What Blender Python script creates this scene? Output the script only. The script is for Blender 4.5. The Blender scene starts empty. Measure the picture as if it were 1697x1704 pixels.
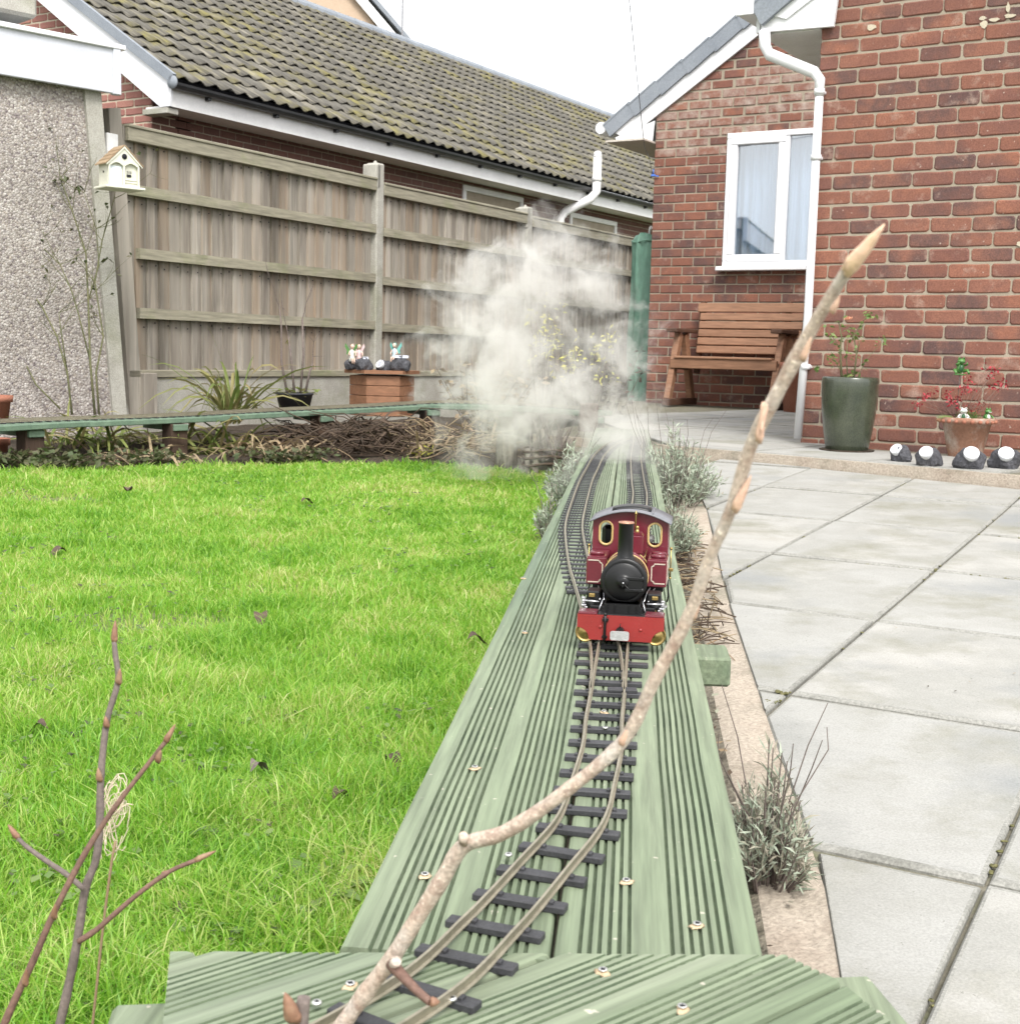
import bpy, bmesh, math, random
import numpy as np
from mathutils import Vector, Matrix
random.seed(7); rng = np.random.default_rng(7)
R = math.radians; S = bpy.context.scene; COL = S.collection
# ---------------------------------------------------------------- camera
F = 2200.0; PIT = R(6.9); ROL = R(1.45); CH = 0.66
fwd = np.array([0, math.cos(PIT), -math.sin(PIT)]); _r = np.array([1.0, 0, 0]); _u = np.cross(_r, fwd)
rgt = math.cos(ROL)*_r + math.sin(ROL)*_u; upv = -math.sin(ROL)*_r + math.cos(ROL)*_u
EYE = np.array([0, 0, CH])
cam = bpy.data.objects.new('camera', bpy.data.cameras.new('camera')); COL.objects.link(cam); S.camera = cam
cam.data.sensor_fit = 'HORIZONTAL'; cam.data.sensor_width = 36; cam.data.lens = 36*F/1697
cam.data.clip_start = 0.02; cam.data.clip_end = 2000
cam.matrix_world = Matrix(((rgt[0], upv[0], -fwd[0], 0), (rgt[1], upv[1], -fwd[1], 0), (rgt[2], upv[2], -fwd[2], CH), (0, 0, 0, 1)))
cam.data.dof.use_dof = True; cam.data.dof.focus_distance = 2.4; cam.data.dof.aperture_fstop = 26
# ---------------------------------------------------------------- world, sun, exposure
SUN_EL, SUN_AZ = R(50), R(168)           # sun high behind the camera, veiled by bright cloud
W = bpy.data.worlds.new('World'); S.world = W; W.use_nodes = True
nt = W.node_tree; nt.nodes.clear()
sky = nt.nodes.new('ShaderNodeTexSky'); sky.sky_type = 'NISHITA'; sky.sun_disc = False
sky.sun_elevation = SUN_EL; sky.sun_rotation = SUN_AZ; sky.air_density = 1.0; sky.dust_density = 4.0; sky.ozone_density = 1.0
hs = nt.nodes.new('ShaderNodeHueSaturation'); hs.inputs['Saturation'].default_value = 0.12   # an overcast, nearly white sky
bg = nt.nodes.new('ShaderNodeBackground'); bg.inputs[1].default_value = 0.15
wo = nt.nodes.new('ShaderNodeOutputWorld')
veil = nt.nodes.new('ShaderNodeMix'); veil.data_type = 'RGBA'; veil.inputs[0].default_value = 0.72; veil.inputs[7].default_value = (2.9, 2.95, 3.0, 1)   # even bright cloud over the clear sky
nt.links.new(sky.outputs[0], hs.inputs['Color']); nt.links.new(hs.outputs[0], veil.inputs[6]); nt.links.new(veil.outputs[2], bg.inputs[0]); nt.links.new(bg.outputs[0], wo.inputs[0])
sl = bpy.data.lights.new('sun', 'SUN'); sl.energy = 0.9; sl.angle = R(18); sl.color = (1.0, 0.965, 0.91)
so = bpy.data.objects.new('sun', sl); COL.objects.link(so)
sd = Vector((math.sin(SUN_AZ)*math.cos(SUN_EL), math.cos(SUN_AZ)*math.cos(SUN_EL), math.sin(SUN_EL)))
so.rotation_euler = sd.to_track_quat('Z', 'Y').to_euler(); so.location = sd*30
S.view_settings.view_transform = 'Standard'; S.view_settings.look = 'None'; S.view_settings.gamma = 1
S.view_settings.exposure = 1.92; S.view_settings.use_curve_mapping = False
S.render.engine = 'CYCLES'; S.cycles.max_bounces = 8; S.cycles.volume_bounces = 4; S.cycles.transparent_max_bounces = 12
S.cycles.volume_step_rate = 0.22
# ---------------------------------------------------------------- pixel helpers (photo pixels -> points in the place)
def ray(x, y): return fwd + rgt*((x-848.5)/F) - upv*((y-852)/F)
def atz(x, y, z): d = ray(x, y); return EYE + d*((z-CH)/d[2])
def atd(x, y, t): return EYE + ray(x, y)*t
def atpl(x, y, pl):                       # sloping plane z = a + b x + c y
    d = ray(x, y); a, b, c = pl; return EYE + d*((a-CH)/(d[2]-b*d[0]-c*d[1]))
def px(p):
    v = np.asarray(p, float)-EYE; t = v@fwd; return 848.5+F*(v@rgt)/t, 852-F*(v@upv)/t, t
class Fr:                                 # upright frame: x along, y away, z up
    def __init__(s, o, deg):
        s.o = np.array([o[0], o[1], 0.0]); s.a = R(deg); c, q = math.cos(s.a), math.sin(s.a)
        s.x = np.array([c, q, 0]); s.y = np.array([-q, c, 0])
    def on(s, X, Y, y=0.0):               # photo pixel -> local (x, z) on the upright plane at local y
        d = ray(X, Y); t = (y-(EYE-s.o)@s.y)/(d@s.y); p = EYE+d*t-s.o; return float(p@s.x), float(p[2])
    def w(s, x, y, z): return s.o + s.x*x + s.y*y + np.array([0, 0, z])
    def l(s, p): q = np.asarray(p)-s.o; return float(q@s.x), float(q@s.y), float(q[2])
# ---------------------------------------------------------------- mesh builder
class MB:
    def __init__(s): s.v = []; s.f = []; s.m = []; s.sm = []
    def add(s, vs, fs, mi=0, smooth=False):
        b = len(s.v); s.v.extend([tuple(map(float, q)) for q in vs])
        for f in fs: s.f.append([i+b for i in f]); s.m.append(mi); s.sm.append(smooth)
        return s
    def box(s, c, d, bev=0.0, rot=None, mi=0):
        hx, hy, hz = d[0]/2, d[1]/2, d[2]/2; b = min(bev, hx*.9, hy*.9, hz*.9)
        vs, fs = [], []
        if b <= 0:
            vs = [(x, y, z) for x in (-hx, hx) for y in (-hy, hy) for z in (-hz, hz)]
            fs = [(0, 1, 3, 2), (4, 6, 7, 5), (0, 4, 5, 1), (2, 3, 7, 6), (0, 2, 6, 4), (1, 5, 7, 3)]
        else:
            idx = {}
            for sx in (-1, 1):
                for sy in (-1, 1):
                    for sz in (-1, 1):
                        for ax in range(3):
                            q = [sx*(hx-b), sy*(hy-b), sz*(hz-b)]; q[ax] += (sx, sy, sz)[ax]*b
                            idx[(sx, sy, sz, ax)] = len(vs); vs.append(tuple(q))
            for ax in range(3):
                o = [k for k in range(3) if k != ax]
                for sg in (-1, 1):
                    f = []
                    for (p, q) in ((-1, -1), (1, -1), (1, 1), (-1, 1)):
                        t = [0, 0, 0]; t[ax] = sg; t[o[0]] = p; t[o[1]] = q; f.append(idx[(*t, ax)])
                    fs.append(tuple(f))
                for p in (-1, 1):
                    for q in (-1, 1):
                        t0 = [0, 0, 0]; t0[o[0]] = p; t0[o[1]] = q; t0[ax] = -1; t1 = list(t0); t1[ax] = 1
                        fs.append((idx[(*t0, o[0])], idx[(*t1, o[0])], idx[(*t1, o[1])], idx[(*t0, o[1])]))
            for sx in (-1, 1):
                for sy in (-1, 1):
                    for sz in (-1, 1): fs.append(tuple(idx[(sx, sy, sz, k)] for k in range(3)))
        M = rot.to_matrix() if rot is not None and hasattr(rot, 'to_matrix') else rot
        vs = [Vector(q) if M is None else M @ Vector(q) for q in vs]
        return s.add([(q[0]+c[0], q[1]+c[1], q[2]+c[2]) for q in vs], fs, mi)
    def beam(s, p, q, w, h, bev=0.0, mi=0, up=(0, 0, 1)):   # bar from p to q; w sideways, h along up
        p, q = Vector(p), Vector(q); d = q-p; y = d.normalized(); x = y.cross(Vector(up)).normalized(); z = x.cross(y)
        M = Matrix((x, y, z)).transposed(); return s.box((p+q)/2, (w, d.length, h), bev, M, mi)
    def tube(s, pts, r, n=8, caps=True, mi=0, smooth=True, sq=1.0):
        P = [Vector(map(float, p)) for p in pts]; k = len(P)
        rs = r if hasattr(r, '__len__') else [r]*k
        ref = Vector((0, 0, 1)); t0 = (P[1]-P[0]).normalized()
        if abs(t0.dot(ref)) > .9: ref = Vector((1, 0, 0))
        nx = t0.cross(ref).normalized(); vs = []
        for i in range(k):
            t = (P[min(i+1, k-1)]-P[max(i-1, 0)]).normalized(); nx = (nx-t*nx.dot(t)).normalized(); ny = t.cross(nx)
            for j in range(n):
                a = 2*math.pi*j/n; vs.append(P[i]+nx*(math.cos(a)*rs[i])+ny*(math.sin(a)*rs[i]*sq))
        fs = [(i*n+j, i*n+(j+1) % n, (i+1)*n+(j+1) % n, (i+1)*n+j) for i in range(k-1) for j in range(n)]
        s.add(vs, fs, mi, smooth)
        if caps:
            b = len(s.v)-k*n
            for f in ([b+j for j in range(n)][::-1], [b+(k-1)*n+j for j in range(n)]): s.f.append(f); s.m.append(mi); s.sm.append(False)
        return s
    def lathe(s, prof, n=24, c=(0, 0, 0), M=None, mi=0, smooth=True, closed=False):
        vs = []
        for (r, z) in prof:
            for j in range(n):
                a = 2*math.pi*j/n; q = Vector((r*math.cos(a), r*math.sin(a), z)); q = q if M is None else M @ q
                vs.append((q[0]+c[0], q[1]+c[1], q[2]+c[2]))
        k = len(prof); fs = [(i*n+j, i*n+(j+1) % n, (i+1)*n+(j+1) % n, (i+1)*n+j) for i in range(k-1) for j in range(n)]
        b = len(s.v); s.add(vs, fs, mi, smooth)
        for f in ([b+j for j in range(n)][::-1], [b+(k-1)*n+j for j in range(n)]): s.f.append(f); s.m.append(mi); s.sm.append(False)
        return s
    def prism(s, poly, c0, c1, fn, mi=0, smooth=False):    # polygon (a, b) swept over c; fn(a, b, c) -> point
        n = len(poly); vs = [fn(a, b, c0) for a, b in poly]+[fn(a, b, c1) for a, b in poly]
        fs = [(j, (j+1) % n, n+(j+1) % n, n+j) for j in range(n)]; s.add(vs, fs, mi, smooth)
        b = len(s.v)-2*n
        for f in ([b+j for j in range(n)][::-1], [b+n+j for j in range(n)]): s.f.append(f); s.m.append(mi); s.sm.append(False)
        return s
    def ball(s, c, r, n=10, m=7, mi=0, jit=0.0, M=None):
        rx, ry, rz = r if hasattr(r, '__len__') else (r, r, r); vs = []
        for i in range(m+1):
            th = math.pi*i/m
            for j in range(n):
                a = 2*math.pi*j/n; k = 1+random.uniform(-jit, jit)
                q = Vector((rx*math.sin(th)*math.cos(a)*k, ry*math.sin(th)*math.sin(a)*k, rz*math.cos(th)*k))
                q = q if M is None else M @ q; vs.append((q[0]+c[0], q[1]+c[1], q[2]+c[2]))
        fs = [(i*n+j, (i+1)*n+j, (i+1)*n+(j+1) % n, i*n+(j+1) % n) for i in range(m) for j in range(n)]
        return s.add(vs, fs, mi, True)
    def ribbon(s, pts, ws, side, mi=0, fold=0.0):
        P = [Vector(map(float, p)) for p in pts]; sv = Vector(side).normalized(); vs = []; k = len(P)
        for p, w in zip(P, ws):
            vs += [p-sv*w/2, p+Vector((0, 0, -fold*w)), p+sv*w/2]
        fs = []
        for i in range(k-1):
            a = 3*i; fs += [(a, a+1, a+4, a+3), (a+1, a+2, a+5, a+4)]
        return s.add(vs, fs, mi, True)
    def mesh(s, name, mats):
        me = bpy.data.meshes.new(name); me.from_pydata(s.v, [], s.f)
        for m in (mats if isinstance(mats, (list, tuple)) else [mats]): me.materials.append(m)
        me.polygons.foreach_set('material_index', s.m); me.polygons.foreach_set('use_smooth', s.sm)
        me.validate(); me.update(); return me
    def build(s, name, mats, parent=None, w=False, recalc=True):
        if w and parent is not None:
            o = parent['_o']; a = parent['_a']; c, q = math.cos(a), math.sin(a)
            s.v = [((x-o[0])*c+(y-o[1])*q, -(x-o[0])*q+(y-o[1])*c, z-o[2]) for x, y, z in s.v]
        me = s.mesh(name, mats)
        if recalc and len(me.polygons) < 20000:
            bm = bmesh.new(); bm.from_mesh(me); bmesh.ops.recalc_face_normals(bm, faces=bm.faces); bm.to_mesh(me); bm.free()
        return link(name, me, parent)
ORIG = []
def link(name, me, parent=None, loc=None, rot=None, scale=None):
    o = bpy.data.objects.new(name, me); COL.objects.link(o)
    if parent is not None: o.parent = parent
    if parent is not None and '_o' in parent.keys(): pass
    if loc is not None: o.location = loc
    if rot is not None: o.rotation_euler = rot
    if scale is not None: o.scale = scale
    return o
THINGS = []
def tag(o, label, cat, group=None, kind=None):
    if label: o['label'] = label
    if cat: o['category'] = cat
    if group: o['group'] = group
    if kind: o['kind'] = kind
    return o
def thing(name, loc, label, cat, rz=0.0, group=None):
    o = bpy.data.objects.new(name, None); COL.objects.link(o); o.empty_display_size = .05
    o.location = [float(q) for q in loc]; o.rotation_euler = (0, 0, rz)
    o['_o'] = [float(q) for q in loc]; o['_a'] = float(rz); THINGS.append(o)
    return tag(o, label, cat, group)
def struct(o): o['kind'] = 'structure'; return o
def stuff(o): o['kind'] = 'stuff'; return o
# ---------------------------------------------------------------- materials
def ramp(nt, cols, fac):
    r = nt.nodes.new('ShaderNodeValToRGB'); e = r.color_ramp.elements; n = len(cols)
    while len(e) < n: e.new(.5)
    for i, c in enumerate(cols):
        p, c = (c[0], c[1]) if hasattr(c[1], '__len__') else ((i/(n-1) if n > 1 else 0), c)
        e[i].position = p; e[i].color = (*c, 1)
    nt.links.new(fac, r.inputs[0]); return r.outputs[0]
def mth(nt, op, a, b=None, clamp=False):
    n = nt.nodes.new('ShaderNodeMath'); n.operation = op; n.use_clamp = clamp
    for i, q in enumerate((a, b)):
        if q is None: continue
        if isinstance(q, (int, float)): n.inputs[i].default_value = q
        else: nt.links.new(q, n.inputs[i])
    return n.outputs[0]
def mixc(nt, f, a, b, mode='MIX'):
    n = nt.nodes.new('ShaderNodeMix'); n.data_type = 'RGBA'; n.blend_type = mode
    for s_, q in ((0, f), (6, a), (7, b)):
        if isinstance(q, (int, float)): n.inputs[s_].default_value = q
        elif isinstance(q, tuple): n.inputs[s_].default_value = (*q, 1)
        else: nt.links.new(q, n.inputs[s_])
    return n.outputs[2]
def noise(nt, vec, sc, det=4, rough=.6, out=0):
    n = nt.nodes.new('ShaderNodeTexNoise'); n.inputs['Scale'].default_value = sc; n.inputs['Detail'].default_value = det
    n.inputs['Roughness'].default_value = rough
    if vec is not None: nt.links.new(vec, n.inputs['Vector'])
    return n.outputs[out]
def mat(name, cols, scale=6, rough=.75, bump=.3, bscale=80, rnd=0.0, stretch=None, rz=0.0, metal=0, spec=.4, bd=.004, lo=.3, hi=.7,
        grime=None, gscale=3, glo=.5, ghi=.7, fine=0.12, trans=0.0, coat=0.0, stain=None, speck=None, grime2=None):
    m = bpy.data.materials.new(name); m.use_nodes = True; nt = m.node_tree; b = nt.nodes['Principled BSDF']
    g = nt.nodes.new('ShaderNodeNewGeometry'); vec = g.outputs['Position']; v0 = vec
    if stretch or rz:
        mp = nt.nodes.new('ShaderNodeMapping'); mp.vector_type = 'POINT'
        mp2 = nt.nodes.new('ShaderNodeMapping'); mp2.inputs['Rotation'].default_value = (0, 0, -rz)
        nt.links.new(vec, mp2.inputs[0]); nt.links.new(mp2.outputs[0], mp.inputs[0])
        mp.inputs['Scale'].default_value = stretch or (1, 1, 1); vec = mp.outputs[0]
    fac = noise(nt, vec, scale, 5)
    mr = nt.nodes.new('ShaderNodeMapRange'); mr.inputs[1].default_value = lo; mr.inputs[2].default_value = hi
    nt.links.new(fac, mr.inputs[0]); fac = mr.outputs[0]
    if rnd > 0:
        oi = nt.nodes.new('ShaderNodeObjectInfo')
        rv = mth(nt, 'FRACT', mth(nt, 'ADD', oi.outputs['Random'], g.outputs['Random Per Island']))
        fac = mth(nt, 'ADD', mth(nt, 'MULTIPLY', fac, 1-rnd), mth(nt, 'MULTIPLY', rv, rnd))
    col = ramp(nt, cols, fac)
    if grime:
        gn = noise(nt, vec if stain else v0, gscale, 6, .65)
        gm = nt.nodes.new('ShaderNodeMapRange'); gm.inputs[1].default_value = glo; gm.inputs[2].default_value = ghi
        nt.links.new(gn, gm.inputs[0]); col = mixc(nt, gm.outputs[0], col, grime)
    if grime2:
        gn = noise(nt, vec if stain else v0, grime2[1], 5, .6); gm = nt.nodes.new('ShaderNodeMapRange'); gm.inputs[1].default_value = grime2[2]; gm.inputs[2].default_value = grime2[3]
        nt.links.new(gn, gm.inputs[0]); col = mixc(nt, gm.outputs[0], col, grime2[0])
    if speck:                             # small flecks: (colour, scale, threshold)
        sn = noise(nt, v0, speck[1], 2, .5); sm_ = nt.nodes.new('ShaderNodeMapRange'); sm_.inputs[1].default_value = speck[2]; sm_.inputs[2].default_value = speck[2]+.04
        nt.links.new(sn, sm_.inputs[0]); col = mixc(nt, sm_.outputs[0], col, speck[0])
    if fine:
        fn = noise(nt, vec, bscale, 3); fr = ramp(nt, [(.25, (1-fine*2,)*3), (.75, (1+fine,)*3)], fn)
        col = mixc(nt, 1.0, col, fr, 'MULTIPLY')
    nt.links.new(col, b.inputs['Base Color'])
    b.inputs['Roughness'].default_value = rough; b.inputs['Metallic'].default_value = metal
    b.inputs['Specular IOR Level'].default_value = spec; b.inputs['Coat Weight'].default_value = coat
    if bump:
        bn = noise(nt, vec, bscale, 5, .65); bp = nt.nodes.new('ShaderNodeBump'); bp.inputs['Strength'].default_value = bump
        bp.inputs['Distance'].default_value = bd; nt.links.new(bn, bp.inputs['Height']); nt.links.new(bp.outputs[0], b.inputs['Normal'])
    if trans:
        out = nt.nodes['Material Output']; tr = nt.nodes.new('ShaderNodeBsdfTranslucent'); nt.links.new(col, tr.inputs[0])
        mx = nt.nodes.new('ShaderNodeMixShader'); mx.inputs[0].default_value = trans
        nt.links.new(b.outputs[0], mx.inputs[1]); nt.links.new(tr.outputs[0], mx.inputs[2]); nt.links.new(mx.outputs[0], out.inputs[0])
    return m
M = {}
BR = [(.130, .062, .052), (.225, .094, .062), (.175, .078, .060), (.265, .110, .070), (.122, .067, .058), (.24, .104, .070), (.195, .082, .058), (.105, .060, .055), (.285, .126, .08)]
M['brick'] = mat('brick_red', BR, 5, .88, .5, 160, rnd=.8, bd=.003, grime=(.42, .31, .25), gscale=7, glo=.58, ghi=.80, fine=.2, speck=((.40, .30, .25), 55, .72))
M['brick_smeared'] = mat('brick_mortar_smeared', [(.16, .08, .068), (.25, .115, .08), (.21, .10, .078), (.29, .135, .09)], 5, .9, .5, 160, rnd=.7, bd=.003, grime=(.40, .325, .275), gscale=11, glo=.40, ghi=.70, fine=.2)
M['brick_far'] = mat('brick_pale_red', [(.33, .15, .12), (.27, .12, .10), (.37, .18, .14)], 5, .9, .3, 100, rnd=.8)
M['brick_dark'] = mat('brick_brown', [(.12, .062, .05), (.16, .078, .06), (.135, .07, .058)], 5, .9, .3, 100, rnd=.8)
M['mortar'] = mat('mortar', [(.29, .245, .185), (.37, .315, .245)], 9, .95, .6, 220, bd=.004)
M['mortar_light'] = mat('mortar_cream', [(.448, .389, .293), (.517, .458, .353)], 9, .95, .4, 200)
M['white'] = mat('white_upvc', [(.66, .66, .675), (.69, .69, .705)], 3, .35, .0, 50, fine=.02, spec=.5)
M['fascia_grey'] = mat('pale_grey_fascia', [(.50, .51, .56), (.55, .56, .61)], 3, .5, .05, 60, fine=.03)
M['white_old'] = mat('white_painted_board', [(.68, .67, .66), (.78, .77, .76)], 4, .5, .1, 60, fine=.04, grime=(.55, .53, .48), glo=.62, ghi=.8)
M['slate'] = mat('grey_verge', [(.194, .215, .245), (.254, .275, .304)], 4, .6, .15, 90)
M['tile'] = mat('roof_tile', [(.065, .06, .052), (.135, .125, .105), (.10, .093, .08), (.19, .172, .135), (.26, .245, .21)], 22, .9, .6, 60, rnd=.2, bd=.006, stretch=(1, .07, .07), rz=R(59),
                grime=(.20, .175, .05), gscale=2.4, glo=.5, ghi=.72, fine=.3)
M['black_plastic'] = mat('black_gutter', [(.02, .02, .022), (.035, .035, .038)], 4, .4, .1, 60)
M['fence'] = mat('fence_wood', [(.15, .135, .112), (.33, .30, .255), (.235, .205, .17), (.40, .365, .315), (.29, .225, .165), (.20, .18, .15), (.36, .335, .295)], 5, .88, .5, 40, rnd=.62, stretch=(1, 1, .07),
                 rz=R(60.5), bd=.004, grime=(.095, .078, .06), gscale=4, glo=.53, ghi=.74, fine=.14, stain=True)
M['rail'] = mat('fence_rail_wood', [(.235, .215, .16), (.33, .305, .23)], 8, .85, .5, 60, rnd=.2, stretch=(.08, 1, 1), rz=R(60.5), fine=.2, grime=(.2, .21, .11), glo=.52, ghi=.75)
M['concrete'] = mat('concrete', [(.330, .315, .275), (.430, .415, .370)], 7, .92, .6, 150, bd=.004, grime=(.24, .24, .17), gscale=2.5, glo=.5, ghi=.75, fine=.18)
M['slab'] = mat('paving', [(.255, .255, .24), (.335, .33, .31), (.29, .285, .262), (.36, .35, .325), (.31, .295, .26)], 3.2, .82, .45, 260, rnd=.45, bd=.002, grime=(.20, .195, .15), gscale=3.1, glo=.50, ghi=.74, fine=.10, speck=((.19, .185, .165), 120, .72), grime2=((.235, .24, .235), 1.5, .54, .68))
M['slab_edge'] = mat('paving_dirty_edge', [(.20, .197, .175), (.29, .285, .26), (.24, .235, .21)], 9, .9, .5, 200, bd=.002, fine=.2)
M['haunch'] = mat('sand_cement', [(.36, .295, .235), (.45, .385, .315), (.40, .345, .28)], 6, .95, .7, 130, bd=.005, fine=.18, grime=(.20, .19, .14), gscale=4, glo=.52, ghi=.75)
M['grit'] = mat('gritty_soil', [(.11, .095, .07), (.22, .195, .15), (.15, .13, .09)], 11, .95, .9, 70, bd=.012, fine=.3)
M['joint'] = mat('slab_joint', [(.12, .11, .08), (.18, .165, .125), (.12, .13, .065)], 14, .95, .5, 150)
M['soil'] = mat('soil', [(.045, .033, .022), (.085, .062, .042)], 14, .97, 1.0, 60, bd=.02, fine=.3)
M['turf'] = mat('turf', [(.09, .15, .03), (.17, .22, .065), (.25, .24, .10)], 12, .95, 1.0, 120, bd=.01, fine=.3)
M['land'] = mat('land', [(.06, .09, .03), (.1, .1, .05)], .3, .95, 0, 50)
DK = R(84.93)
def deckmat(nm, ang):
    return mat(nm, [(.105, .145, .088), (.165, .205, .128), (.20, .235, .155), (.14, .18, .108)], 9, .66, .45, 120, rnd=.12, stretch=(.045, 1, 1), rz=ang, bd=.002, fine=.2,
               grime=(.27, .295, .22), gscale=5, glo=.54, ghi=.74, stain=True, spec=.45, speck=((.42, .40, .32), 75, .71), grime2=((.085, .125, .085), 7, .60, .74))
M['deck'] = deckmat('green_stained_decking', DK); M['deck_x'] = deckmat('green_stained_cross_decking', R(40))
M['groove'] = mat('groove_dirt', [(.075, .105, .062), (.115, .15, .09), (.15, .185, .118)], 14, .9, .3, 90)
M['deck_far'] = mat('green_timber', [(.090, .144, .099), (.144, .207, .144)], 10, .7, .3, 90, stretch=(1, 1, 1))
M['post_wood'] = mat('dark_post', [(.035, .022, .015), (.075, .045, .028)], 9, .85, .5, 70, stretch=(1, 1, .15))
M['sleeper'] = mat('black_sleeper', [(.028, .028, .031), (.055, .055, .06)], 40, .55, .4, 400, bd=.0006, fine=.2, rnd=.2)
M['railmetal'] = mat('rail_metal', [(.25, .225, .165), (.34, .305, .23)], 30, .42, .1, 200, metal=.5, fine=.1)
M['zinc'] = mat('screw_metal', [(.6, .6, .58), (.72, .71, .68)], 60, .35, 0, 200, metal=.8)
M['raw_wood'] = mat('bare_wood', [(.45, .33, .2), (.6, .47, .32)], 60, .9, .4, 400, bd=.001)
M['maroon'] = mat('maroon_paint', [(.105, .011, .020), (.130, .013, .024)], 20, .28, .05, 300, fine=.03, spec=.5, coat=.3)
M['red'] = mat('red_paint', [(.216, .021, .019), (.248, .024, .022)], 20, .35, .05, 300, fine=.03, coat=.2)
M['black'] = mat('loco_black', [(.0025, .0025, .003), (.007, .007, .0075)], 30, .38, .15, 400, bd=.0005)
M['roofgrey'] = mat('loco_roof_grey', [(.145, .146, .162), (.178, .181, .196)], 20, .45, .1, 300)
M['brass'] = mat('brass', [(.36, .255, .10), (.46, .33, .13)], 30, .36, .05, 300, metal=1)
M['gold'] = mat('gold_paint', [(.450, .315, .126), (.504, .360, .153)], 30, .35, 0, 300)
M['cream'] = mat('cream_lining', [(.468, .399, .323), (.527, .451, .374)], 30, .5, 0, 300)
M['steel'] = mat('steel', [(.45, .45, .46), (.6, .6, .62)], 60, .3, .1, 400, metal=.9)
M['steel_dull'] = mat('dull_cast_metal', [(.34, .35, .34), (.5, .5, .49)], 90, .55, .3, 500, metal=.4)
M['copper'] = mat('copper', [(.5, .26, .17), (.62, .36, .25)], 60, .4, .1, 300, metal=.8)
M['bench'] = mat('bench_wood', [(.21, .105, .06), (.30, .16, .095), (.25, .13, .075), (.35, .195, .12)], 9, .6, .3, 60, rnd=.35, stretch=(.12, 1, 1), rz=R(-31), fine=.15, grime=(.17, .075, .035), gscale=9, glo=.6, ghi=.75, stain=True)
M['bench_dark'] = mat('bench_arm_wood', [(.063, .030, .018), (.108, .052, .031)], 9, .65, .3, 60, stretch=(1, .2, 1), rz=R(-31))
M['terra'] = mat('terracotta', [(.272, .104, .064), (.320, .132, .084)], 8, .8, .3, 90, fine=.1)
M['terra_old'] = mat('terracotta_weathered', [(.212, .102, .064), (.281, .149, .098), (.246, .119, .076)], 9, .9, .4, 90, grime=(.40, .32, .265), gscale=8, glo=.5, ghi=.68)
M['glaze'] = mat('green_glaze', [(.029, .038, .025), (.050, .059, .039), (.072, .081, .054)], 7, .22, .1, 200, fine=.25, spec=.5, coat=.4)
M['rock'] = mat('lamp_rock', [(.040, .040, .046), (.106, .106, .119)], 22, .7, 1.0, 70, bd=.01, fine=.25)
M['lens'] = mat('lamp_lens', [(.558, .576, .603), (.720, .738, .765)], 25, .12, 0, 50, fine=.03, coat=.5)
M['solar'] = mat('solar_panel', [(.400, .416, .480), (.496, .512, .576)], 30, .15, 0, 50, coat=.6)
M['planter'] = mat('cedar_planter', [(.187, .085, .047), (.264, .132, .072), (.221, .102, .054)], 8, .7, .3, 60, rnd=.45, stretch=(.2, 1, 1), fine=.15, grime=(.16, .07, .035), glo=.62, ghi=.76, gscale=14)
M['bird_cream'] = mat('cream_paint', [(.60, .59, .50), (.68, .67, .575)], 20, .6, .1, 100, fine=.05)
M['bird_blue'] = mat('pale_blue_paint', [(.62, .68, .73), (.7, .75, .79)], 20, .6, .1, 100, fine=.04)
M['bird_roof'] = mat('tan_shingle', [(.25, .17, .10), (.36, .265, .165)], 20, .8, .3, 100, rnd=.5)
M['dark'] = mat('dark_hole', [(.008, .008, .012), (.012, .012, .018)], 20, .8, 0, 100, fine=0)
M['tarp'] = mat('green_cover', [(.095, .205, .15), (.145, .275, .205)], 5, .55, .5, 14, bd=.02, stretch=(1, 1, .35), fine=.2)
M['green_paint'] = mat('green_resin', [(.05, .15, .035), (.10, .23, .06)], 60, .35, 0, 100)
M['green_dark'] = mat('dark_green_resin', [(.02, .07, .03), (.035, .11, .04)], 60, .35, 0, 100)
M['resin_white'] = mat('white_resin', [(.62, .62, .58), (.75, .75, .7)], 60, .4, 0, 100)
M['fairy_skin'] = mat('pale_resin', [(.62, .44, .35), (.68, .5, .4)], 60, .5, 0, 100)
M['fairy_pink'] = mat('pink_resin', [(.58, .42, .42), (.66, .5, .5)], 60, .5, 0, 100)
M['fairy_blue'] = mat('blue_resin', [(.42, .53, .62), (.5, .62, .7)], 60, .5, 0, 100)
M['fairy_teal'] = mat('teal_resin', [(.10, .36, .32), (.18, .45, .4)], 60, .5, 0, 100)
M['lav'] = mat('lavender_leaf', [(.190, .237, .173), (.309, .356, .268), (.393, .434, .344), (.237, .285, .190)], 30, .75, 0, 50, rnd=.7, fine=0, trans=.2)
M['lav_dry'] = mat('lavender_dry', [(.188, .169, .125), (.325, .300, .237), (.275, .294, .213)], 30, .8, 0, 50, rnd=.7, fine=0, trans=.15)
M['strap'] = mat('strap_leaf', [(.09, .15, .03), (.16, .20, .05), (.24, .23, .085), (.33, .25, .14)], 5, .6, 0, 50, rnd=.75, fine=0, trans=.3)
M['straw'] = mat('dead_straw', [(.20, .15, .09), (.33, .26, .16), (.26, .17, .10)], 9, .8, 0, 50, rnd=.6, fine=0, trans=.2)
M['dead'] = mat('dead_stalks', [(.028, .019, .013), (.075, .05, .032), (.05, .03, .021)], 9, .85, 0, 50, rnd=.7, fine=0)
M['moss'] = mat('moss', [(.10, .105, .035), (.16, .15, .065), (.21, .19, .10)], 40, .95, .6, 200, fine=.3)
M['ivy'] = mat('low_leaf', [(.035, .055, .02), (.065, .09, .03), (.09, .085, .04), (.045, .065, .025)], 9, .6, 0, 50, rnd=.6, fine=0, trans=.25)
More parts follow.
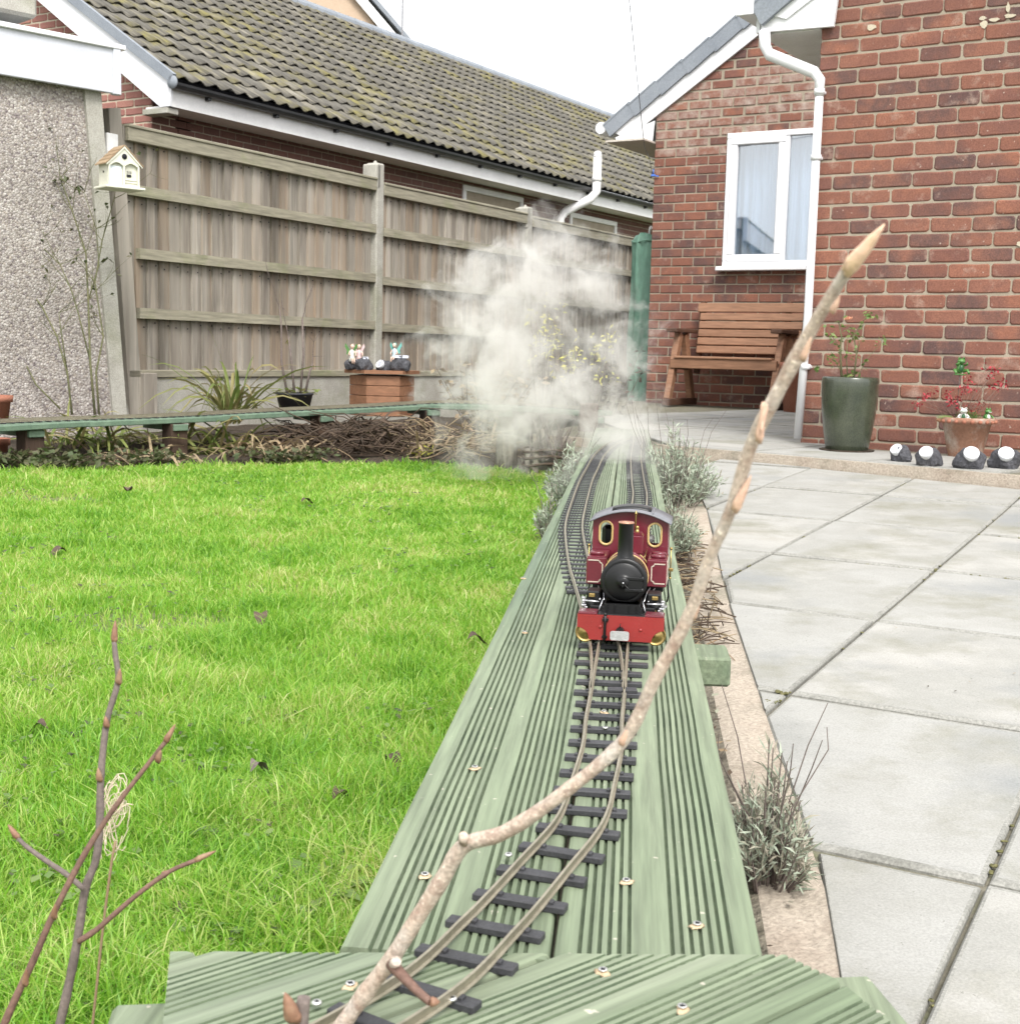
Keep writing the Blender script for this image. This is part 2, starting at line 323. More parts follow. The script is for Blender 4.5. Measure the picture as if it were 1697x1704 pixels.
M['rose'] = mat('rose_leaf', [(.07, .13, .03), (.14, .22, .06), (.22, .27, .09)], 9, .5, 0, 50, rnd=.7, fine=0, trans=.3)
M['yellow'] = mat('yellow_leaf', [(.50, .46, .06), (.62, .58, .12), (.45, .5, .1)], 9, .6, 0, 50, rnd=.7, fine=0, trans=.3)
M['redleaf'] = mat('red_leaf', [(.22, .02, .03), (.42, .05, .06), (.30, .03, .05)], 9, .5, 0, 50, rnd=.7, fine=0, trans=.25)
M['petal'] = mat('peach_petal', [(.75, .38, .24), (.8, .5, .36)], 9, .6, 0, 50, fine=0, trans=.3)
M['stem'] = mat('green_stem', [(.09, .10, .045), (.15, .14, .07)], 20, .8, .2, 90)
M['bark'] = mat('grey_twig', [(.117, .093, .083), (.196, .156, .137)], 40, .75, .4, 300, bd=.001, fine=.2)
M['bark_red'] = mat('red_brown_twig', [(.128, .072, .055), (.204, .119, .089)], 40, .7, .4, 300, bd=.001, fine=.2)
M['branch'] = mat('branch_bark', [(.36, .245, .19), (.50, .385, .305), (.58, .475, .39), (.42, .31, .245), (.54, .44, .365)], 45, .8, .7, 420, bd=.0016, fine=.22, grime=(.60, .55, .49), gscale=34, glo=.5, ghi=.72, speck=((.70, .62, .52), 420, .69))
M['lenticel'] = mat('pale_lenticel', [(.6, .5, .38), (.68, .58, .45)], 60, .9, 0, 300)
M['bud_scale'] = mat('bud_scale', [(.44, .25, .18), (.56, .37, .27), (.50, .34, .23)], 60, .65, .3, 300, bd=.001)
M['bud'] = mat('bud', [(.17, .085, .05), (.25, .135, .085), (.30, .20, .125)], 90, .6, .3, 300, bd=.001)
M['bud_pale'] = mat('pale_bud', [(.68, .38, .26), (.76, .50, .37), (.70, .50, .32)], 60, .6, .3, 300, bd=.001)
M['cable'] = mat('cable_grey', [(.16, .16, .17), (.2, .2, .21)], 6, .6, 0, 50)
M['blue'] = mat('blue_clip', [(.05, .14, .5), (.07, .18, .6)], 6, .5, 0, 50)
M['log'] = mat('grey_log', [(.180, .167, .135), (.306, .279, .234), (.126, .108, .081)], 9, .9, .6, 60, stretch=(1, 1, .12), fine=.3)
M['curtain'] = mat('net_curtain', [(.60, .66, .72), (.74, .79, .84)], 6, .9, .2, 40, stretch=(1, 1, .05))
M['beige_brick'] = mat('beige_brick', [(.42, .31, .22), (.5, .38, .28)], 5, .9, .3, 80, rnd=.6)
M['wire'] = mat('dark_wire', [(.05, .045, .04), (.09, .08, .07)], 30, .5, 0, 50)
M['leaf_dead'] = mat('dead_leaf', [(.05, .033, .022), (.11, .075, .05)], 60, .7, .3, 200, bd=.002)
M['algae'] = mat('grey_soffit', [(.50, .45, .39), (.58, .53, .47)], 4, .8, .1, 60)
def pebble():
    m = bpy.data.materials.new('pebbledash'); m.use_nodes = True; nt = m.node_tree; b = nt.nodes['Principled BSDF']
    g = nt.nodes.new('ShaderNodeNewGeometry'); v = nt.nodes.new('ShaderNodeTexVoronoi'); v.inputs['Scale'].default_value = 82
    nt.links.new(g.outputs['Position'], v.inputs['Vector'])
    sp = nt.nodes.new('ShaderNodeSeparateColor'); nt.links.new(v.outputs['Color'], sp.inputs[0])
    c = ramp(nt, [(.36, .335, .305), (.25, .225, .205), (.46, .43, .395), (.33, .305, .285), (.54, .52, .49), (.17, .145, .15), (.40, .36, .31)], sp.outputs[0])
    d = ramp(nt, [(.15, (1, 1, 1)), (.75, (.72, .7, .69))], v.outputs['Distance'])
    c = mixc(nt, 1.0, c, d, 'MULTIPLY'); big = noise(nt, g.outputs['Position'], 2.2, 5)
    c = mixc(nt, 1.0, c, ramp(nt, [(.3, (.86, .84, .83)), (.7, (1.12, 1.1, 1.1))], big), 'MULTIPLY')
    nt.links.new(c, b.inputs['Base Color']); b.inputs['Roughness'].default_value = .8
    bp = nt.nodes.new('ShaderNodeBump'); bp.inputs['Strength'].default_value = 1; bp.inputs['Distance'].default_value = .005; bp.invert = True
    nt.links.new(v.outputs['Distance'], bp.inputs['Height']); nt.links.new(bp.outputs[0], b.inputs['Normal']); return m
M['pebble'] = pebble()
def glass(name, base, alpha):
    m = bpy.data.materials.new(name); m.use_nodes = True; nt = m.node_tree; nt.nodes.clear()
    o = nt.nodes.new('ShaderNodeOutputMaterial'); t = nt.nodes.new('ShaderNodeBsdfTransparent'); t.inputs[0].default_value = (*base, 1)
    g = nt.nodes.new('ShaderNodeBsdfGlossy'); g.inputs['Roughness'].default_value = .02
    mx = nt.nodes.new('ShaderNodeMixShader'); mx.inputs[0].default_value = alpha
    nt.links.new(t.outputs[0], mx.inputs[1]); nt.links.new(g.outputs[0], mx.inputs[2]); nt.links.new(mx.outputs[0], o.inputs[0]); return m
M['glass'] = glass('window_glass', (.80, .86, .92), .30)
# ================================================================ ground, lawn, patio
FW = Fr(atd(620, 622, 11), 60.5)          # fence frame
FH = Fr((1.219, 12.238), -31)             # house frame: x along the brick walls, y into the house
FG = Fr(atd(180, 600, 8.3), 45)           # garage frame
FN = Fr(atd(285, 165, 12), 59)            # neighbour's bungalow frame
PL = (-.125, .02, .04)                    # lower patio falls towards the viewer
PU = (.167, 0, .006)                      # upper patio
def zpl(p, pl): return pl[0]+pl[1]*p[0]+pl[2]*p[1]
g = MB(); g.add([(-150, -60, -.35), (150, -60, -.35), (150, 300, -.35), (-150, 300, -.35)], [(0, 1, 2, 3)]); struct(g.build('ground', M['land']))
DE0, DE1 = np.array([-.113, .89]), np.array([.249, 4.978])        # left edge of the raised track bed
def dedge(y): return DE0[0]+(y-DE0[1])*(DE1[0]-DE0[0])/(DE1[1]-DE0[1])
far = [(-9, 5.9), (-4, 6.1), (-2.7, 6.4), (-2.0, 6.95), (-1.2, 7.35), (-.5, 7.5), (.2, 7.25), (.6, 7.0)]
lawn = [(-9, -2), (.10, -2), (.10, .9), (dedge(7.2)+.06, 7.2)]+far[::-1]
g = MB(); g.prism(lawn, -.3, 0, lambda a, b, c: (a, b, c)); struct(g.build('lawn', M['turf']))
# garden bed behind the lawn, gently mounded
nx_, ny_ = 46, 26; vs = []; fs = []
for j in range(ny_):
    for i in range(nx_):
        x = -6+8.2*i/(nx_-1); y0 = np.interp(x, [q[0] for q in far], [q[1] for q in far])-.12
        y = y0+(15.8-y0)*(j/(ny_-1))**1.6
        vs.append((x, y, -.03+.10*min(1, (y-y0)/1.0)+random.uniform(-.02, .025)))
for j in range(ny_-1):
    for i in range(nx_-1): a = j*nx_+i; fs.append((a, a+1, a+nx_+1, a+nx_))
g = MB(); g.add(vs, fs, 0, True); struct(g.build('flower_bed', M['soil']))
g = MB(); g.prism([(.0, .3), (.10, .3), (.9, 8.2), (.3, 8.2)], -.30, .004, lambda a, b, c: (a, b, c)); struct(g.build('soil_strip', M['soil']))
def clip(poly, p, n):                     # keep the side where (q-p).n >= 0
    out = []
    for i in range(len(poly)):
        a, b = np.array(poly[i]), np.array(poly[(i+1) % len(poly)]); da, db = (a-p)@n, (b-p)@n
        if da >= 0: out.append(a)
        if da*db < 0: out.append(a+(b-a)*da/(da-db))
    return out
gz = lambda x, y: (1130+x/2.993, 650+y/2.993)
obs = [((0, 1), gz(990, 527)), ((0, 2), gz(760, 662)), ((0, 3), gz(480, 802)), ((1, 1), gz(1640, 570)), ((1, 2), gz(1500, 712)), ((1, 3), gz(1280, 868)), ((1, 4), gz(960, 1125)), ((1, 5), gz(530, 1475)), ((-1, 1), gz(420, 478)), ((2, 6), (1651, 1514))]
PP = np.array([atpl(*q, PL) for _, q in obs]); AA = np.array([[1, a, b] for (a, b), _ in obs], float)
SO, SU, SV = np.linalg.lstsq(AA, PP[:, :2], rcond=None)[0]
bl = [atpl(*q, PL)[:2] for q in [(1150, 790), (1176, 848), (1208, 985), (1270, 1172), (1325, 1330), (1372, 1470), (1395, 1600), (1410, 1704)]]
st = [atpl(*q, PU)[:2] for q in [(1173, 745), (1631, 784)]]      # edge of the step
sd2 = (st[1]-st[0])/np.linalg.norm(st[1]-st[0]); sn = np.array([sd2[1], -sd2[0]]); sn = sn if sn[1] < 0 else -sn
def slab(poly, pl, parent, th=.045, ew=.0045, lift=0):
    c = np.mean(poly, axis=0); tz = random.uniform(-.0025, .0025)+lift; tx, ty = random.uniform(-.003, .003), random.uniform(-.003, .003)
    uu = SU/np.linalg.norm(SU); vv = SV/np.linalg.norm(SV); jt = lambda: random.uniform(.8, 1.25)
    P = [q+uu*np.sign((c-q)@uu)*.0034*jt()+vv*np.sign((c-q)@vv)*.0085*jt() for q in poly]; b = .005
    P2 = [q+(c-q)/np.linalg.norm(c-q)*b*1.5 for q in P]
    zz = lambda q: zpl(q, pl)+tz+tx*(q[0]-c[0])+ty*(q[1]-c[1])
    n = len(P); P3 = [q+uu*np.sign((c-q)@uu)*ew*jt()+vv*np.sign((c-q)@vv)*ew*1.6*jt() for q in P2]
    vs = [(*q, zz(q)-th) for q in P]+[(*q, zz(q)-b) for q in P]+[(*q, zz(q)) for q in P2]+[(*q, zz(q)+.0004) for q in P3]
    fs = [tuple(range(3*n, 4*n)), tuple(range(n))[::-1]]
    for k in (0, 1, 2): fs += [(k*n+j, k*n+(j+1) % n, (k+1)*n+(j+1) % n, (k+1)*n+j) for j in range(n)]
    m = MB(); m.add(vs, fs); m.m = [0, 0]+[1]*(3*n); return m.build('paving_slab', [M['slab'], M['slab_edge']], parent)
def sheet(poly, pl, dz, name, mt, parent=None):
    m = MB(); n = len(poly); m.add([(*q, zpl(q, pl)+dz) for q in poly]+[(*q, -.34) for q in poly], [tuple(range(n))]+[(j, (j+1) % n, n+(j+1) % n, n+j) for j in range(n)])
    return struct(m.build(name, mt, parent))
e1 = st[0]-sd2*1.15; e2 = st[1]+sd2*2.5
lp_ = [bl[0], *bl[1:], bl[-1]+np.array([.02, -1.2]), np.array([4.5, .2]), e2, e1+sn*0]
pat = sheet([q for q in lp_], PL, -.012, 'patio', M['joint'])
LB = [(bl[1], bl[3]), (bl[3], bl[5]), (bl[5], bl[7])]
for i in range(-2, 5):
    for j in range(-1, 9):
        q = SO+SU*i+SV*j; poly = [q, q+SU, q+SU+SV, q+SV]
        if i >= 1: poly = [a+SV*0 for a in poly]
        poly = clip(poly, st[0]+sn*.012, sn)
        if len(poly) < 3: continue
        cyy = np.mean(poly, axis=0)[1]; kk = min(range(len(bl)-1), key=lambda k: abs((bl[k][1]+bl[k+1][1])/2-cyy)); a, b = bl[kk], bl[kk+1]
        d = b-a; nrm = np.array([-d[1], d[0]]); nrm = nrm if nrm[0] > 0 else -nrm; poly = clip(poly, a, nrm/np.linalg.norm(nrm))
        if len(poly) < 3: continue
        ar = abs(sum(poly[k][0]*poly[(k+1) % len(poly)][1]-poly[(k+1) % len(poly)][0]*poly[k][1] for k in range(len(poly))))/2
        if ar < .0025: continue
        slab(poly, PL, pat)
# upper patio with its step
up = [e1, e2, np.array([4.2, 7.0]), np.array([4.0, 13.6]), np.array([.7, 13.6]), np.array([.55, 9.0])]
pu = sheet(up, PU, -.012, 'upper_patio', M['joint'])
m = MB(); w3 = lambda a, b, c: (e1[0]+sd2[0]*a+sn[0]*b, e1[1]+sd2[1]*a+sn[1]*b, c)
L_ = float(np.linalg.norm(e2-e1)); zr = lambda a: zpl(e1+sd2*a, PU)
m.add([w3(0, .006, -.1), w3(L_, .006, -.1), w3(L_, .006, zr(L_)-.004), w3(0, .006, zr(0)-.004), w3(0, -.02, zr(0)-.004), w3(L_, -.02, zr(L_)-.004)], [(0, 1, 2, 3), (3, 2, 5, 4)])
m.build('step_riser', M['haunch'], pu)
for i in range(-1, 5):
    for j in range(0, 9):
        q = e1+sd2*(-.45+.62*i+.0*(j % 2))-sn*(j*.72); poly = [q, q+sd2*.62, q+sd2*.62-sn*.72, q-sn*.72]
        cc = FH.l((*np.mean(poly, axis=0), 0))
        if cc[0] > 2.95 and cc[1] > -4.35: continue
        if cc[1] > .2: continue
        poly = clip(poly, np.array([.55, 9.0]), np.array([.99, .12])); poly = clip(poly, e1-sn*.0, -sn) if len(poly) > 2 else []
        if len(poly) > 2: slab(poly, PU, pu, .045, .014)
# sand and cement haunching along the cut edge of the slabs
hp = [(1100, 800), (1108, 850), (1125, 985), (1140, 1172), (1160, 1330), (1185, 1470), (1205, 1600), (1225, 1704)]
vs = []; fs = []
for k, (o, i) in enumerate(zip(bl, hp[:len(bl)])):
    q = atpl(*i, (PL[0]-.03, PL[1], PL[2]))[:2] if k < 9 else o
    for t in np.linspace(0, 1, 6):
        r_ = o*(1-t)+q*t; vs.append((*r_, zpl(r_, PL)-.006-.028*t**1.5+(random.uniform(-.006, .006) if t > 0 else 0)))
r_ = bl[-1]+np.array([.02, -1.0])
for t in np.linspace(0, 1, 6): vs.append((r_[0]-.25*t, r_[1], zpl(r_, PL)-.006-.035*t))
for k in range(len(bl)):
    for t in range(5): a = k*6+t; fs.append((a, a+1, a+7, a+6))
m = MB(); m.add(vs, fs, 0, True); m.m = [1 if i % 5 >= 3 else 0 for i in range(len(fs))]; struct(m.build('cement_edging', [M['haunch'], M['grit']]))
# ================================================================ lawn grass
def grass():
    N = 600000; ys = np.exp(rng.uniform(math.log(1.0), math.log(8.2), N)); xs = rng.uniform(-1.0, .2, N)*(.46*ys+.25)
    xs = rng.uniform(0, 1, N)**.8*(.40*ys+1.1+np.interp(ys, [0, 9], [-.1, .4]))-(.40*ys+1.1)
    edge = DE0[0]+(ys-DE0[1])*(DE1[0]-DE0[0])/(DE1[1]-DE0[1])
    yl = np.interp(xs, [q[0] for q in far], [q[1] for q in far])+rng.normal(0, .05, N)
    keep = (xs < edge+.02) & (ys < yl)
    pt = atz(265, 1038, 0); bare = ((xs-pt[0])/.30)**2+((ys-pt[1])/.17)**2 < rng.uniform(.3, 1.1, N); keep &= ~(bare & (rng.uniform(0, 1, N) < .8))
    pt = atz(45, 832, 0); bare = ((xs-pt[0])/.5)**2+((ys-pt[1])/.12)**2 < rng.uniform(.3, 1.1, N); keep &= ~(bare & (rng.uniform(0, 1, N) < .85))
    thin = np.sin(xs*5.1+2*np.sin(ys*3.3))*np.sin(ys*4.2+1.7*xs)+.5*np.sin(xs*13+ys*3)*np.sin(ys*11); keep &= ~((thin > .55) & (rng.uniform(0, 1, N) < .55))
    xs, ys, yl, edge = xs[keep], ys[keep], yl[keep], edge[keep]; n = len(xs)
    tall = np.clip(1-np.abs(yl-ys)/.25, 0, 1)*.25+np.clip(1-np.abs(edge-xs)/.1, 0, 1)*.5
    clump = (np.sin(xs*7+np.sin(ys*5)*2)*np.sin(ys*6.3+xs*2)*.22+1)*(1+.28*np.sin(xs*17+1.3*np.sin(ys*9))*np.sin(ys*15+xs*5))
    h = rng.gamma(9, 1/9, n)*.0265*clump*(1+tall)*np.interp(ys, [1, 3, 7], [1.15, .9, .85]); h = np.clip(h, .010, .10)
    wd = .00115*np.maximum(1, ys/2.6)*rng.uniform(.7, 1.4, n)
    az = rng.uniform(0, 2*np.pi, n); face = rng.uniform(0, np.pi, n); lean = rng.gamma(2.2, .28, n)*h
    fx, fy = np.cos(face)*wd, np.sin(face)*wd; lx, ly = np.cos(az)*lean, np.sin(az)*lean
    v = np.zeros((n, 7, 3))
    def setv(i, s_, t, hz): v[:, i, 0] = xs+s_*fx+lx*t; v[:, i, 1] = ys+s_*fy+ly*t; v[:, i, 2] = hz*h
    setv(0, -1, 0, -.1); setv(1, 1, 0, -.1); setv(2, -.9, .18, .42); setv(3, .9, .18, .42); setv(4, -.6, .55, .78); setv(5, .6, .55, .78); setv(6, 0, 1.1, .95)
    me = bpy.data.meshes.new('grass'); me.vertices.add(n*7); me.vertices.foreach_set('co', v.reshape(-1))
    b = (np.arange(n)*7)[:, None]; q = np.concatenate([b+[0, 1, 3, 2], b+[2, 3, 5, 4], b+[4, 5, 6]], 1).reshape(-1)
    me.loops.add(n*11); me.loops.foreach_set('vertex_index', q.astype(np.int32))
    me.polygons.add(n*3); ls = (np.arange(n)*11)[:, None]+[0, 4, 8]; me.polygons.foreach_set('loop_start', ls.reshape(-1).astype(np.int32))
    me.polygons.foreach_set('use_smooth', np.ones(n*3, bool))
    me.update(calc_edges=True); me.validate()
    mt = bpy.data.materials.new('grass_blade'); mt.use_nodes = True; nt = mt.node_tree; bs = nt.nodes['Principled BSDF']; out = nt.nodes['Material Output']
    ge = nt.nodes.new('ShaderNodeNewGeometry'); no = noise(nt, ge.outputs['Position'], 1.1, 5, .62)
    no2 = noise(nt, ge.outputs['Position'], 4.5, 5, .65)
    f = mth(nt, 'ADD', mth(nt, 'MULTIPLY', ge.outputs['Random Per Island'], .55), mth(nt, 'ADD', mth(nt, 'MULTIPLY', mth(nt, 'SUBTRACT', no, .16), .92), mth(nt, 'MULTIPLY', mth(nt, 'SUBTRACT', no2, .5), .7)))
    c = ramp(nt, [(.10, (.06, .155, .014)), (.30, (.13, .30, .028)), (.52, (.215, .415, .045)), (.74, (.34, .48, .10)), (.94, (.54, .52, .25))], f)
    nt.links.new(c, bs.inputs['Base Color']); bs.inputs['Roughness'].default_value = .42; bs.inputs['Specular IOR Level'].default_value = .4
    tr = nt.nodes.new('ShaderNodeBsdfTranslucent'); c2 = mixc(nt, 1.0, c, (1.25, 1.3, .8), 'MULTIPLY'); nt.links.new(c2, tr.inputs[0])
    mx = nt.nodes.new('ShaderNodeMixShader'); mx.inputs[0].default_value = .45
    nt.links.new(bs.outputs[0], mx.inputs[1]); nt.links.new(tr.outputs[0], mx.inputs[2]); nt.links.new(mx.outputs[0], out.inputs[0])
    me.materials.append(mt); stuff(link('grass', me))
grass()
# ================================================================ raised track bed
DD = (DE1-DE0)/np.linalg.norm(DE1-DE0); DN = np.array([DD[1], -DD[0]]); ZD = .24
GA = [22, 29, 36, 43, 50, 57, 64, 89, 96, 103, 110, 117, 124, 131]; GB = [18, 25, 32, 39, 46, 53, 84, 91, 98, 105, 112, 119, 126]
def profile(gr, w=.148, t=.028):
    mk = []; p = [(0.003, -t), (0, -t+.003), (0, -.004), (.0012, -.0012), (.004, 0)]
    for q in gr:
        q /= 1000; mk += [len(p), len(p)+1, len(p)+2, len(p)+3]; p += [(q-.0016, -.0003), (q-.0009, -.0026), (q, -.0040), (q+.0009, -.0026), (q+.0016, -.0003)]
    profile.mk = set(mk)
    return p+[(w-.004, 0), (w-.0012, -.0012), (w, -.004), (w, -t+.003), (w-.003, -t)]
def board(name, o, d, nrm, L, z, gr, mt, parent, seg=16, cuts=None, w=.148):
    pr = profile(gr, w); k = len(pr); vs = []; wob = [random.uniform(-.0006, .0006) for _ in range(seg+1)]
    for i in range(seg+1):
        s_ = L*i/seg
        for (a, b) in pr: q = o+d*s_+nrm*(a+wob[i]); vs.append((q[0], q[1], z+b+wob[i]*.5))
    fs = [(i*k+j, i*k+(j+1) % k, (i+1)*k+(j+1) % k, (i+1)*k+j) for i in range(seg) for j in range(k)]
    fs += [tuple(range(k))[::-1], tuple(seg*k+j for j in range(k))]
    m = MB(); m.add(vs, fs)
    for i in range(seg):
        for j in profile.mk: m.m[i*k+j] = 1
    mt = [mt, M['groove']]
    if cuts:
        me = m.mesh('x', mt); bm = bmesh.new(); bm.from_mesh(me)
        for p, n in cuts:
            r = bmesh.ops.bisect_plane(bm, geom=bm.verts[:]+bm.edges[:]+bm.faces[:], plane_co=(*p, 0), plane_no=(*n, 0), clear_outer=True, dist=1e-6)
            ed = [e for e in r['geom_cut'] if isinstance(e, bmesh.types.BMEdge)]
            if ed: bmesh.ops.edgenet_fill(bm, edges=ed)
        bmesh.ops.recalc_face_normals(bm, faces=bm.faces)
        m = MB(); bm.verts.ensure_lookup_table(); m.add([q.co for q in bm.verts], [[q.index for q in f.verts] for f in bm.faces]); m.m = [f.material_index for f in bm.faces]; bm.free()
    return m.build(name, mt, parent, w=True)
bed = thing('track_bed', (*(DE0+DN*.15+DD*.5), 0), 'long raised bed of grooved green decking boards carrying the railway towards the house', 'decking', R(84.93)-math.pi/2)
W0 = .0035
for k, gr in enumerate((GA, GB)):
    o = DE0+DN*(k*(.148+W0))
    board('deck_board', o, DD, DN, 3.83, ZD, gr, M['deck'], bed, 24)
    board('deck_board', o+DD*3.834, DD, DN, 2.95, ZD-.002, gr, M['deck'], bed, 10)
c40, s40 = math.cos(R(40.5)), math.sin(R(40.5)); d40 = np.array([c40, s40]); n40 = np.array([s40, -c40])
TL, TR, TC, TB = np.array([-.228, .8735]), np.array([.203, .893]), np.array([.232, .855]), np.array([.262, .775])
def out_n(a, b, inside):
    d = b-a; n = np.array([d[1], -d[0]]); n /= np.linalg.norm(n); return (a, n if (inside-a)@n < 0 else -n)
ins = np.array([0, .8]); q0 = np.array([-.21, .30])
cuts = [out_n(TL, TR, ins), out_n(TR, TC, ins), out_n(TC, TB, ins), out_n(TB, np.array([.262, .3]), ins), out_n(TL, np.array([-.17, .60]), ins), (q0, np.array([0, -1.0]))]
base = np.array([-.30, .62])
for k in range(-3, 3):
    o = base-d40*.5+n40*(k*.1515+.02)
    board('cross_board', o, d40, n40, 1.6, ZD+.0012, GA, M['deck_x'], bed, 20, cuts)
def bearer(p, q, z, name='bearer', w=.095, h=.045, mt='deck'):
    m = MB(); m.beam((*p, z), (*q, z), w, h, .004); return m.build(name, M[mt], bed, w=True)
a = atz(1190, 1108, ZD-.028-.024)[:2]; bearer(np.array([-.02, a[1]+.03]), a+np.array([.02, 0]), ZD-.028-.0235)
a = atz(262, 1704, ZD-.054)[:2]; bearer(a+np.array([-.02, -.062]), a+np.array([.52, .01]), ZD-.054)
for yy in (3.2, 4.75, 6.4): q = np.array([dedge(yy), yy]); bearer(q-DN*.005, q+DN*.31, ZD-.028-.0235)
for yy in (1.0, 1.92, 3.2, 4.75, 6.4):
    q = np.array([dedge(yy)+.15, yy]); m = MB(); m.box((*q, (ZD-.076-.28)/2), (.09, .09, ZD-.076+.28), .004); m.build('post', M['post_wood'], bed, w=True)
scr = [(707, 1457), (1042, 1467), (1160, 1540), (1003, 1617), (1135, 1678), (583, 1640), (873, 1052), (1005, 1185), (870, 962), (790, 1278)]
for k, q in enumerate(scr):
    p = atz(*q, ZD+.0015); m = MB(); r_ = .0045
    ang = random.uniform(0, 3)
    m.ball((0, 0, -.0008), (r_*1.5, r_*1.0, .0012), 12, 4, 1, .3)
    m.lathe([(0.0004, .0012), (r_*.72, .0012), (r_*.72, .002), (r_*.25, .0014), (.0003, .0014)], 12)
    m.box((0, 0, .0019), (r_*.8, r_*.14, .0006), 0, None, 2); m.box((0, 0, .0019), (r_*.14, r_*.8, .0006), 0, None, 2)
    m.v = [(x*math.cos(ang)-y*math.sin(ang)+p[0], x*math.sin(ang)+y*math.cos(ang)+p[1], z+p[2]) for x, y, z in m.v]
    m.build('deck_screw', [M['zinc'], M['raw_wood'], M['dark']], bed, w=True)
# ================================================================ tracks
def spline(P, step=.004):
    P = [np.array(q, float) for q in P]; P = [2*P[0]-P[1]]+P+[2*P[-1]-P[-2]]; out = []
    for i in range(1, len(P)-2):
        p0, p1, p2, p3 = P[i-1:i+3]; n = max(2, int(np.linalg.norm(p2-p1)/step))
        for t in np.arange(n)/n:
            out.append(.5*((2*p1)+(p2-p0)*t+(2*p0-5*p1+4*p2-p3)*t*t+(3*p1-p0-3*p2+p3)*t**3))
    out.append(P[-2]); return np.array(out)
def arc(pts): return np.concatenate([[0], np.cumsum(np.linalg.norm(np.diff(pts[:, :2], axis=0), axis=1))])
def offset(pts, off):
    t = np.gradient(pts[:, :2], axis=0); t /= np.linalg.norm(t, axis=1)[:, None]; q = pts.copy()
    q[:, 0] += t[:, 1]*off; q[:, 1] -= t[:, 0]*off; return q
HS, HR = .0056, .0074; GAU = .0205        # sleeper depth, rail height, half gauge
RP = [(-.0024, 0), (.0024, 0), (.0024, .0008), (.0006, .0016), (.0006, .0056), (.0011, .0061), (.0011, .0074), (-.0011, .0074), (-.0011, .0061), (-.0006, .0056), (-.0006, .0016), (-.0024, .0008)]
def rail(pts, parent, name='rail', z0=None):
    t = np.gradient(pts[:, :2], axis=0); t /= np.linalg.norm(t, axis=1)[:, None]; k = len(RP); vs = []
    for p, d in zip(pts, t):
        zb = p[2]+HS if len(p) > 2 else ZD+HS
        for a, b in RP: vs.append((p[0]+d[1]*a, p[1]-d[0]*a, zb+b))
    n = len(pts); fs = [(i*k+j, i*k+(j+1) % k, (i+1)*k+(j+1) % k, (i+1)*k+j) for i in range(n-1) for j in range(k)]
    fs += [tuple(range(k))[::-1], tuple((n-1)*k+j for j in range(k))]
    m = MB(); m.add(vs, fs); return m.build(name, M['railmetal'], parent, w=True)
def sleeper_mesh(hw, chair=True):
    m = MB(); m.box((0, 0, HS/2), (hw*2, .0125, HS), .0008)
    if chair:
        for s_ in (-1, 1):
            for t_ in (-1, 1): m.box((s_*GAU+t_*.0048, 0, HS+.0009), (.0034, .006, .0026), .0005)
    return m.mesh('sleeper', M['sleeper'])
SLM = {w: sleeper_mesh(w/2) for w in (.074, .084, .100, .118)}
SLF = sleeper_mesh(.037, False)
LOW = Matrix.Diagonal((1, 1, .42, 1))
def at_s(pts, s_):
    A = arc(pts); q = np.array([np.interp(s_, A, pts[:, i]) for i in range(pts.shape[1])]); e = np.array([np.interp(s_+.004, A, pts[:, i]) for i in range(2)])-q[:2]
    return q, math.atan2(e[1], e[0])
main = spline([(-.30, .52), (-.165, .66), (-.055, .803), (-.007, .909), (.034, 1.023), (.069, 1.129), (.088, 1.245), (.104, 1.362), (.113, 1.468), (.123, 1.562), (.152, 1.849), (.178, 2.07), (.27, 2.85), (.379, 3.85), (.417, 4.312), (.504, 5.341), (.60, 6.3), (.655, 6.9)])
side = spline([(.123, 1.562), (.136, 1.75), (.142, 1.95), (.141, 2.15), (.140, 2.35), (.139, 2.544), (.145, 2.875), (.156, 3.186), (.184, 3.573), (.242, 4.266), (.288, 4.724), (.365, 5.456), (.46, 6.1), (.57, 6.6)])
def lay(nm, pts, label, group, s_from, skip=None, wf=None, pitch=.0535):
    t = thing(nm, (pts[len(pts)//3][0], pts[len(pts)//3][1], ZD), label, 'railway track', 0, group)
    A = arc(pts); k = [i for i, q in enumerate(A) if q >= s_from][0]; o0 = Vector(t.location)
    for sg in (-1, 1): rail(offset(pts[k:], sg*GAU)[::3], t)
    s_ = s_from+.02
    while s_ < A[-1]-.01:
        q, a = at_s(pts, s_)
        if not (skip and skip(q)):
            w = wf(q) if wf else .074
            o = link('sleeper', SLM[w], t, (q[0]-o0[0], q[1]-o0[1], ZD-o0[2]+(0 if nm == 'railway_track' else .0002)), (0, 0, a-math.pi/2+random.uniform(-.02, .02)))
            if q[1] > 2.3: o.location.z -= .0030      # bedded lower beyond the points
        s_ += pitch
    return t
wmain = lambda q: .118 if 1.95 < q[1] < 2.25 else (.100 if 1.72 < q[1] <= 1.95 else (.084 if 1.58 < q[1] <= 1.72 else .074))
tm = lay('railway_track', main, 'model railway track curving from the front boards to beneath the red locomotive and straight on', 'model railway tracks', .0, None, wmain)
ts_ = lay('siding_track', side, 'model railway track swinging out to the left behind the red locomotive', 'model railway tracks', .02, lambda q: q[1] < 2.27)
for q in [(1005, 1178), (700, 1655), (1018, 1122)]:
    pass
m = MB()                                   # point blades tie bar and frog plate
q = at_s(main, 1.38)[0]; m.box((q[0]+.0, 1.60, ZD+HS+.002), (.036, .016, .004), .0006); m.build('tie_bar', M['sleeper'], tm, w=True); m = MB(); m.box((.150, 1.93, ZD+HS+.002), (.014, .05, .005), .001)
m.build('point_plate', M['sleeper'], tm, w=True)
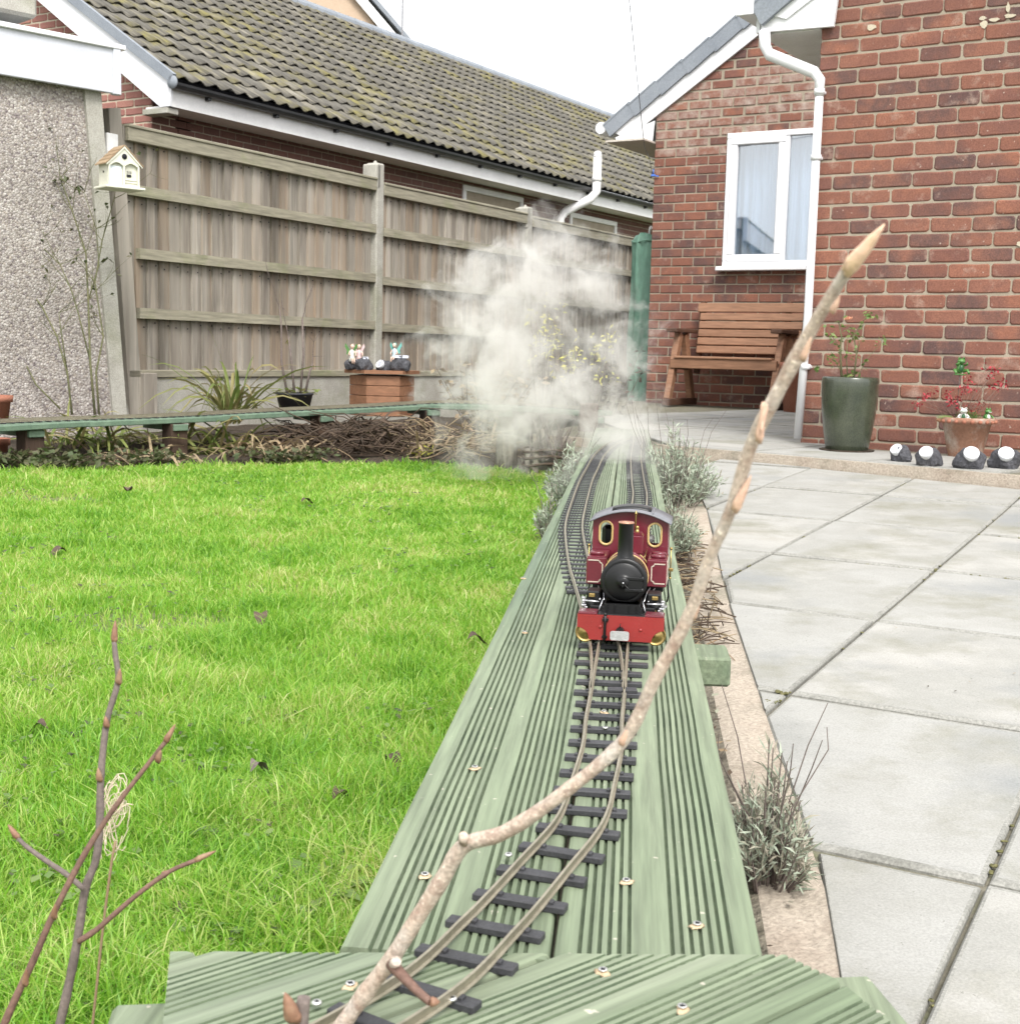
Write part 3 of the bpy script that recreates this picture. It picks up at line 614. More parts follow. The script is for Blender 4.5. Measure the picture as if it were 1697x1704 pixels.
for (X, Y) in [(527, 1671), (752, 1664), (846, 1424), (1007, 1212)]:
    p = atz(X, Y, ZD+HS+.001); m = MB(); m.lathe([(.0004, 0), (.0032, 0), (.0034, .001), (.0026, .002), (.0004, .0014)], 12, p)
    m.box((p[0], p[1], p[2]+.002), (.003, .0006, .0004), 0, None, 1); m.box((p[0], p[1], p[2]+.002), (.0006, .003, .0004), 0, None, 1)
    m.build('track_screw', [M['zinc'], M['dark']], tm, w=True)
# far trestle crossing the end of the garden
tp = spline([atd(*q) for q in [(-190, 724, 6.35), (0, 712, 6.9), (140, 706, 7.25), (275, 701, 7.6), (440, 692, 8.1), (600, 684, 8.55), (750, 677, 8.9), (900, 683, 8.8), (990, 690, 8.4)]], .05)
tp[:, 2] += .028
tr = thing('trestle', (tp[30][0], tp[30][1], .0), 'low green boarded trestle on dark posts along the far end of the lawn', 'trestle')
A = arc(tp); cutsS = [0, .22*A[-1], .40*A[-1], .56*A[-1], .72*A[-1], .86*A[-1], A[-1]]
for k in range(6):
    a, b = at_s(tp, cutsS[k])[0], at_s(tp, cutsS[k+1])[0]
    for sg in (-1, 1):
        d = (b-a)[:2]; d /= np.linalg.norm(d); n_ = np.array([d[1], -d[0]])
        e = .03 if k % 2 else 0
        m = MB(); m.beam((*(a[:2]+n_*sg*.076-d*.02), a[2]-.016-.003*(k % 2)), (*(b[:2]+n_*sg*.076+d*.02), b[2]-.016-.003*(k % 2)), .148, .03, .004); m.build('deck_board', M['deck_far'], tr, w=True)
A_px = [px(q)[0] for q in tp]
for f_ in [A[int(np.argmin(np.abs(np.array(A_px)-X)))]/A[-1] for X in (30, 275, 520, 700, 860, 1000)]:
    q, an = at_s(tp, f_*A[-1]); n_ = np.array([math.sin(an), -math.cos(an)]); m = MB(); m.box((q[0]+n_[0]*.10, q[1]+n_[1]*.10, (q[2]-.08)/2), (.105, .105, q[2]+.01), .004, Matrix.Rotation(an, 3, 'Z')); m.build('post', M['post_wood'], tr, w=True)
    n_ = np.array([math.sin(an), -math.cos(an)]); m = MB(); m.beam((*(q[:2]-n_*.17), q[2]-.055), (*(q[:2]+n_*.17), q[2]-.055), .09, .036, .003); m.build('bearer', M['deck_far'], tr, w=True)
ft = thing('distant_track', (tp[30][0], tp[30][1], tp[30][2]), 'model railway tracks running side by side along the low green trestle', 'railway track', 0, 'model railway tracks')
for off in (-.07, .07):
    pp = offset(tp, off)
    for sg in (-1, 1): rail(offset(pp, sg*GAU), ft)
m = MB(); Ls = A[-1]
for off in (-.07, .07):
    pp = offset(tp, off); AA_ = arc(pp); s_ = .02
    tt = np.gradient(pp[:, :2], axis=0)
    for s_ in np.arange(.02, AA_[-1]-.02, .053):
        q, an = at_s(pp, s_); m.box((q[0], q[1], q[2]+HS/2), (.074, .0125, HS), 0, Matrix.Rotation(an-math.pi/2, 3, 'Z'))
stuff(m.build('sleeper', M['sleeper'], ft, w=True))

# litter between the decking and the cement, specks on the slabs, moss in the joints
m = MB()
def flake(p, s_, mi):
    a = random.uniform(0, 6.28); d = Vector((math.cos(a), math.sin(a), random.uniform(-.2, .35)))*s_; e = Vector((-d.y, d.x, random.uniform(-.2, .3)*s_))*random.uniform(.25, .6); p = Vector(map(float, p))
    m.add([p-d, p-d*.2+e, p+d, p+d*.1-e], [(0, 1, 2), (0, 2, 3)], mi)
for k in range(900):
    y = random.uniform(1.0, 5.4); x = dedge(y)+.30+abs(random.gauss(0, .035))+.01; z = zpl((x, y), PL)-.004+random.uniform(0, .012)
    flake((x, y, z), random.uniform(.003, .011)*(1+.1*y), random.choice((0, 0, 1, 2)))
for k in range(260):
    y = random.uniform(2.9, 4.4); x = dedge(y)+.32+random.uniform(0, .12); z = zpl((x, y), PL)+random.uniform(-.004, .02)
    p = Vector((x, y, z)); d = Vector((random.gauss(0, 1), random.gauss(0, 1), random.gauss(.1, .2))).normalized()*random.uniform(.02, .06); m.tube([p-d, p+d*.2+Vector((0, 0, .004)), p+d], [.0018, .0015, .0008], 4, False, random.choice((0, 1)))
for k in range(70):
    q = atpl(random.uniform(1220, 1690), random.uniform(800, 1690), PL); q = q[:2]
    if (q-bl[0])[0] < 0: continue
    flake((*q, zpl(q, PL)+.004), random.uniform(.002, .006), random.choice((0, 1)))
o = tag(m.build('leaf_litter', [M['dead'], M['straw'], M['lav_dry']], None, recalc=False), 'brown scraps of leaf and twig along the cement edging and paving', 'litter', None, 'stuff')
m = MB()
for i in range(-1, 3):
    for j in range(0, 7):
        for k in range(20):
            a = (SO+SU*i+SV*(j+random.random())) if k % 2 else (SO+SU*(i+random.random())+SV*j)
            if math.sin(a[0]*9+a[1]*4)+math.sin(a[1]*7) < .35 or (a-st[0])@sn < .03 or a[0] < np.interp(a[1], [q[1] for q in bl[::-1]], [q[0] for q in bl[::-1]]): continue
            m.ball((*a, zpl(a, PL)-.004), (random.uniform(.003, .007), random.uniform(.003, .007), random.uniform(.0012, .0025)), 6, 4, 0, .35)
for (X, Y) in ((1578, 1673), (1585, 1690), (1442, 772), (1300, 1150), (1283, 1164)):
    a = atpl(X, Y, PL)
    for k in range(26): r_ = random.uniform(.002, .0045); m.ball((a[0]+random.gauss(0, .007), a[1]+random.gauss(0, .014), a[2]-.002), (r_, r_, r_*.6), 6, 4, 0, .35)
tag(m.build('moss', M['moss'], None, recalc=False), 'small tufts of green moss growing in the joints between paving slabs', 'moss', None, 'stuff')

m = MB()                                   # small broad leaves of clover and weeds among the grass
for k in range(1500):
    y = math.exp(random.uniform(math.log(1.15), math.log(6.8))); x = dedge(y)-.02-random.random()**.9*(.42*y+.3)
    if math.sin(x*4+y*2)+math.sin(y*3.1-x*5) < .1: continue
    n = random.randint(2, 4)
    for i in range(n):
        a = random.uniform(0, 6.28); L = random.uniform(.006, .014)*(1+.10*y); d = Vector((math.cos(a), math.sin(a), .25))*L; e = Vector((-d.y, d.x, random.uniform(-.3, .3)*L))*.42; p = Vector((x+random.gauss(0, .008), y+random.gauss(0, .008), random.uniform(.012, .030)))
        m.add([p, p+d*.55+e, p+d, p+d*.55-e], [(0, 1, 2, 3)], random.choice((0, 0, 1)))
tag(m.build('clover', [M['rose'], M['ivy']], None, recalc=False), 'small broad clover and weed leaves scattered through the lawn', 'clover', None, 'stuff')
# ================================================================ brickwork
def brick_meshes(kind, mt, L, h, d=.05):
    out = []
    for k in range(6):
        m = MB(); c = random.uniform(.006, .011); O = []
        a, b = L/2, h/2
        for (x, z) in ((-a+c, -b), (-a*.33, -b), (a*.33, -b), (a-c, -b), (a, -b+c), (a, b-c), (a-c, b), (a*.33, b), (-a*.33, b), (-a+c, b), (-a, b-c), (-a, -b+c)):
            O.append((x+random.uniform(-.0016, .0016), z+random.uniform(-.0018, .0018)))
        n = len(O); f = random.uniform(.0045, .007); q = [random.uniform(-.0012, .0012) for _ in O]
        I = [(x*(1-f/a), z*(1-f/b)) for x, z in O]
        vs = [(x, d/2, z) for x, z in O]+[(x, -d/2+.004+abs(e), z) for (x, z), e in zip(O, q)]+[(x, -d/2+e*.5, z) for (x, z), e in zip(I, q)]
        m.add(vs, [(r*n+i, r*n+(i+1) % n, (r+1)*n+(i+1) % n, (r+1)*n+i) for r in (0, 1) for i in range(n)]+[tuple(2*n+i for i in range(n))])
        me = m.mesh('brick', mt); bm = bmesh.new(); bm.from_mesh(me); bmesh.ops.recalc_face_normals(bm, faces=bm.faces); bm.to_mesh(me); bm.free(); out.append(me)
    return out
def wall_cells(x0, x1, z0, z1, L, H, par, openings=(), top=None, gap=.011, phase=0.0):
    out = []; r_ = 0; z = z0
    while z < z1-.01:
        x = x0+phase-(L/2 if (r_+par) % 2 else 0)
        while x < x1:
            a, b = max(x, x0), min(x+L, x1); segs = [(a, b)]
            for (ox0, ox1, oz0, oz1) in openings:
                if z+H*.5 > oz0 and z+H*.5 < oz1:
                    n = []
                    for (p, q) in segs:
                        if q <= ox0 or p >= ox1: n.append((p, q)); continue
                        if p < ox0: n.append((p, ox0))
                        if q > ox1: n.append((ox1, q))
                    segs = n
            for (p, q) in segs:
                if q-p < .03: continue
                if top and z+H*.6 > min(top(p+.01), top(q-.01)) + .05: continue
                out.append((p+gap/2, q-gap/2, z, H-gap))
            x += L
        z += H; r_ += 1
    return out
def lay_bricks(cells, meshes, L, parent, y, budget, frame, stuff_mat, d=.05, proud=.0025, pick=None, mat2=None):
    def seen(c):
        p = frame.w((c[0]+c[1])/2, y, c[2]+c[3]/2); X, Y, t = px(p); return -40 < X < 1740 and -40 < Y < 1740
    cells = sorted(cells, key=lambda c: (not seen(c), np.linalg.norm(frame.w((c[0]+c[1])/2, y, c[2])-EYE)))
    m = MB(); n = 0
    for c in cells:
        ln = c[1]-c[0]; cx, cz = (c[0]+c[1])/2, c[2]+c[3]/2; yy = y+d/2+random.uniform(-proud, proud)
        if n < budget and seen(c):
            o = link('brick', random.choice(pick(c) if pick else meshes), parent, (cx, yy, cz+random.uniform(-.001, .001)), (random.uniform(-.006, .006), random.uniform(-.004, .004), random.uniform(-.006, .006)), (ln/(L-.011), 1, 1)); n += 1
        else: m.box((cx, yy, cz), (ln, d, c[3]), .004, None, 1 if pick and pick(c) is not meshes else 0)
    if m.v: stuff(m.build('brick', [stuff_mat, mat2 or stuff_mat], parent, recalc=False))
    return n
# ---------------------------------------------------------------- the brick house on the right
house = thing('brick_house', (*FH.o[:2], 0), 'red brick house with a gabled back wall, white window and a nearer wing', 'house', R(-31))
xc, yc, _ = FH.l((1.575, 7.2, 0)); xc -= .008
zc = [FH.on(1360, Y, yc)[1] for Y in (365.5, 512)]; Hn = (zc[0]-zc[1])/6; zn0 = zc[1]-Hn*round((zc[1]-.20)/Hn+.8)
bx = MB()                                             # near wing: mortar body
bx.box((xc+1.6+.006, yc+2.05+.005, 1.4), (3.2, 4.10, 3.0)); bx.build('wing_wall', M['mortar'], house)
Ln = .2085
cells = wall_cells(xc, xc+1.9, zn0, 2.95, Ln, Hn, 0 if round((zc[0]-zn0)/Hn) % 2 == 1 else 1, gap=.009)
bmN = brick_meshes('n', M['brick'], Ln-.009, Hn-.009)
nb = lay_bricks(cells, bmN, Ln, house, yc, 190, FH, M['brick'])
# the wing's corner return, laid the same way along the side facing the bench (joined, seen edge on)
m = MB(); r_ = 0; z = zn0
while z < 2.9:
    y = yc+.052+(Ln/2 if r_ % 2 else 0)
    while y < yc+4.1: m.box((xc+.027, min(y+Ln/2, yc+4.0), z+Hn/2-.005), (.05, Ln-.011, Hn-.011), .004); y += Ln
    z += Hn; r_ += 1
stuff(m.build('return_brick', M['brick'], house, recalc=False))
# back gable wall
zb = [FH.on(1085, 100+Y/5.657)[1] for Y in (1090, 1515)]; Hb = (zb[0]-zb[1])/5; zb0 = zb[1]-Hb*math.ceil((zb[1]-.2)/Hb)
wx0, wz1 = FH.on(1209, 222); wx0b, wz0 = FH.on(1203, 444); wx0 = (wx0+wx0b)/2; wx1 = wx0+1.24
gl = [FH.on(1085, 205), FH.on(1230, 85)]; gs = (gl[1][1]-gl[0][1])/(gl[1][0]-gl[0][0])
gtop = lambda x: gl[0][1]+.13+gs*(x-gl[0][0])
Lb = .2105
cells = wall_cells(0, xc+.1, zb0, 5.2, Lb, Hb, 0, [(wx0, wx1, wz0, wz1)], gtop, gap=.012)
for k, c in enumerate(cells):             # the upper courses were re-pointed with wide pale joints
    if 2.45 < c[2] < 3.2 and random.random() < .85:
        e = random.uniform(.003, .010); f_ = random.uniform(.003, .009); cells[k] = (c[0]+e, c[1]-random.uniform(.003, .010), c[2]+f_*.5, c[3]-f_)
bmB = brick_meshes('b', M['brick'], Lb-.012, Hb-.012)
bmS = brick_meshes('s', M['brick_smeared'], Lb-.012, Hb-.012)
def lay_pick(c): return bmS if c[2] > 2.42 and c[2] < 3.15 and random.random() < .8 else bmB
lay_bricks(cells, bmB, Lb, house, 0, 300-nb, FH, M['brick'], .05, .0025, lay_pick, M['brick_smeared'])
poly = [(0.006, 0), (5, 0), (5, gtop(5)-.06), (.006, gtop(0)-.06)]
m = MB()
for q in ([(.006, 0), (wx0, 0), (wx0, gtop(wx0)-.06), (.006, gtop(0)-.06)], [(wx0, 0), (wx1, 0), (wx1, wz0), (wx0, wz0)], [(wx0, wz1), (wx1, wz1), (wx1, gtop(wx1)-.06), (wx0, gtop(wx0)-.06)], [(wx1, 0), (4.4, 0), (4.4, gtop(4.4)-.06), (wx1, gtop(wx1)-.06)]):
    m.prism(q, .007, .25, lambda a, b, c: (a, c, b))
m.box((.15, 3.0, 1.25), (.28, 5.6, 2.5)); m.build('gable_wall', M['mortar'], house)
# window
def window(parent, x0, x1, z0, z1, y, splits, sill=True, pane_mat='glass', fr=.05, inner=True, name='window', frame_mat='white'):
    m = MB(); D = .07
    for (a, b, c, d) in ((x0, x1, z1-fr, z1), (x0, x1, z0, z0+fr), (x0, x0+fr, z0+fr, z1-fr), (x1-fr, x1, z0+fr, z1-fr)):
        m.box(((a+b)/2, y+D/2, (c+d)/2), (b-a, D, d-c), .006)
    for s_ in splits: m.box((s_, y+D/2+.002, (z0+z1)/2), (fr*.9, D-.004, z1-z0-2*fr), .004)
    w = m.build(name, M[frame_mat], parent)
    xs = [x0+fr]+[q for s_ in splits for q in (s_-fr*.45, s_+fr*.45)]+[x1-fr]
    for k in range(0, len(xs), 2):
        a, b, c, d = xs[k], xs[k+1], z0+fr, z1-fr; yy = y+.03
        if inner and k == 0:
            m = MB(); e = .055; y2 = y-.012
            for (p, q, r, s_) in ((a-.01, b+.01, d-e, d+.01), (a-.01, b+.01, c-.01, c+e), (a-.01, a+e, c+e, d-e), (b-e, b+.01, c+e, d-e)):
                m.box(((p+q)/2, y2+.03, (r+s_)/2), (q-p, .05, s_-r), .008)
            m.build('sash', M[frame_mat], w); a, b, c, d = a+e, b-e, c+e, d-e
        m = MB(); m.box(((a+b)/2, yy, (c+d)/2), (b-a, .006, d-c)); m.build('pane', M[pane_mat], w)
    if sill:
        m = MB(); m.box(((x0+x1)/2, y-.02, z0-.02), (x1-x0+.05, .14, .038), .006); m.build('sill', M[frame_mat], w)
    return w
xm = FH.on(1306, 330)[0]
wdw = window(house, wx0, wx1, wz0, wz1, -.012, [xm], True)
m = MB(); k_ = 60; P = []
for i in range(k_+1): x = wx0+.05+(wx1-wx0-.1)*i/k_; P.append((x, .16+.022*math.sin(i*1.35)+.01*math.sin(i*.7)))
vs = [(x, y, z) for z in (wz0+.02, wz1-.02) for x, y in P]; m.add(vs, [(i, i+1, k_+2+i, k_+1+i) for i in range(k_)], 0, True); m.build('curtain', M['curtain'], wdw, recalc=False)
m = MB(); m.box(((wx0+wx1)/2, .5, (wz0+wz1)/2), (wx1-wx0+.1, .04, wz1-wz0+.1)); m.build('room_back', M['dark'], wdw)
# verges and roofs. o: lower outer end on the plane y=yf, slope gs
def verge(parent, x0, zt, slope, n, L, yf, bw, soff, name):
    a = math.atan(slope); ca, sa = math.cos(a), math.sin(a); ts = lambda s_, h: (x0+s_*ca-h*sa, zt+s_*sa+h*ca)
    tot = n*L
    m = MB(); m.prism([ts(.02, -.03), ts(tot, -.03), ts(tot, -.03-bw), ts(.02+.1, -.03-bw)], yf+.02, yf+.045, lambda p, q, c: (p, c, q)); m.build('bargeboard', M['white'], parent)
    for k in range(n):
        p, q = ts(k*L-.012, .0), ts((k+1)*L, .012); h = .12
        m = MB(); m.prism([ts(k*L, -.10), ts((k+1)*L+.02, -.085), ts((k+1)*L+.02, .035), ts(k*L, .02)], yf-.005-.003*(k % 2), yf+.03, lambda A, B, c: (A, c, B))
        m.prism([ts(k*L, .02), ts((k+1)*L+.02, .035), ts((k+1)*L+.02, .05), ts(k*L, .035)], yf-.009-.003*(k % 2), yf+.25, lambda A, B, c: (A, c, B))
        m.build('verge_cap', M['slate'], parent)
    m = MB(); m.prism([ts(0, -.02), ts(tot, -.02), ts(tot, .02), ts(0, .02)], yf+.05, yf+6.5, lambda A, B, c: (A, c, B)); m.build('roof', M['slate'], parent)
    if soff:
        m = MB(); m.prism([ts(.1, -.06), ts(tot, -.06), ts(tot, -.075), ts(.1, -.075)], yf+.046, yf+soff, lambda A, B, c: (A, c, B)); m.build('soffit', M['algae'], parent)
    return ts
yb = -.05
b0, b1 = FH.on(1006, 212, yb), FH.on(1238, 24, yb); gs2 = (b1[1]-b0[1])/(b1[0]-b0[0])
ts1 = verge(house, b0[0], b0[1], gs2, 8, .30, yb, .185, .048, 'back')
e0, e1_ = FH.on(1030, 238, yb), FH.on(1084, 237, yb)
m = MB(); q = FH.on(1085, 200, yb); q2 = FH.on(1022, 228, yb); m.prism([q2, FH.on(1028, 240, yb), e1_, (q[0]+.02, q[1])], yb+.015, yb+.019, lambda a, b, c: (a, c, b)); m.build('box_end', M['white'], house)
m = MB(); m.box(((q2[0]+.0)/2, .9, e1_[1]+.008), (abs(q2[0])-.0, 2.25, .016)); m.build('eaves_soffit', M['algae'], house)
q3 = FH.on(1004, 212, yb); m = MB(); m.tube([(q3[0]-.03, yb+.0, q3[1]-.0), (q3[0]-.03, 2.5, q3[1])], .055, 10); m.build('gutter', M['white'], house)
# near wing's eaves, verge, soffit and downpipe
yw = yc-.06
n0, n1 = FH.on(1262, 42, yw), FH.on(1385, 42, yw); k0, k1 = FH.on(1262, 22, yw), FH.on(1300, -14, yw); gs3 = .64
ts2 = verge(house, n0[0]-.03, FH.on(1262, 16, yw)[1], gs3, 7, .30, yw-.02, .12, 0, 'wing')
m = MB(); zz = FH.on(1385, 42, yw)[1]; xa = FH.on(1290, 52, yw)[0]; xb = n1[0]; xt = FH.on(1397, -4, yw)
sl_ = lambda x: n0[1]+.055+gs3*(x-n0[0])
m.prism([(n0[0]+.01, FH.on(1265, 52, yw)[1]), (xb, zz), (xt[0]+.02, xt[1]+.35), (n0[0]+.01, sl_(n0[0])-.02)], yw+.012, yw+.036, lambda a, b, c: (a, c, b)); m.build('box_end', M['white'], house)
m = MB(); m.box(((n0[0]+xc)/2+.0, yw+1.6, zz+.012), (xc-n0[0]-.002, 3.1, .02)); m.build('eaves_soffit', M['white_old'], house)
m = MB(); m.box((n0[0]-.012, yw+1.6, zz+.09), (.022, 3.15, .16)); m.build('fascia', M['white'], house)
m = MB(); gx = n0[0]-.07; m.prism([(gx-.045, zz+.10), (gx-.045, zz+.19), (gx-.04, zz+.19), (gx-.035, zz+.108), (gx+.035, zz+.108), (gx+.04, zz+.19), (gx+.045, zz+.19), (gx+.045, zz+.10)], yw-.03, yw+3.2, lambda a, b, c: (a, c, b))
m.box((gx, yw-.032, zz+.147), (.10, .012, .105), .003); m.build('gutter', M['white'], house)
sw = []
ysn = yc-.045
for (X, Y) in ((1272, 50), (1273, 76), (1280, 90), (1355, 120), (1364, 132), (1363, 160)): a = FH.on(X, Y, ysn); sw.append((a[0], ysn, a[1]))
m = MB(); m.tube(sw, [.031, .031, .032, .031, .028, .0245], 12)
xp = sw[-1][0]; m.tube([sw[-1], (xp, ysn, .9), (xp-.022, ysn, .235)], .0225, 12); pipe = m.build('downpipe', M['white'], house)
for z in (FH.on(1352, 262, ysn)[1], FH.on(1342, 610, ysn)[1], FH.on(1366, 152, ysn)[1]):
    m = MB(); m.tube([(xp, ysn, z-.014), (xp, ysn, z+.014)], .028, 12); m.box((xp+.002, yc-.02, z), (.04, .05, .016), .003); m.build('bracket', M['white'], pipe)
# telephone wire clipped to the gable, its blue clip, and dabs on the near wall
ca = FH.on(1088, 292); cl = thing('telephone_wire', FH.w(ca[0], -.03, ca[1]), 'thin grey overhead wire running down to the left corner of the brick gable', 'wire')
p1 = FH.w(ca[0], -.03, ca[1]); p0 = FH.w(.03, -.27, FH.on(1082, 243, -.27)[1]); p2 = atd(1047, 0, 9.0); p3 = atd(1020, -190, 7.5)
m = MB(); m.tube([p1, FH.w(.0, -.1, FH.on(1084, 262, -.1)[1]), p0, p0*.75+p2*.25-np.array([0, 0, .01]), p0*.4+p2*.6-np.array([0, 0, .012]), p2, p3], .0034, 6); m.build('cable', M['cable'], cl, w=True)
m = MB(); q = FH.w(ca[0], -.02, ca[1]); m.box(q, (.04, .03, .02), .004); m.tube([q, q+np.array([.0, -.02, .05])], .006, 6); m.tube([q, q+np.array([.05, -.02, -.01])], .006, 6); m.build('clip', M['blue'], cl, w=True)
for (X, Y, r_) in ((1450, 45, .02), (1697, 405, .016)):
    a = FH.on(X, Y, yc); m = MB()
    m.prism([(a[0]+r_*1.15*math.cos(t)*random.uniform(.7, 1.2), a[1]+r_*.8*math.sin(t)*random.uniform(.7, 1.2)) for t in np.linspace(0, 6, 11)], yc-.004, yc+.004, lambda p, q, c: (p, c, q)); m.build('filler_dab', M['mortar_light'], house)
m = MB()
for (X, Y, w_, h_) in ((1637, 40, 10, 9), (1655, 32, 14, 3), (1681, 26, 14, 4), (1677, 12, 4, 12), (1635, 30, 10, 4)):
    a, b = FH.on(X-w_*.7, Y-h_*.7, yc), FH.on(X+w_*.7, Y+h_*.7, yc); cx, cz, rx, rz = (a[0]+b[0])/2, (a[1]+b[1])/2, abs(b[0]-a[0])/2, abs(a[1]-b[1])/2
    m.prism([(cx+rx*math.cos(t)*random.uniform(.7, 1.2), cz+rz*math.sin(t)*random.uniform(.6, 1.2)) for t in np.linspace(0, 6, 12)], yc-.0035, yc+.004, lambda p, q, c: (p, c, q))
m.build('crack_filler', M['mortar_light'], house)
# ================================================================ neighbour's bungalow
bung = thing('neighbour_bungalow', (*FN.o[:2], 0), 'long brick bungalow with a mossy brown tiled roof and black gutter behind the fence', 'house', R(59))
zf0, zf1 = 2.80, 3.02; LEN = 19.0; RW = 4.0; RZ = 5.63; RE = 3.06
pit = math.atan((RZ-RE)/RW); cpi, spi = math.cos(pit), math.sin(pit)
m = MB(); m.box((LEN/2+.36, .356+2, 1.4), (LEN-.5, 4.0, 3.0)); m.build('wall', M['mortar'], bung)
cells = wall_cells(.10, LEN-.2, 1.5, 2.9, .225, .075, 0, [(FN.on(771, 300, .34)[0], FN.on(870, 300, .34)[0], 1.2, 2.74), (FN.on(950, 300, .34)[0], FN.on(1027, 300, .34)[0], 1.5, 2.68)])
m = MB()
for c in cells: m.box(((c[0]+c[1])/2, .35+.025+random.uniform(-.002, .002), c[2]+c[3]/2), (c[1]-c[0], .05, c[3]), .004)
stuff(m.build('brick', M['brick_dark'], bung, recalc=False))
# gable end, seen at the left: bricks run along y
gy = lambda z: RW*(z-RE+.12)/(RZ-RE)
m = MB(); m.prism([(.355, 0), (8, 0), (8, RE-.05), (RW, RZ-.1), (.355, RE+.1)], .107, .40, lambda a, b, c: (c, a, b)); m.build('gable', M['mortar_light'], bung)
H_ = .075; L_ = .235; z = 1.2; r_ = 0; gb = brick_meshes('g', M['brick_far'], L_-.014, H_-.014); left = MB(); nb2 = 0
while z < 5.6:
    y = .352-(L_/2 if r_ % 2 else 0)
    while y < 4.6:
        a, b = max(y, .352), y+L_
        if b-a > .05 and z+H_ < RE-.16+(RZ-RE)*a/RW:
            p = FN.w(.10, (a+b)/2, z); X, Y, t = px(p)
            o = None
            if -30 < X < 320 and -20 < Y < 290:
                o = link('brick', random.choice(gb), bung, (.10+.025+random.uniform(-.002, .002), (a+b)/2, z+H_/2), (0, 0, -math.pi/2), ((b-a-.014)/(L_-.014), 1, 1)); nb2 += 1
            else: left.box((.125, (a+b)/2, z+H_/2), (.05, b-a-.014, H_-.014), .004)
        y += L_
    z += H_; r_ += 1
stuff(left.build('brick', M['brick_far'], bung, recalc=False))
# fascia, soffit, bargeboard, gutter
m = MB(); m.box((LEN/2, .012, (zf0+zf1)/2), (LEN, .024, zf1-zf0)); m.build('fascia', M['white_old'], bung)
m = MB(); m.box((LEN/2, .19, zf0+.012), (LEN-.06, .33, .016)); m.build('soffit', M['white_old'], bung)
tsb = lambda s_, h: (s_*cpi-h*spi, RE+s_*spi+h*cpi)
SLN = RW/cpi
m = MB(); m.prism([tsb(-.06, -.04), tsb(SLN, -.04), tsb(SLN, -.15), (.12, zf0), (-.002, zf0)], -.02, .006, lambda a, b, c: (c, a, b)); m.build('bargeboard', M['white'], bung)
m = MB(); m.prism([tsb(-.05, -.035), tsb(SLN, -.035), tsb(SLN, .05), tsb(-.05, .05)], -.045, .0, lambda a, b, c: (c, a, b)); m.build('verge_strip', M['slate'], bung)
m = MB(); m.box((.04, .18, zf0-.035), (.14, .32, .05), .004); m.build('eaves_block', M['concrete'], bung)
g0 = 3.0
m = MB(); pr = [(-.055+.055*math.cos(t), g0+.0+.055*math.sin(t)) for t in np.linspace(math.pi, 2*math.pi, 9)]; pr2 = [(-.055+.048*math.cos(t), g0+.048*math.sin(t)) for t in np.linspace(2*math.pi, math.pi, 9)]
m.prism(pr+pr2, -.03, LEN, lambda a, b, c: (c, a, b)); gut = m.build('gutter', M['black_plastic'], bung)
for k in range(20):
    m = MB(); m.box((.45+k*.95, -.02, g0-.055), (.045, .055, .05), .004); m.build('gutter_bracket', M['black_plastic'], gut)
m = MB(); m.lathe([(.001, 0), (.06, 0), (.06, .012), (.001, .012)], 14, (-.045, -.055, g0+.002), Matrix.Rotation(math.pi/2, 3, 'Y')); m.build('end_cap', M['slate'], gut)
# tiles: double roman, each its own piece near the camera
TW, TG, TLn = .40, .295, .36
def tile_mesh(k):
    n = 25; xs = [TW*i/(n-1) for i in range(n)]
    hz = lambda x, k=1.0:   .031*k*max(0, 1-(abs(((x/TW*2) % 1)-.5)*2/.66)**2)**.8+.0065*abs(math.sin(x/TW*math.pi*6))
    jz = [random.uniform(-.0015, .0015) for _ in xs]
    rows = [(-.0, .004, .93), (-.002, .012, 1), (TLn*.4, .010, .8), (TLn, .000, .42)]
    vs = []; fs = []
    for (s_, z_, t_) in rows:
        for x, q in zip(xs, jz): vs.append((x+.002, s_, z_+hz(x, t_)+q))
    for r_ in range(3):
        for i in range(n-1): a = r_*n+i; fs.append((a, a+1, a+n+1, a+n))
    m = MB(); m.add(vs, fs, 0, True)
    for i in range(len(m.sm)):
        if i < n-1: m.sm[i] = False
    return m.mesh('roof_tile', M['tile'])
TM = [tile_mesh(k) for k in range(4)]
m = MB(); m.prism([tsb(0, -.03), tsb(SLN, -.03), tsb(SLN, 0), tsb(0, 0)], 0.0, LEN, lambda a, b, c: (c, a, b)); roof = m.build('roof', M['dark'], bung)
m = MB(); m.prism([(RW, RZ-.03), (2*RW, RE-.03), (2*RW, RE), (RW, RZ)], 0, LEN, lambda a, b, c: (c, a, b)); m.build('back_roof', M['tile'], bung)
lst = []
nr = int(SLN/TG)+1
for r_ in range(nr):
    s_ = -.05+r_*TG
    for i in range(int((LEN-.0)/TW)+1):
        x = i*TW; y_, z_ = tsb(s_, 0); p = FN.w(x+.2, y_, z_); X, Y, t = px(p)
        lst.append((-40 < X < 1740 and -60 < Y < 500, t, x, r_, y_, z_))
lst.sort(key=lambda q: (not q[0], q[1])); rest = MB(); nt_ = 0
Mt = Matrix.Rotation(pit, 3, 'X')
for (v_, t, x, r_, y_, z_) in lst:
    rot = (pit-.012+random.uniform(-.006, .006), random.uniform(-.004, .004), random.uniform(-.006, .006))
    if v_ and nt_ < 300: link('roof_tile', random.choice(TM), roof, (x, y_, z_+random.uniform(0, .004)), rot); nt_ += 1
    else:
        me = random.choice(TM); E_ = Matrix.Rotation(rot[0], 3, 'X'); o = len(rest.v)
        rest.v += [tuple(E_ @ v.co+Vector((x, y_, z_+random.uniform(0, .001)))) for v in me.vertices]
        for f in me.polygons: rest.f.append([o+i for i in f.vertices]); rest.m.append(0); rest.sm.append(True)
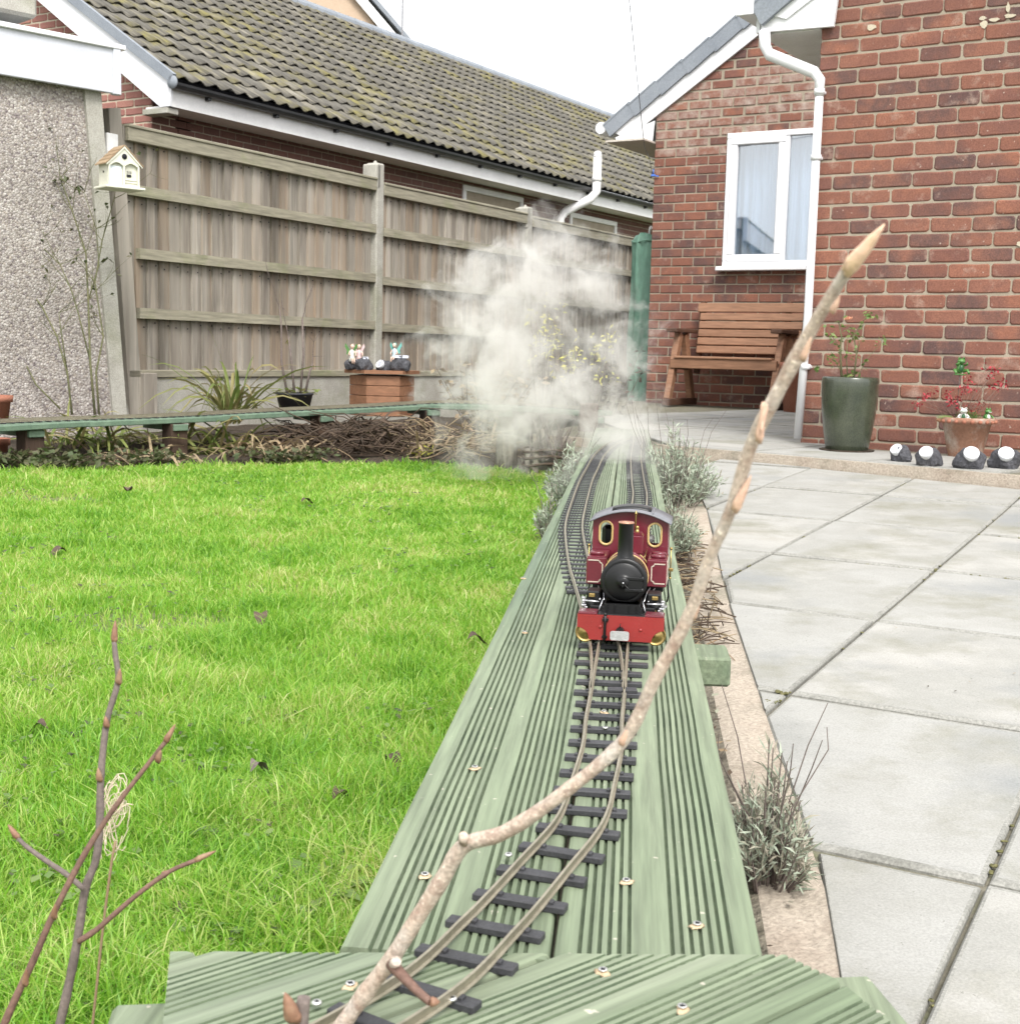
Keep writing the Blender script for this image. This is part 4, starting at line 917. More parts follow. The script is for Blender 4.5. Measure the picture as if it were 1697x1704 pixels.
stuff(rest.build('roof_tile', M['tile'], roof, recalc=False))
for k in range(int(LEN/.45)):
    m = MB(); x = k*.45; P = [(RW+.14*math.cos(t), RZ-.055+.115*math.sin(t)) for t in np.linspace(-.1, math.pi+.1, 9)]
    m.prism(P+[(RW-.11, RZ-.08), (RW+.11, RZ-.08)], x+.004, x+.446, lambda a, b, c: (c, a, b)); m.build('ridge_tile', M['slate'], roof)
def bung_window(X0, X1, Y0, Y1):
    a = FN.on(X0, Y0, .36); b = FN.on(X1, Y1, .36); return a[0], b[0]
for (X0, X1) in ((771, 870), (950, 1027)):
    a, b = FN.on(X0, 300, .34)[0], FN.on(X1, 350, .34)[0]
    window(bung, a, b, 1.55, 2.755 if X0 < 900 else 2.70, .33, [], False, 'glass', .07, False, 'window', 'white_old')
m = MB(); a = FN.on(940, 372, .12); b = FN.on(992, 330, -.16); t0 = FN.on(992, 258, -.16)
z1 = FN.on(945, 352, .12)[1]; z2 = FN.on(990, 325, -.16)[1]
pth = [(a[0], .20, 1.2), (a[0], .20, z1-.1), (a[0]+.08, .17, z1), ((a[0]+b[0])/2, .02, (z1+z2)/2-.02), (b[0]-.1, -.12, z2-.05), (b[0], -.16, z2+.06), (b[0], -.16, t0[1])]
m.tube(pth, .062, 12); vp = m.build('vent_pipe', M['white_old'], bung)
m = MB(); m.lathe([(.064, 0), (.070, .0), (.070, .05), (.064, .06)], 12, (b[0], -.16, z2+.2)); m.lathe([(.064, 0), (.052, .07), (.02, .085)], 12, (b[0], -.16, t0[1]-.02)); m.build('pipe_collar', M['white_old'], vp)
a = FN.on(14, -10, -.3)
m = MB(); m.box((-.05, 2.0, 4.0), (.3, .5, .3), .02); 
# ---------------------------------------------------------------- pale gabled house far behind, and its aerial
FB = Fr(atd(600, 30, 30), 9)
far_h = thing('distant_house', (*FB.o[:2], 0), 'buff brick gable with a white bargeboard showing above the mossy roof', 'house', R(9))
p_, q_ = FB.on(607, -2), FB.on(657, 57); sl2 = (q_[1]-p_[1])/(q_[0]-p_[0]); ap = (p_[0]-1.6, p_[1]-1.6*sl2)
m = MB(); m.prism([(p_[0]-9, 0), (q_[0]-.02, 0), (q_[0]-.02, q_[1]-.35), ap, (2*ap[0]-q_[0], q_[1]-.35)], 0, 8, lambda a, b, c: (a, c, b)); m.build('wall', M['beige_brick'], far_h)
for s2 in (1, -1):
    f_ = (lambda a, b, c, s2=s2: (ap[0]+s2*(a-ap[0]), c, b))
    m = MB(); m.prism([(ap[0], ap[1]+.02), (q_[0]+.15, q_[1]-.15), (q_[0]+.15, q_[1]-.45), (ap[0], ap[1]-.28)], -.14, -.05, f_); m.build('bargeboard', M['white'], far_h)
    m = MB(); m.prism([(ap[0], ap[1]+.22), (q_[0]+.35, q_[1]-.10), (q_[0]+.35, q_[1]-.22), (ap[0], ap[1]+.06)], -.18, 8.2, f_); m.build('roof', M['slate'], far_h)
pm = atd(669, 66, 29); ae = thing('aerial_mast', (pm[0], pm[1], 4), 'thin grey pole standing up behind the ridge of the mossy roof', 'mast')
m = MB(); m.tube([(pm[0], pm[1], 4), (pm[0], pm[1], pm[2]+1.7)], .022, 6); m.build('pole', M['cable'], ae, w=True)
# ================================================================ concrete garage, left
gar = thing('concrete_garage', (*FG.o[:2], 0), 'pebbledashed concrete garage wall with a white fascia at the left edge of the garden', 'garage', R(45))
xs_ = [-.045-.80*k for k in range(5)]
ca0, ca1, cb0, cb1 = FG.on(141, 165), FG.on(168, 165), FG.on(184, 650), FG.on(207, 650)
ext = lambda p, q, z: p[0]+(q[0]-p[0])*(z-p[1])/(q[1]-p[1])
for k in range(4):
    m = MB()
    if k: m.box(((xs_[k]+xs_[k+1])/2, .06, 1.15), (.797, .09, 2.3), .008)
    else: m.prism([(xs_[1]+.0015, 0), (ext(ca0, cb0, 0)+.02, 0), (ext(ca0, cb0, 2.3)+.02, 2.3), (xs_[1]+.0015, 2.3)], .015, .105, lambda a, b, c: (a, c, b))
    m.build('wall_panel', M['pebble'], gar)
m = MB(); m.prism([(ext(ca0, cb0, 0), 0), (ext(ca1, cb1, 0), 0), (ext(ca1, cb1, 2.3), 2.3), (ext(ca0, cb0, 2.3), 2.3)], -.01, .10, lambda a, b, c: (a, c, b)); m.build('corner_post', M['concrete'], gar)
for k in (1, 2, 3):
    m = MB(); m.box((xs_[k]+.012, .012, 1.15), (.03, .012, 2.3), .004); m.build('panel_seam', M['white_old'], gar)
z0, z1 = FG.on(188, 158)[1], FG.on(188, 82)[1]
m = MB(); m.box((-1.6, -.045, (z0+z1)/2), (3.28, .03, z1-z0), .004); m.box((.045, -.05, (z0+z1)/2), (.05, .05, z1-z0+.012), .004); m.build('fascia', M['fascia_grey'], gar)
m = MB(); m.box((-1.6, .1, z1+.006), (3.4, .36, .03), .004); m.build('roof_trim', M['white'], gar)
m = MB(); m.box((.05, .30, z1-.06), (.07, .6, .13), .004); m.build('side_fascia', M['white_old'], gar)
m = MB(); m.box((-1.6, 2.2, z1-.03), (3.2, 4, .06)); m.build('roof', M['slate'], gar)
m = MB(); m.box((.02, 2.1, 1.1), (.06, 3.9, 2.2)); m.build('side_wall', M['concrete'], gar)
q = FG.on(12, 12, .6); qz = FG.on(12, 28, .6)
m = MB(); m.box((q[0]-.42, .6, q[1]+.02), (1.0, .5, .22), .02); m.build('flue_box', M['concrete'], gar)
# ================================================================ fence
fen = thing('wooden_fence', (*FW.o[:2], 0), 'tall weathered closeboard fence with concrete posts and three horizontal rails below the capping', 'fence', R(60.5))
zb_ = .05
def fpost(x, ztop, w=.105, lean=0.0, shape=True):
    m = MB(); m.box((x, .0, (ztop+zb_)/2-.05), (w, .12, ztop-zb_+.1), .012)
    if shape: m.ball((x, 0, ztop-.01), (.02, .02, .035), 8, 5); m.box((x-.035, .01, ztop-.11), (w*.62, .14, .20), .01)
    m.build('post', M['concrete'], fen)
zt = FW.on(617, 270)[1]; fpost(0, zt); x2 = FW.on(874, 345)[0]; fpost(x2, FW.on(868, 343)[1]); x3 = FW.on(1049, 400)[0]+.05; fpost(x3+.3, 2.0)
bays = [(FW.on(203, 300)[0], -.055, 0), (.055, x2-.055, 1), (x2+.055, x3+.25, 2)]
bdm = []
for k in range(4):
    m = MB(); m.prism([(-.064, 0), (.064, 0), (.064, .025), (-.064, .006)], 0, 1, lambda a, b, c: (a, b, c)); me = m.mesh('fence_board', M['fence']); bdm.append(me)
lines = [[(210, 213), (610, 297)], [(240, 318), (610, 380)], [(210, 410), (610, 460)], [(215, 515), (610, 540)]]
for (xa, xb, kb) in bays:
    dz = (0, -.015, -.045)[kb]
    ztop = (2.03+.01, 2.015, 1.995)[kb]; zgr = .436+dz*.3
    nl_ = MB(); n = int((xb-xa)/.105); 
    for i in range(n+1):
        x = xa+.05+(xb-xa-.1)*i/n
        o = link('fence_board', random.choice(bdm), fen, (x, .0+random.uniform(-.002, .003), zgr+.02), (random.uniform(-.004, .004), random.uniform(-.006, .006), math.pi+random.uniform(-.02, .02)), (1, 1, ztop-zgr-.03+random.uniform(-.006, .004)))
    for i in range(n+1):
        x = xa+.05+(xb-xa-.1)*i/n
        for z in (ztop-.13, 1.632+dz-.075, 1.235+dz-.075, .852+dz-.075): nl_.box((x+random.uniform(-.02, .02), -.026, z+random.uniform(-.015, .015)), (.007, .008, .009), .002)
    stuff(nl_.build('nail', M['dark'], fen, recalc=False))
    for k, z in enumerate((ztop-.035, 1.632+dz, 1.235+dz, .852+dz)):
        m = MB(); xa2 = xa+(.09 if k in (2, 3) and kb == 0 else 0)
        if k == 0: m.box(((xa+xb)/2, -.045, z-.027), (xb-xa, .035, .085), .004); m.box(((xa+xb)/2, -.02, z+.025), (xb-xa, .10, .02), .004); m.build('capping', M['rail'], fen)
        else: m.prism([(-.060, -.034), (-.060, .034), (-.024, .034), (-.024, -.034)], xa2, xb, lambda a, b, c, z=z: (c, a, z+b+(.012 if a < -.05 and b > 0 else 0)*0)); m.build('rail', M['rail'], fen)
    m = MB(); m.box(((xa+xb)/2, -.01, (zgr+zb_)/2), (xb-xa, .05, zgr-zb_), .006); m.build('gravel_board', M['concrete'], fen)
    m = MB(); m.box(((xa+xb)/2, -.035, zgr+.022), (xb-xa, .03, .05), .004); m.build('base_rail', M['rail'], fen)
# end post, leaning slightly as in the photo
m = MB(); xa = bays[0][0]; a, a2, b, b2 = FW.on(171, 180), FW.on(191, 180), FW.on(208, 690), FW.on(230, 690)
m.prism([a, a2, b2, b], -.05, .06, lambda p, q, c: (p, c, q)); m.build('end_post', M['fence'], fen)
m = MB(); a, b = FW.on(232, 620), FW.on(236, 690); m.box((a[0]+.02, -.06, (a[1]+b[1])/2), (.12, .05, a[1]-b[1]), .005); m.build('stub_post', M['fence'], fen)
m = MB(); a = FW.on(186, 243, -.07); m.box((a[0]+.015, -.055, a[1]-.0), (.09, .02, .16), .003); m.build('plate', M['white_old'], fen)
# ================================================================ bench against the gable wall
yF = -.62
fl = FH.on(1105, 668, yF); fr_ = FH.on(1283, 690, yF); zg = lambda x, y: zpl(FH.w(x, y, 0), PU)
bxx0, bxx1 = fl[0]+.03, fr_[0]+.0
bz = zg(bxx0, yF); bn = thing('garden_bench', FH.w((bxx0+bxx1)/2, -.38, bz), 'brown wooden garden bench with slatted back under the white window', 'bench', R(-31))
def bl_(x, y, z): return (x-(bxx0+bxx1)/2, y+.38, z-bz)
hz_ = lambda X, Y, y: FH.on(X, Y, y)[1]
zseat = hz_(1115, 597, yF+.06); zarm = hz_(1115, 552, yF+.1); zbk0 = hz_(1172, 590, -.14); zbk1 = hz_(1172, 499, -.10)
for x in (bxx0, bxx1):
    m = MB(); m.beam(bl_(x, yF, bz+.05), bl_(x, yF+.19, zarm-.01), .055, .075, .006); m.build('leg', M['bench'], bn)
    m = MB(); m.beam(bl_(x, yF+.50, bz+.05), bl_(x, yF+.30, zarm-.01), .055, .075, .006); m.build('leg', M['bench'], bn)
    m = MB(); m.beam(bl_(x, yF-.05, bz+.03), bl_(x, yF+.56, bz+.03), .07, .06, .006); m.build('foot_rail', M['bench_dark'], bn)
    m = MB(); m.beam(bl_(x, yF+.02, zarm+.015), bl_(x, yF+.50, zarm+.015), .10, .035, .006); m.build('armrest', M['bench_dark'], bn)
    m = MB(); m.beam(bl_(x, yF+.06, zseat-.05), bl_(x, yF+.44, zseat-.06), .045, .07, .005); m.build('seat_bearer', M['bench_dark'], bn)
    m = MB(); m.beam(bl_(x+(.075 if x == bxx0 else -.075), -.185, zseat-.12), bl_(x+(.075 if x == bxx0 else -.075), -.085, zbk1-.01), .045, .05, .005); m.build('back_post', M['bench_dark'], bn)
m = MB(); m.box(bl_((bxx0+bxx1)/2, yF+.055, zseat-.035), (bxx1-bxx0+.02, .035, .085), .005); m.build('seat_rail', M['bench'], bn)
for k in range(5):
    m = MB(); m.box(bl_((bxx0+bxx1)/2, yF+.06+.085*k, zseat+.018-.006*k), (bxx1-bxx0-.06, .072, .022), .006); m.build('seat_slat', M['bench'], bn)
xl = FH.on(1172, 560, -.15)[0]
for k in range(6):
    t = (k+.5)/6; z = zbk0+.01+(zbk1-zbk0-.05)*t; y = -.205+.085*t; h = (zbk1-zbk0)/6*.80
    e = .03 if k == 5 else 0
    m = MB(); m.box(bl_((xl+bxx1+.02)/2-e*.5, y, z+(.008 if k == 5 else 0)), (bxx1-xl+.12+e, .022, h*(1.25 if k == 5 else 1)), .005, Matrix.Rotation(-.17, 3, 'X')); m.build('back_slat', M['bench'], bn)
# ================================================================ pots
def pot(name, X, Y, pl, t_wall, prof, mt, label, cat='pot', soil=None, grp=None):
    p = t_wall; m = MB(); m.lathe(prof, 32); o = thing(name, p, label, cat, 0, grp); m.build('body', M[mt], o)
    if soil: m = MB(); m.lathe([(.001, soil[1]+.01), (soil[0]*.6, soil[1]+.006), (soil[0], soil[1])], 24); m.build('compost', M['soil'], o)
    return o
a = FH.on(1409, 752, yc-.42); P1 = FH.w(a[0]-.02, yc-.36, 0); P1[2] = zpl(P1, PU)
d1 = (P1-EYE)@fwd; k1 = d1/F; r1 = 46*k1; hh = 118*k1*1.03
glz = pot('glazed_planter', 0, 0, 0, P1, [(.001, 0), (r1*.72, 0), (r1*.76, .01), (r1*.86, hh*.25), (r1*.95, hh*.5), (r1*1.0, hh*.75), (r1*1.01, hh*.93), (r1*1.0, hh*.985), (r1*.97, hh), (r1*.92, hh), (r1*.90, hh*.97), (r1*.88, hh*.86), (.001, hh*.86)], 'glaze', 'tall dark green glazed planter standing beside the white downpipe', 'planter', (r1*.9, hh*.87))
m = MB(); m.lathe([(.001, -.004), (r1*.95, -.004), (r1*.98, .006), (r1*.9, .006), (.001, .004)], 28); m.build('saucer', M['soil'], glz)
P2 = FH.w(FH.on(1597, 765, yc-.40)[0], yc-.30, 0); P2[2] = zpl(P2, PU); k2 = ((P2-EYE)@fwd)/F; r2 = 44*k2; h2 = 66*k2
tp_ = pot('terracotta_pot', 0, 0, 0, P2, [(.001, 0), (r2*.60, 0), (r2*.62, .006), (r2*.88, h2*.84), (r2*1.0, h2*.86), (r2*1.03, h2*.93), (r2*1.0, h2*1.0), (r2*.9, h2*1.0), (r2*.85, h2*.9), (.001, h2*.9)], 'terra_old', 'weathered terracotta pot with a frilled rim behind the row of rock lights', 'pot', (r2*.86, h2*.92))
m = MB()
for k in range(22): a = 2*math.pi*k/22; m.ball((r2*1.02*math.cos(a), r2*1.02*math.sin(a), h2*.905), (.012, .012, .010), 6, 4)
m.build('frill', M['terra'], tp_)
y3 = -.62; x3_ = FH.on(1326, 640, y3)[0]; P3 = FH.w(x3_+.02, y3, 0); P3[2] = zpl(P3, PU); k3 = ((P3-EYE)@fwd)/F
h3 = 82*k3; w3_ = 30*k3
pot('terracotta_pot', 0, 0, 0, P3, [(.001, 0), (w3_*.8, 0), (w3_*1.0, h3*.84), (w3_*1.12, h3*.85), (w3_*1.14, h3), (w3_*1.0, h3), (w3_*.95, h3*.9), (.001, h3*.9)], 'terra', 'smooth orange terracotta pot behind the right leg of the bench', 'pot', (w3_*.95, h3*.92))
for (X, Y, D, r_, h_, lab) in ((-6, 705, 7.45, .085, .16, 'orange terracotta pot standing on the trestle at the left edge of the photo'), (-8, 778, 7.2, .075, .16, 'orange terracotta pot standing on the lawn below the trestle at the left edge')):
    p = atd(X, Y, D); pot('terracotta_pot', 0, 0, 0, p, [(.001, 0), (r_*.72, 0), (r_*.92, h_*.76), (r_*1.06, h_*.77), (r_*1.1, h_), (r_*.96, h_), (r_*.9, h_*.9), (.001, h_*.9)], 'terra', lab, 'pot', (r_*.9, h_*.9))
# ---------------------------------------------------------------- rock shaped solar lights on the step
def rock_light(c, s_, label, grp, yaw, lens=True, tilt=.75, panel=False):
    o = thing('rock_light', c, label, 'garden light', yaw, grp); m = MB()
    bm = bmesh.new(); bmesh.ops.create_icosphere(bm, subdivisions=3, radius=1)
    for v in bm.verts:
        q = v.co; k = 1+.13*math.sin(q.x*5+c[0]*9)*math.cos(q.z*4+1)+.10*math.sin(q.y*7+q.x*3+c[1]*5)+random.uniform(-.035, .035)
        v.co = Vector((q.x*k*s_*1.05, q.y*k*s_*.85, max(-.55, q.z*k*.95)*s_+.52*s_))
    me = bpy.data.meshes.new('rock_body'); bm.to_mesh(me); bm.free(); me.materials.append(M['rock']); link('rock_body', me, o)
    if lens:
        n = Vector((0, -math.cos(tilt), math.sin(tilt))); Q = n.to_track_quat('Z', 'Y').to_matrix(); cc = Vector((0, -math.cos(tilt)*.80*s_, (.52+math.sin(tilt)*.80)*s_))
        m.lathe([(.001, -.5*s_), (.50*s_, -.50*s_), (.54*s_, .16*s_), (.50*s_, .24*s_), (.46*s_, .20*s_), (.001, .18*s_)], 28, cc, Q); b = m.build('lens_ring', M['lens'], o)
        m = MB(); m.lathe([(.001, .185*s_), (.26*s_, .185*s_), (.28*s_, .215*s_), (.25*s_, .22*s_), (.001, .215*s_)], 24, cc, Q); m.build('lens', M['solar'], b)
    if panel:
        m = MB()
        for k in range(2 if panel == 2 else 1): m.box((.15*s_+(k-.5*(panel == 2))*.75*s_, -.22*s_, 1.45*s_), (.66*s_, .55*s_, .05*s_), .004, Matrix.Rotation(.5, 3, 'X'))
        m.build('solar_panel', M['solar'], o)
    return o
LT = [(1498, 768, 'dark rock light with a small face turned left, nearest the green planter', .8, .048), (1544, 775, 'dark rock light with round white lens just left of the frilled pot', .45, .052), (1613, 780, 'dark rock light with round white lens in front of the frilled pot', .05, .058), (1671, 780, 'dark rock light at the right end of the row along the step', .10, .058)]
for (X, Y, lab, yaw, s_) in LT:
    p = atpl(X, Y, PU); rock_light(p, s_*1.08, lab, 'rock lights along the step', R(-31)-yaw+.35)
# ================================================================ hexagonal cedar planter with its ornaments
HD = 9.3; hc = atd(630, 660, HD); kh = HD/F; ztop = atd(630, 622, HD)[2]; Rr = 52*kh*1.06; zb0_ = ztop-.30
hx = thing('hexagonal_planter', (hc[0], hc[1]+Rr, zb0_), 'six sided cedar planter with a flat rim standing behind the trestle', 'planter', R(8))
for k in range(6):
    a0, a1 = math.pi/3*k+math.pi/6*0, math.pi/3*(k+1)
    p, q = Vector((Rr*math.cos(a0), Rr*math.sin(a0), 0)), Vector((Rr*math.cos(a1), Rr*math.sin(a1), 0)); mid = (p+q)/2; n = mid.normalized()
    for r_ in range(4):
        m = MB(); z = .035+.072*r_; m.beam(p-n*.012+Vector((0, 0, z)), q-n*.012+Vector((0, 0, z)), .024, .069, .003); m.build('side_board', M['planter'], hx)
    m = MB(); s0, s1 = p*1.16, q*1.16; i0, i1 = p*.80, q*.80
    m.add([(*s0.xy, .30), (*s1.xy, .30), (*i1.xy, .30), (*i0.xy, .30), (*s0.xy, .325), (*s1.xy, .325), (*i1.xy, .325), (*i0.xy, .325)], [(0, 1, 2, 3), (4, 5, 6, 7), (0, 1, 5, 4), (1, 2, 6, 5), (2, 3, 7, 6), (3, 0, 4, 7)]); m.build('rim_board', M['planter'], hx)
m = MB(); m.lathe([(.001, .30), (Rr*.86, .29)], 12); m.build('compost', M['soil'], hx)
ht = zb0_+.325
def onhex(X, dy): q = atd(X, 620, HD+Rr+dy); return np.array([q[0], q[1], ht])
rock_light(onhex(606, -Rr*.85), .058, 'dark rock light with a solar panel at the front left of the hexagonal planter', 'rock lights on the planter', .2, False, .7, 1)
rock_light(onhex(640, .0)+np.array([0, 0, -.02]), .062, 'dark rock light with an oval white face at the middle of the hexagonal planter', 'rock lights on the planter', -.7, True, .55)
rock_light(onhex(666, -Rr*.7), .068, 'dark rock light with two solar panels at the front right of the hexagonal planter', 'rock lights on the planter', 0, False, .7, 2)
def fairy(c, label, body, wing, yaw, s_=1.0, seat=None):
    o = thing('fairy_figure', c, label, 'figurine', yaw, 'fairy figures on the planter')
    sk = [(0, 0, .0), (0, 0, .045), (0, -.004, .085)]
    m = MB(); m.tube([(0, -.002, .0), (0, 0, .02), (0, 0, .05), (0, -.002, .075), (0, -.003, .085)], [.024*s_, .022*s_, .014*s_, .017*s_, .007*s_], 10); m.build('dress', M[body], o)
    m = MB(); m.tube([(0, -.003, .083), (0, -.003, .093)], .006*s_, 8); m.ball((0, -.005, .106), (.0135*s_, .014*s_, .0165*s_), 12, 9)
    for sg in (-1, 1): m.tube([(sg*.015*s_, 0, .075), (sg*.026*s_, -.008, .055), (sg*.018*s_, -.026, .042)], [.005*s_, .0042*s_, .0035*s_], 7); m.ball((sg*.0045*s_, -.018, .108), .0018, 5, 4)
    m.tube([(-.007, -.01, .02), (-.008, -.038, .022), (-.008, -.042, -.012)], [.008*s_, .0065*s_, .005*s_], 7); m.tube([(.007, -.01, .02), (.008, -.036, .018), (.008, -.038, -.016)], [.008*s_, .0065*s_, .005*s_], 7)
    m.build('skin', M['fairy_skin'], o)
    m = MB(); m.ball((0, .003, .111), (.015*s_, .015*s_, .015*s_), 10, 7); m.build('hair', M['straw' if body != 'fairy_blue' else 'fairy_teal'], o)
    for sg in (-1, 1):
        m = MB(); P = [(sg*.004, .012, .07), (sg*.03, .022, .115), (sg*.042, .024, .13), (sg*.046, .024, .105), (sg*.03, .02, .075), (sg*.036, .02, .052), (sg*.018, .016, .05)]
        m.add(P+[(x, y+.002, z) for x, y, z in P], [tuple(range(7)), tuple(range(7, 14))[::-1]]+[(i, (i+1) % 7, 7+(i+1) % 7, 7+i) for i in range(7)]); m.build('wing', M[wing], o)
    return o
fa = onhex(585, -Rr*.55); rk = rock_light(fa+np.array([0, .01, 0]), .05, 'low dark stone spotted white under the green winged fairy', 'rock lights on the planter', .5, False)
fairy(fa+np.array([.005, -.03, .055]), 'fairy in pale green dress with green wings at the left of the planter', 'resin_white', 'green_paint', .4)
fairy(onhex(597, -.02)+np.array([0, 0, .055]), 'fairy in pale pink dress with faint pink wings behind the front left rock light', 'fairy_pink', 'fairy_pink', .3)
fairy(onhex(656, -Rr*.45)+np.array([0, 0, .07]), 'fairy in pale blue with teal wings sitting between the right rocks', 'fairy_blue', 'fairy_teal', -.3)
# ================================================================ bird house on the fence end
bc = atd(199, 312, 7.75); bs = 7.75/F
bh = thing('bird_house', bc, 'small cream bird house with a shingled roof and two arched bays at the fence end', 'bird house', R(40))
w_, d_, hw = 54*bs, .14, 38*bs; hr = 27*bs
m = MB(); m.box((0, .0, -.006), (w_*1.25, d_*1.35, .014), .003); m.build('base_board', M['bird_cream'], bh)
m = MB(); m.prism([(-w_/2, 0), (w_/2, 0), (w_/2, hw), (0, hw+hr), (-w_/2, hw)], -d_/2+.02, d_/2, lambda a, b, c: (a, c, b)); m.build('body', M['bird_cream'], bh)
fpoly = [(-w_/2, hw-.004)]
for bay in (0, 1):
    x0 = -w_/2+.012+bay*(w_/2-.008); x1 = x0+w_/2-.018
    for t in np.linspace(0, 1, 8): fpoly.append((x0+(x1-x0)*t, hw-.016+.018*math.sin(math.pi*t)))
fpoly += [(w_/2, hw-.004), (0, hw+hr)]
m = MB(); m.prism(fpoly, -d_/2, -d_/2+.014, lambda a, b, c: (a, c, b)); m.build('gable_front', M['bird_cream'], bh)
for x in (-w_/2+.006, 0, w_/2-.006): m = MB(); m.box((x, -d_/2+.007, hw/2-.006), (.011, .014, hw-.008), .002); m.build('porch_post', M['bird_cream'], bh)
m = MB(); m.box((-w_/4, -d_/2+.019, hw*.44), (w_/2-.02, .006, hw*.86)); m.build('blue_panel', M['bird_blue'], bh)
m = MB(); m.box((w_/4, -d_/2+.018, hw*.22), (w_/2-.014, .008, .008), .001); m.box((w_/4, -d_/2+.018, hw*.32), (w_/2-.014, .008, .006), .001); m.build('balcony_rail', M['bird_cream'], bh)
m = MB(); m.box((w_/4-.012, -d_/2+.018, hw*.50), (.026, .006, .014)); m.build('letter_slot', M['dark'], bh)
for k in range(3): m = MB(); m.box((w_/4-.022+k*.011, -d_/2+.018, hw*.65), (.003, .005, .016)); m.build('grille_bar', M['dark'], bh)
m = MB(); m.lathe([(.001, 0), (.0155, 0), (.0155, .004), (.001, .004)], 18, (0, -d_/2-.001, hw+hr*.40), Matrix.Rotation(math.pi/2, 3, 'X')); m.build('entrance_hole', M['dark'], bh)
m = MB(); m.lathe([(.001, 0), (.006, 0), (.006, .003), (.001, .003)], 10, (-w_/2-.001, .0, hw*.62), Matrix.Rotation(-math.pi/2, 3, 'Y')); m.build('side_hole', M['dark'], bh)
sl = math.atan2(hr, w_/2)
for sg in (-1, 1):
    for k in range(4):
        L = math.hypot(hr, w_/2)+.02; s0 = L*(k)/4; s1 = L*(k+1)/4+.01; z0 = hw+hr+.010
        p0, p1 = (sg*s0*math.cos(sl), z0-s0*math.sin(sl)+.0), (sg*s1*math.cos(sl), z0-s1*math.sin(sl)+.006)
        m = MB(); m.prism([p0, p1, (p1[0], p1[1]-.007), (p0[0], p0[1]-.007)], -d_/2-.008, d_/2+.01, lambda a, b, c: (a, c, b)); m.build('shingle', M['bird_roof'], bh)
    m = MB(); m.prism([(0, hw+hr+.002), (sg*(w_/2+.014), hw-.012), (sg*(w_/2+.014), hw-.020), (0, hw+hr-.012)], -d_/2-.006, -d_/2-.001, lambda a, b, c: (a, c, b)); m.build('bargeboard', M['bird_cream'], bh)
# ================================================================ tall green cover beside the gable
q = FH.on(1060, 668, .25); cz = FH.on(1062, 388, .25)[1]; gq = FH.w(q[0]-.02, .38, 0); gq[2] = .2
gc = thing('green_cover', gq, 'tall crumpled green cloth cover standing between the fence and the brick gable', 'cover', R(-31))
hgt = cz-.2; n = 40; nz = 26; vs = []
for j in range(nz+1):
    t = j/nz
    for i in range(n):
        a = 2*math.pi*i/n; k = 1+.10*math.sin(a*7+2*t)+.07*math.sin(a*11-5*t+1)+.05*math.sin(9*t+a*3)
        rx = .135*k*(1 if t < .96 else 1-(t-.96)*7); vs.append((rx*math.cos(a), rx*.9*math.sin(a), t*hgt+.012*math.sin(a*3)*(t > .9)))
m = MB(); m.add(vs, [(j*n+i, j*n+(i+1) % n, (j+1)*n+(i+1) % n, (j+1)*n+i) for j in range(nz) for i in range(n)]+[tuple(nz*n+i for i in range(n))], 0, True); m.build('cloth', M['tarp'], gc)
m = MB(); m.tube([(.14*math.cos(t)*1.04, .128*math.sin(t)*1.04, hgt*.955+.01*math.sin(4*t)) for t in np.linspace(0, 6.28, 26)], .008, 6); m.build('tie_cord', M['tarp'], gc)
m = MB(); m.tube([(.02, 0, hgt-.02), (.03, -.01, hgt+.05), (.05, -.02, hgt+.065)], [.012, .012, .02], 8); m.build('top_knob', M['white_old'], gc)
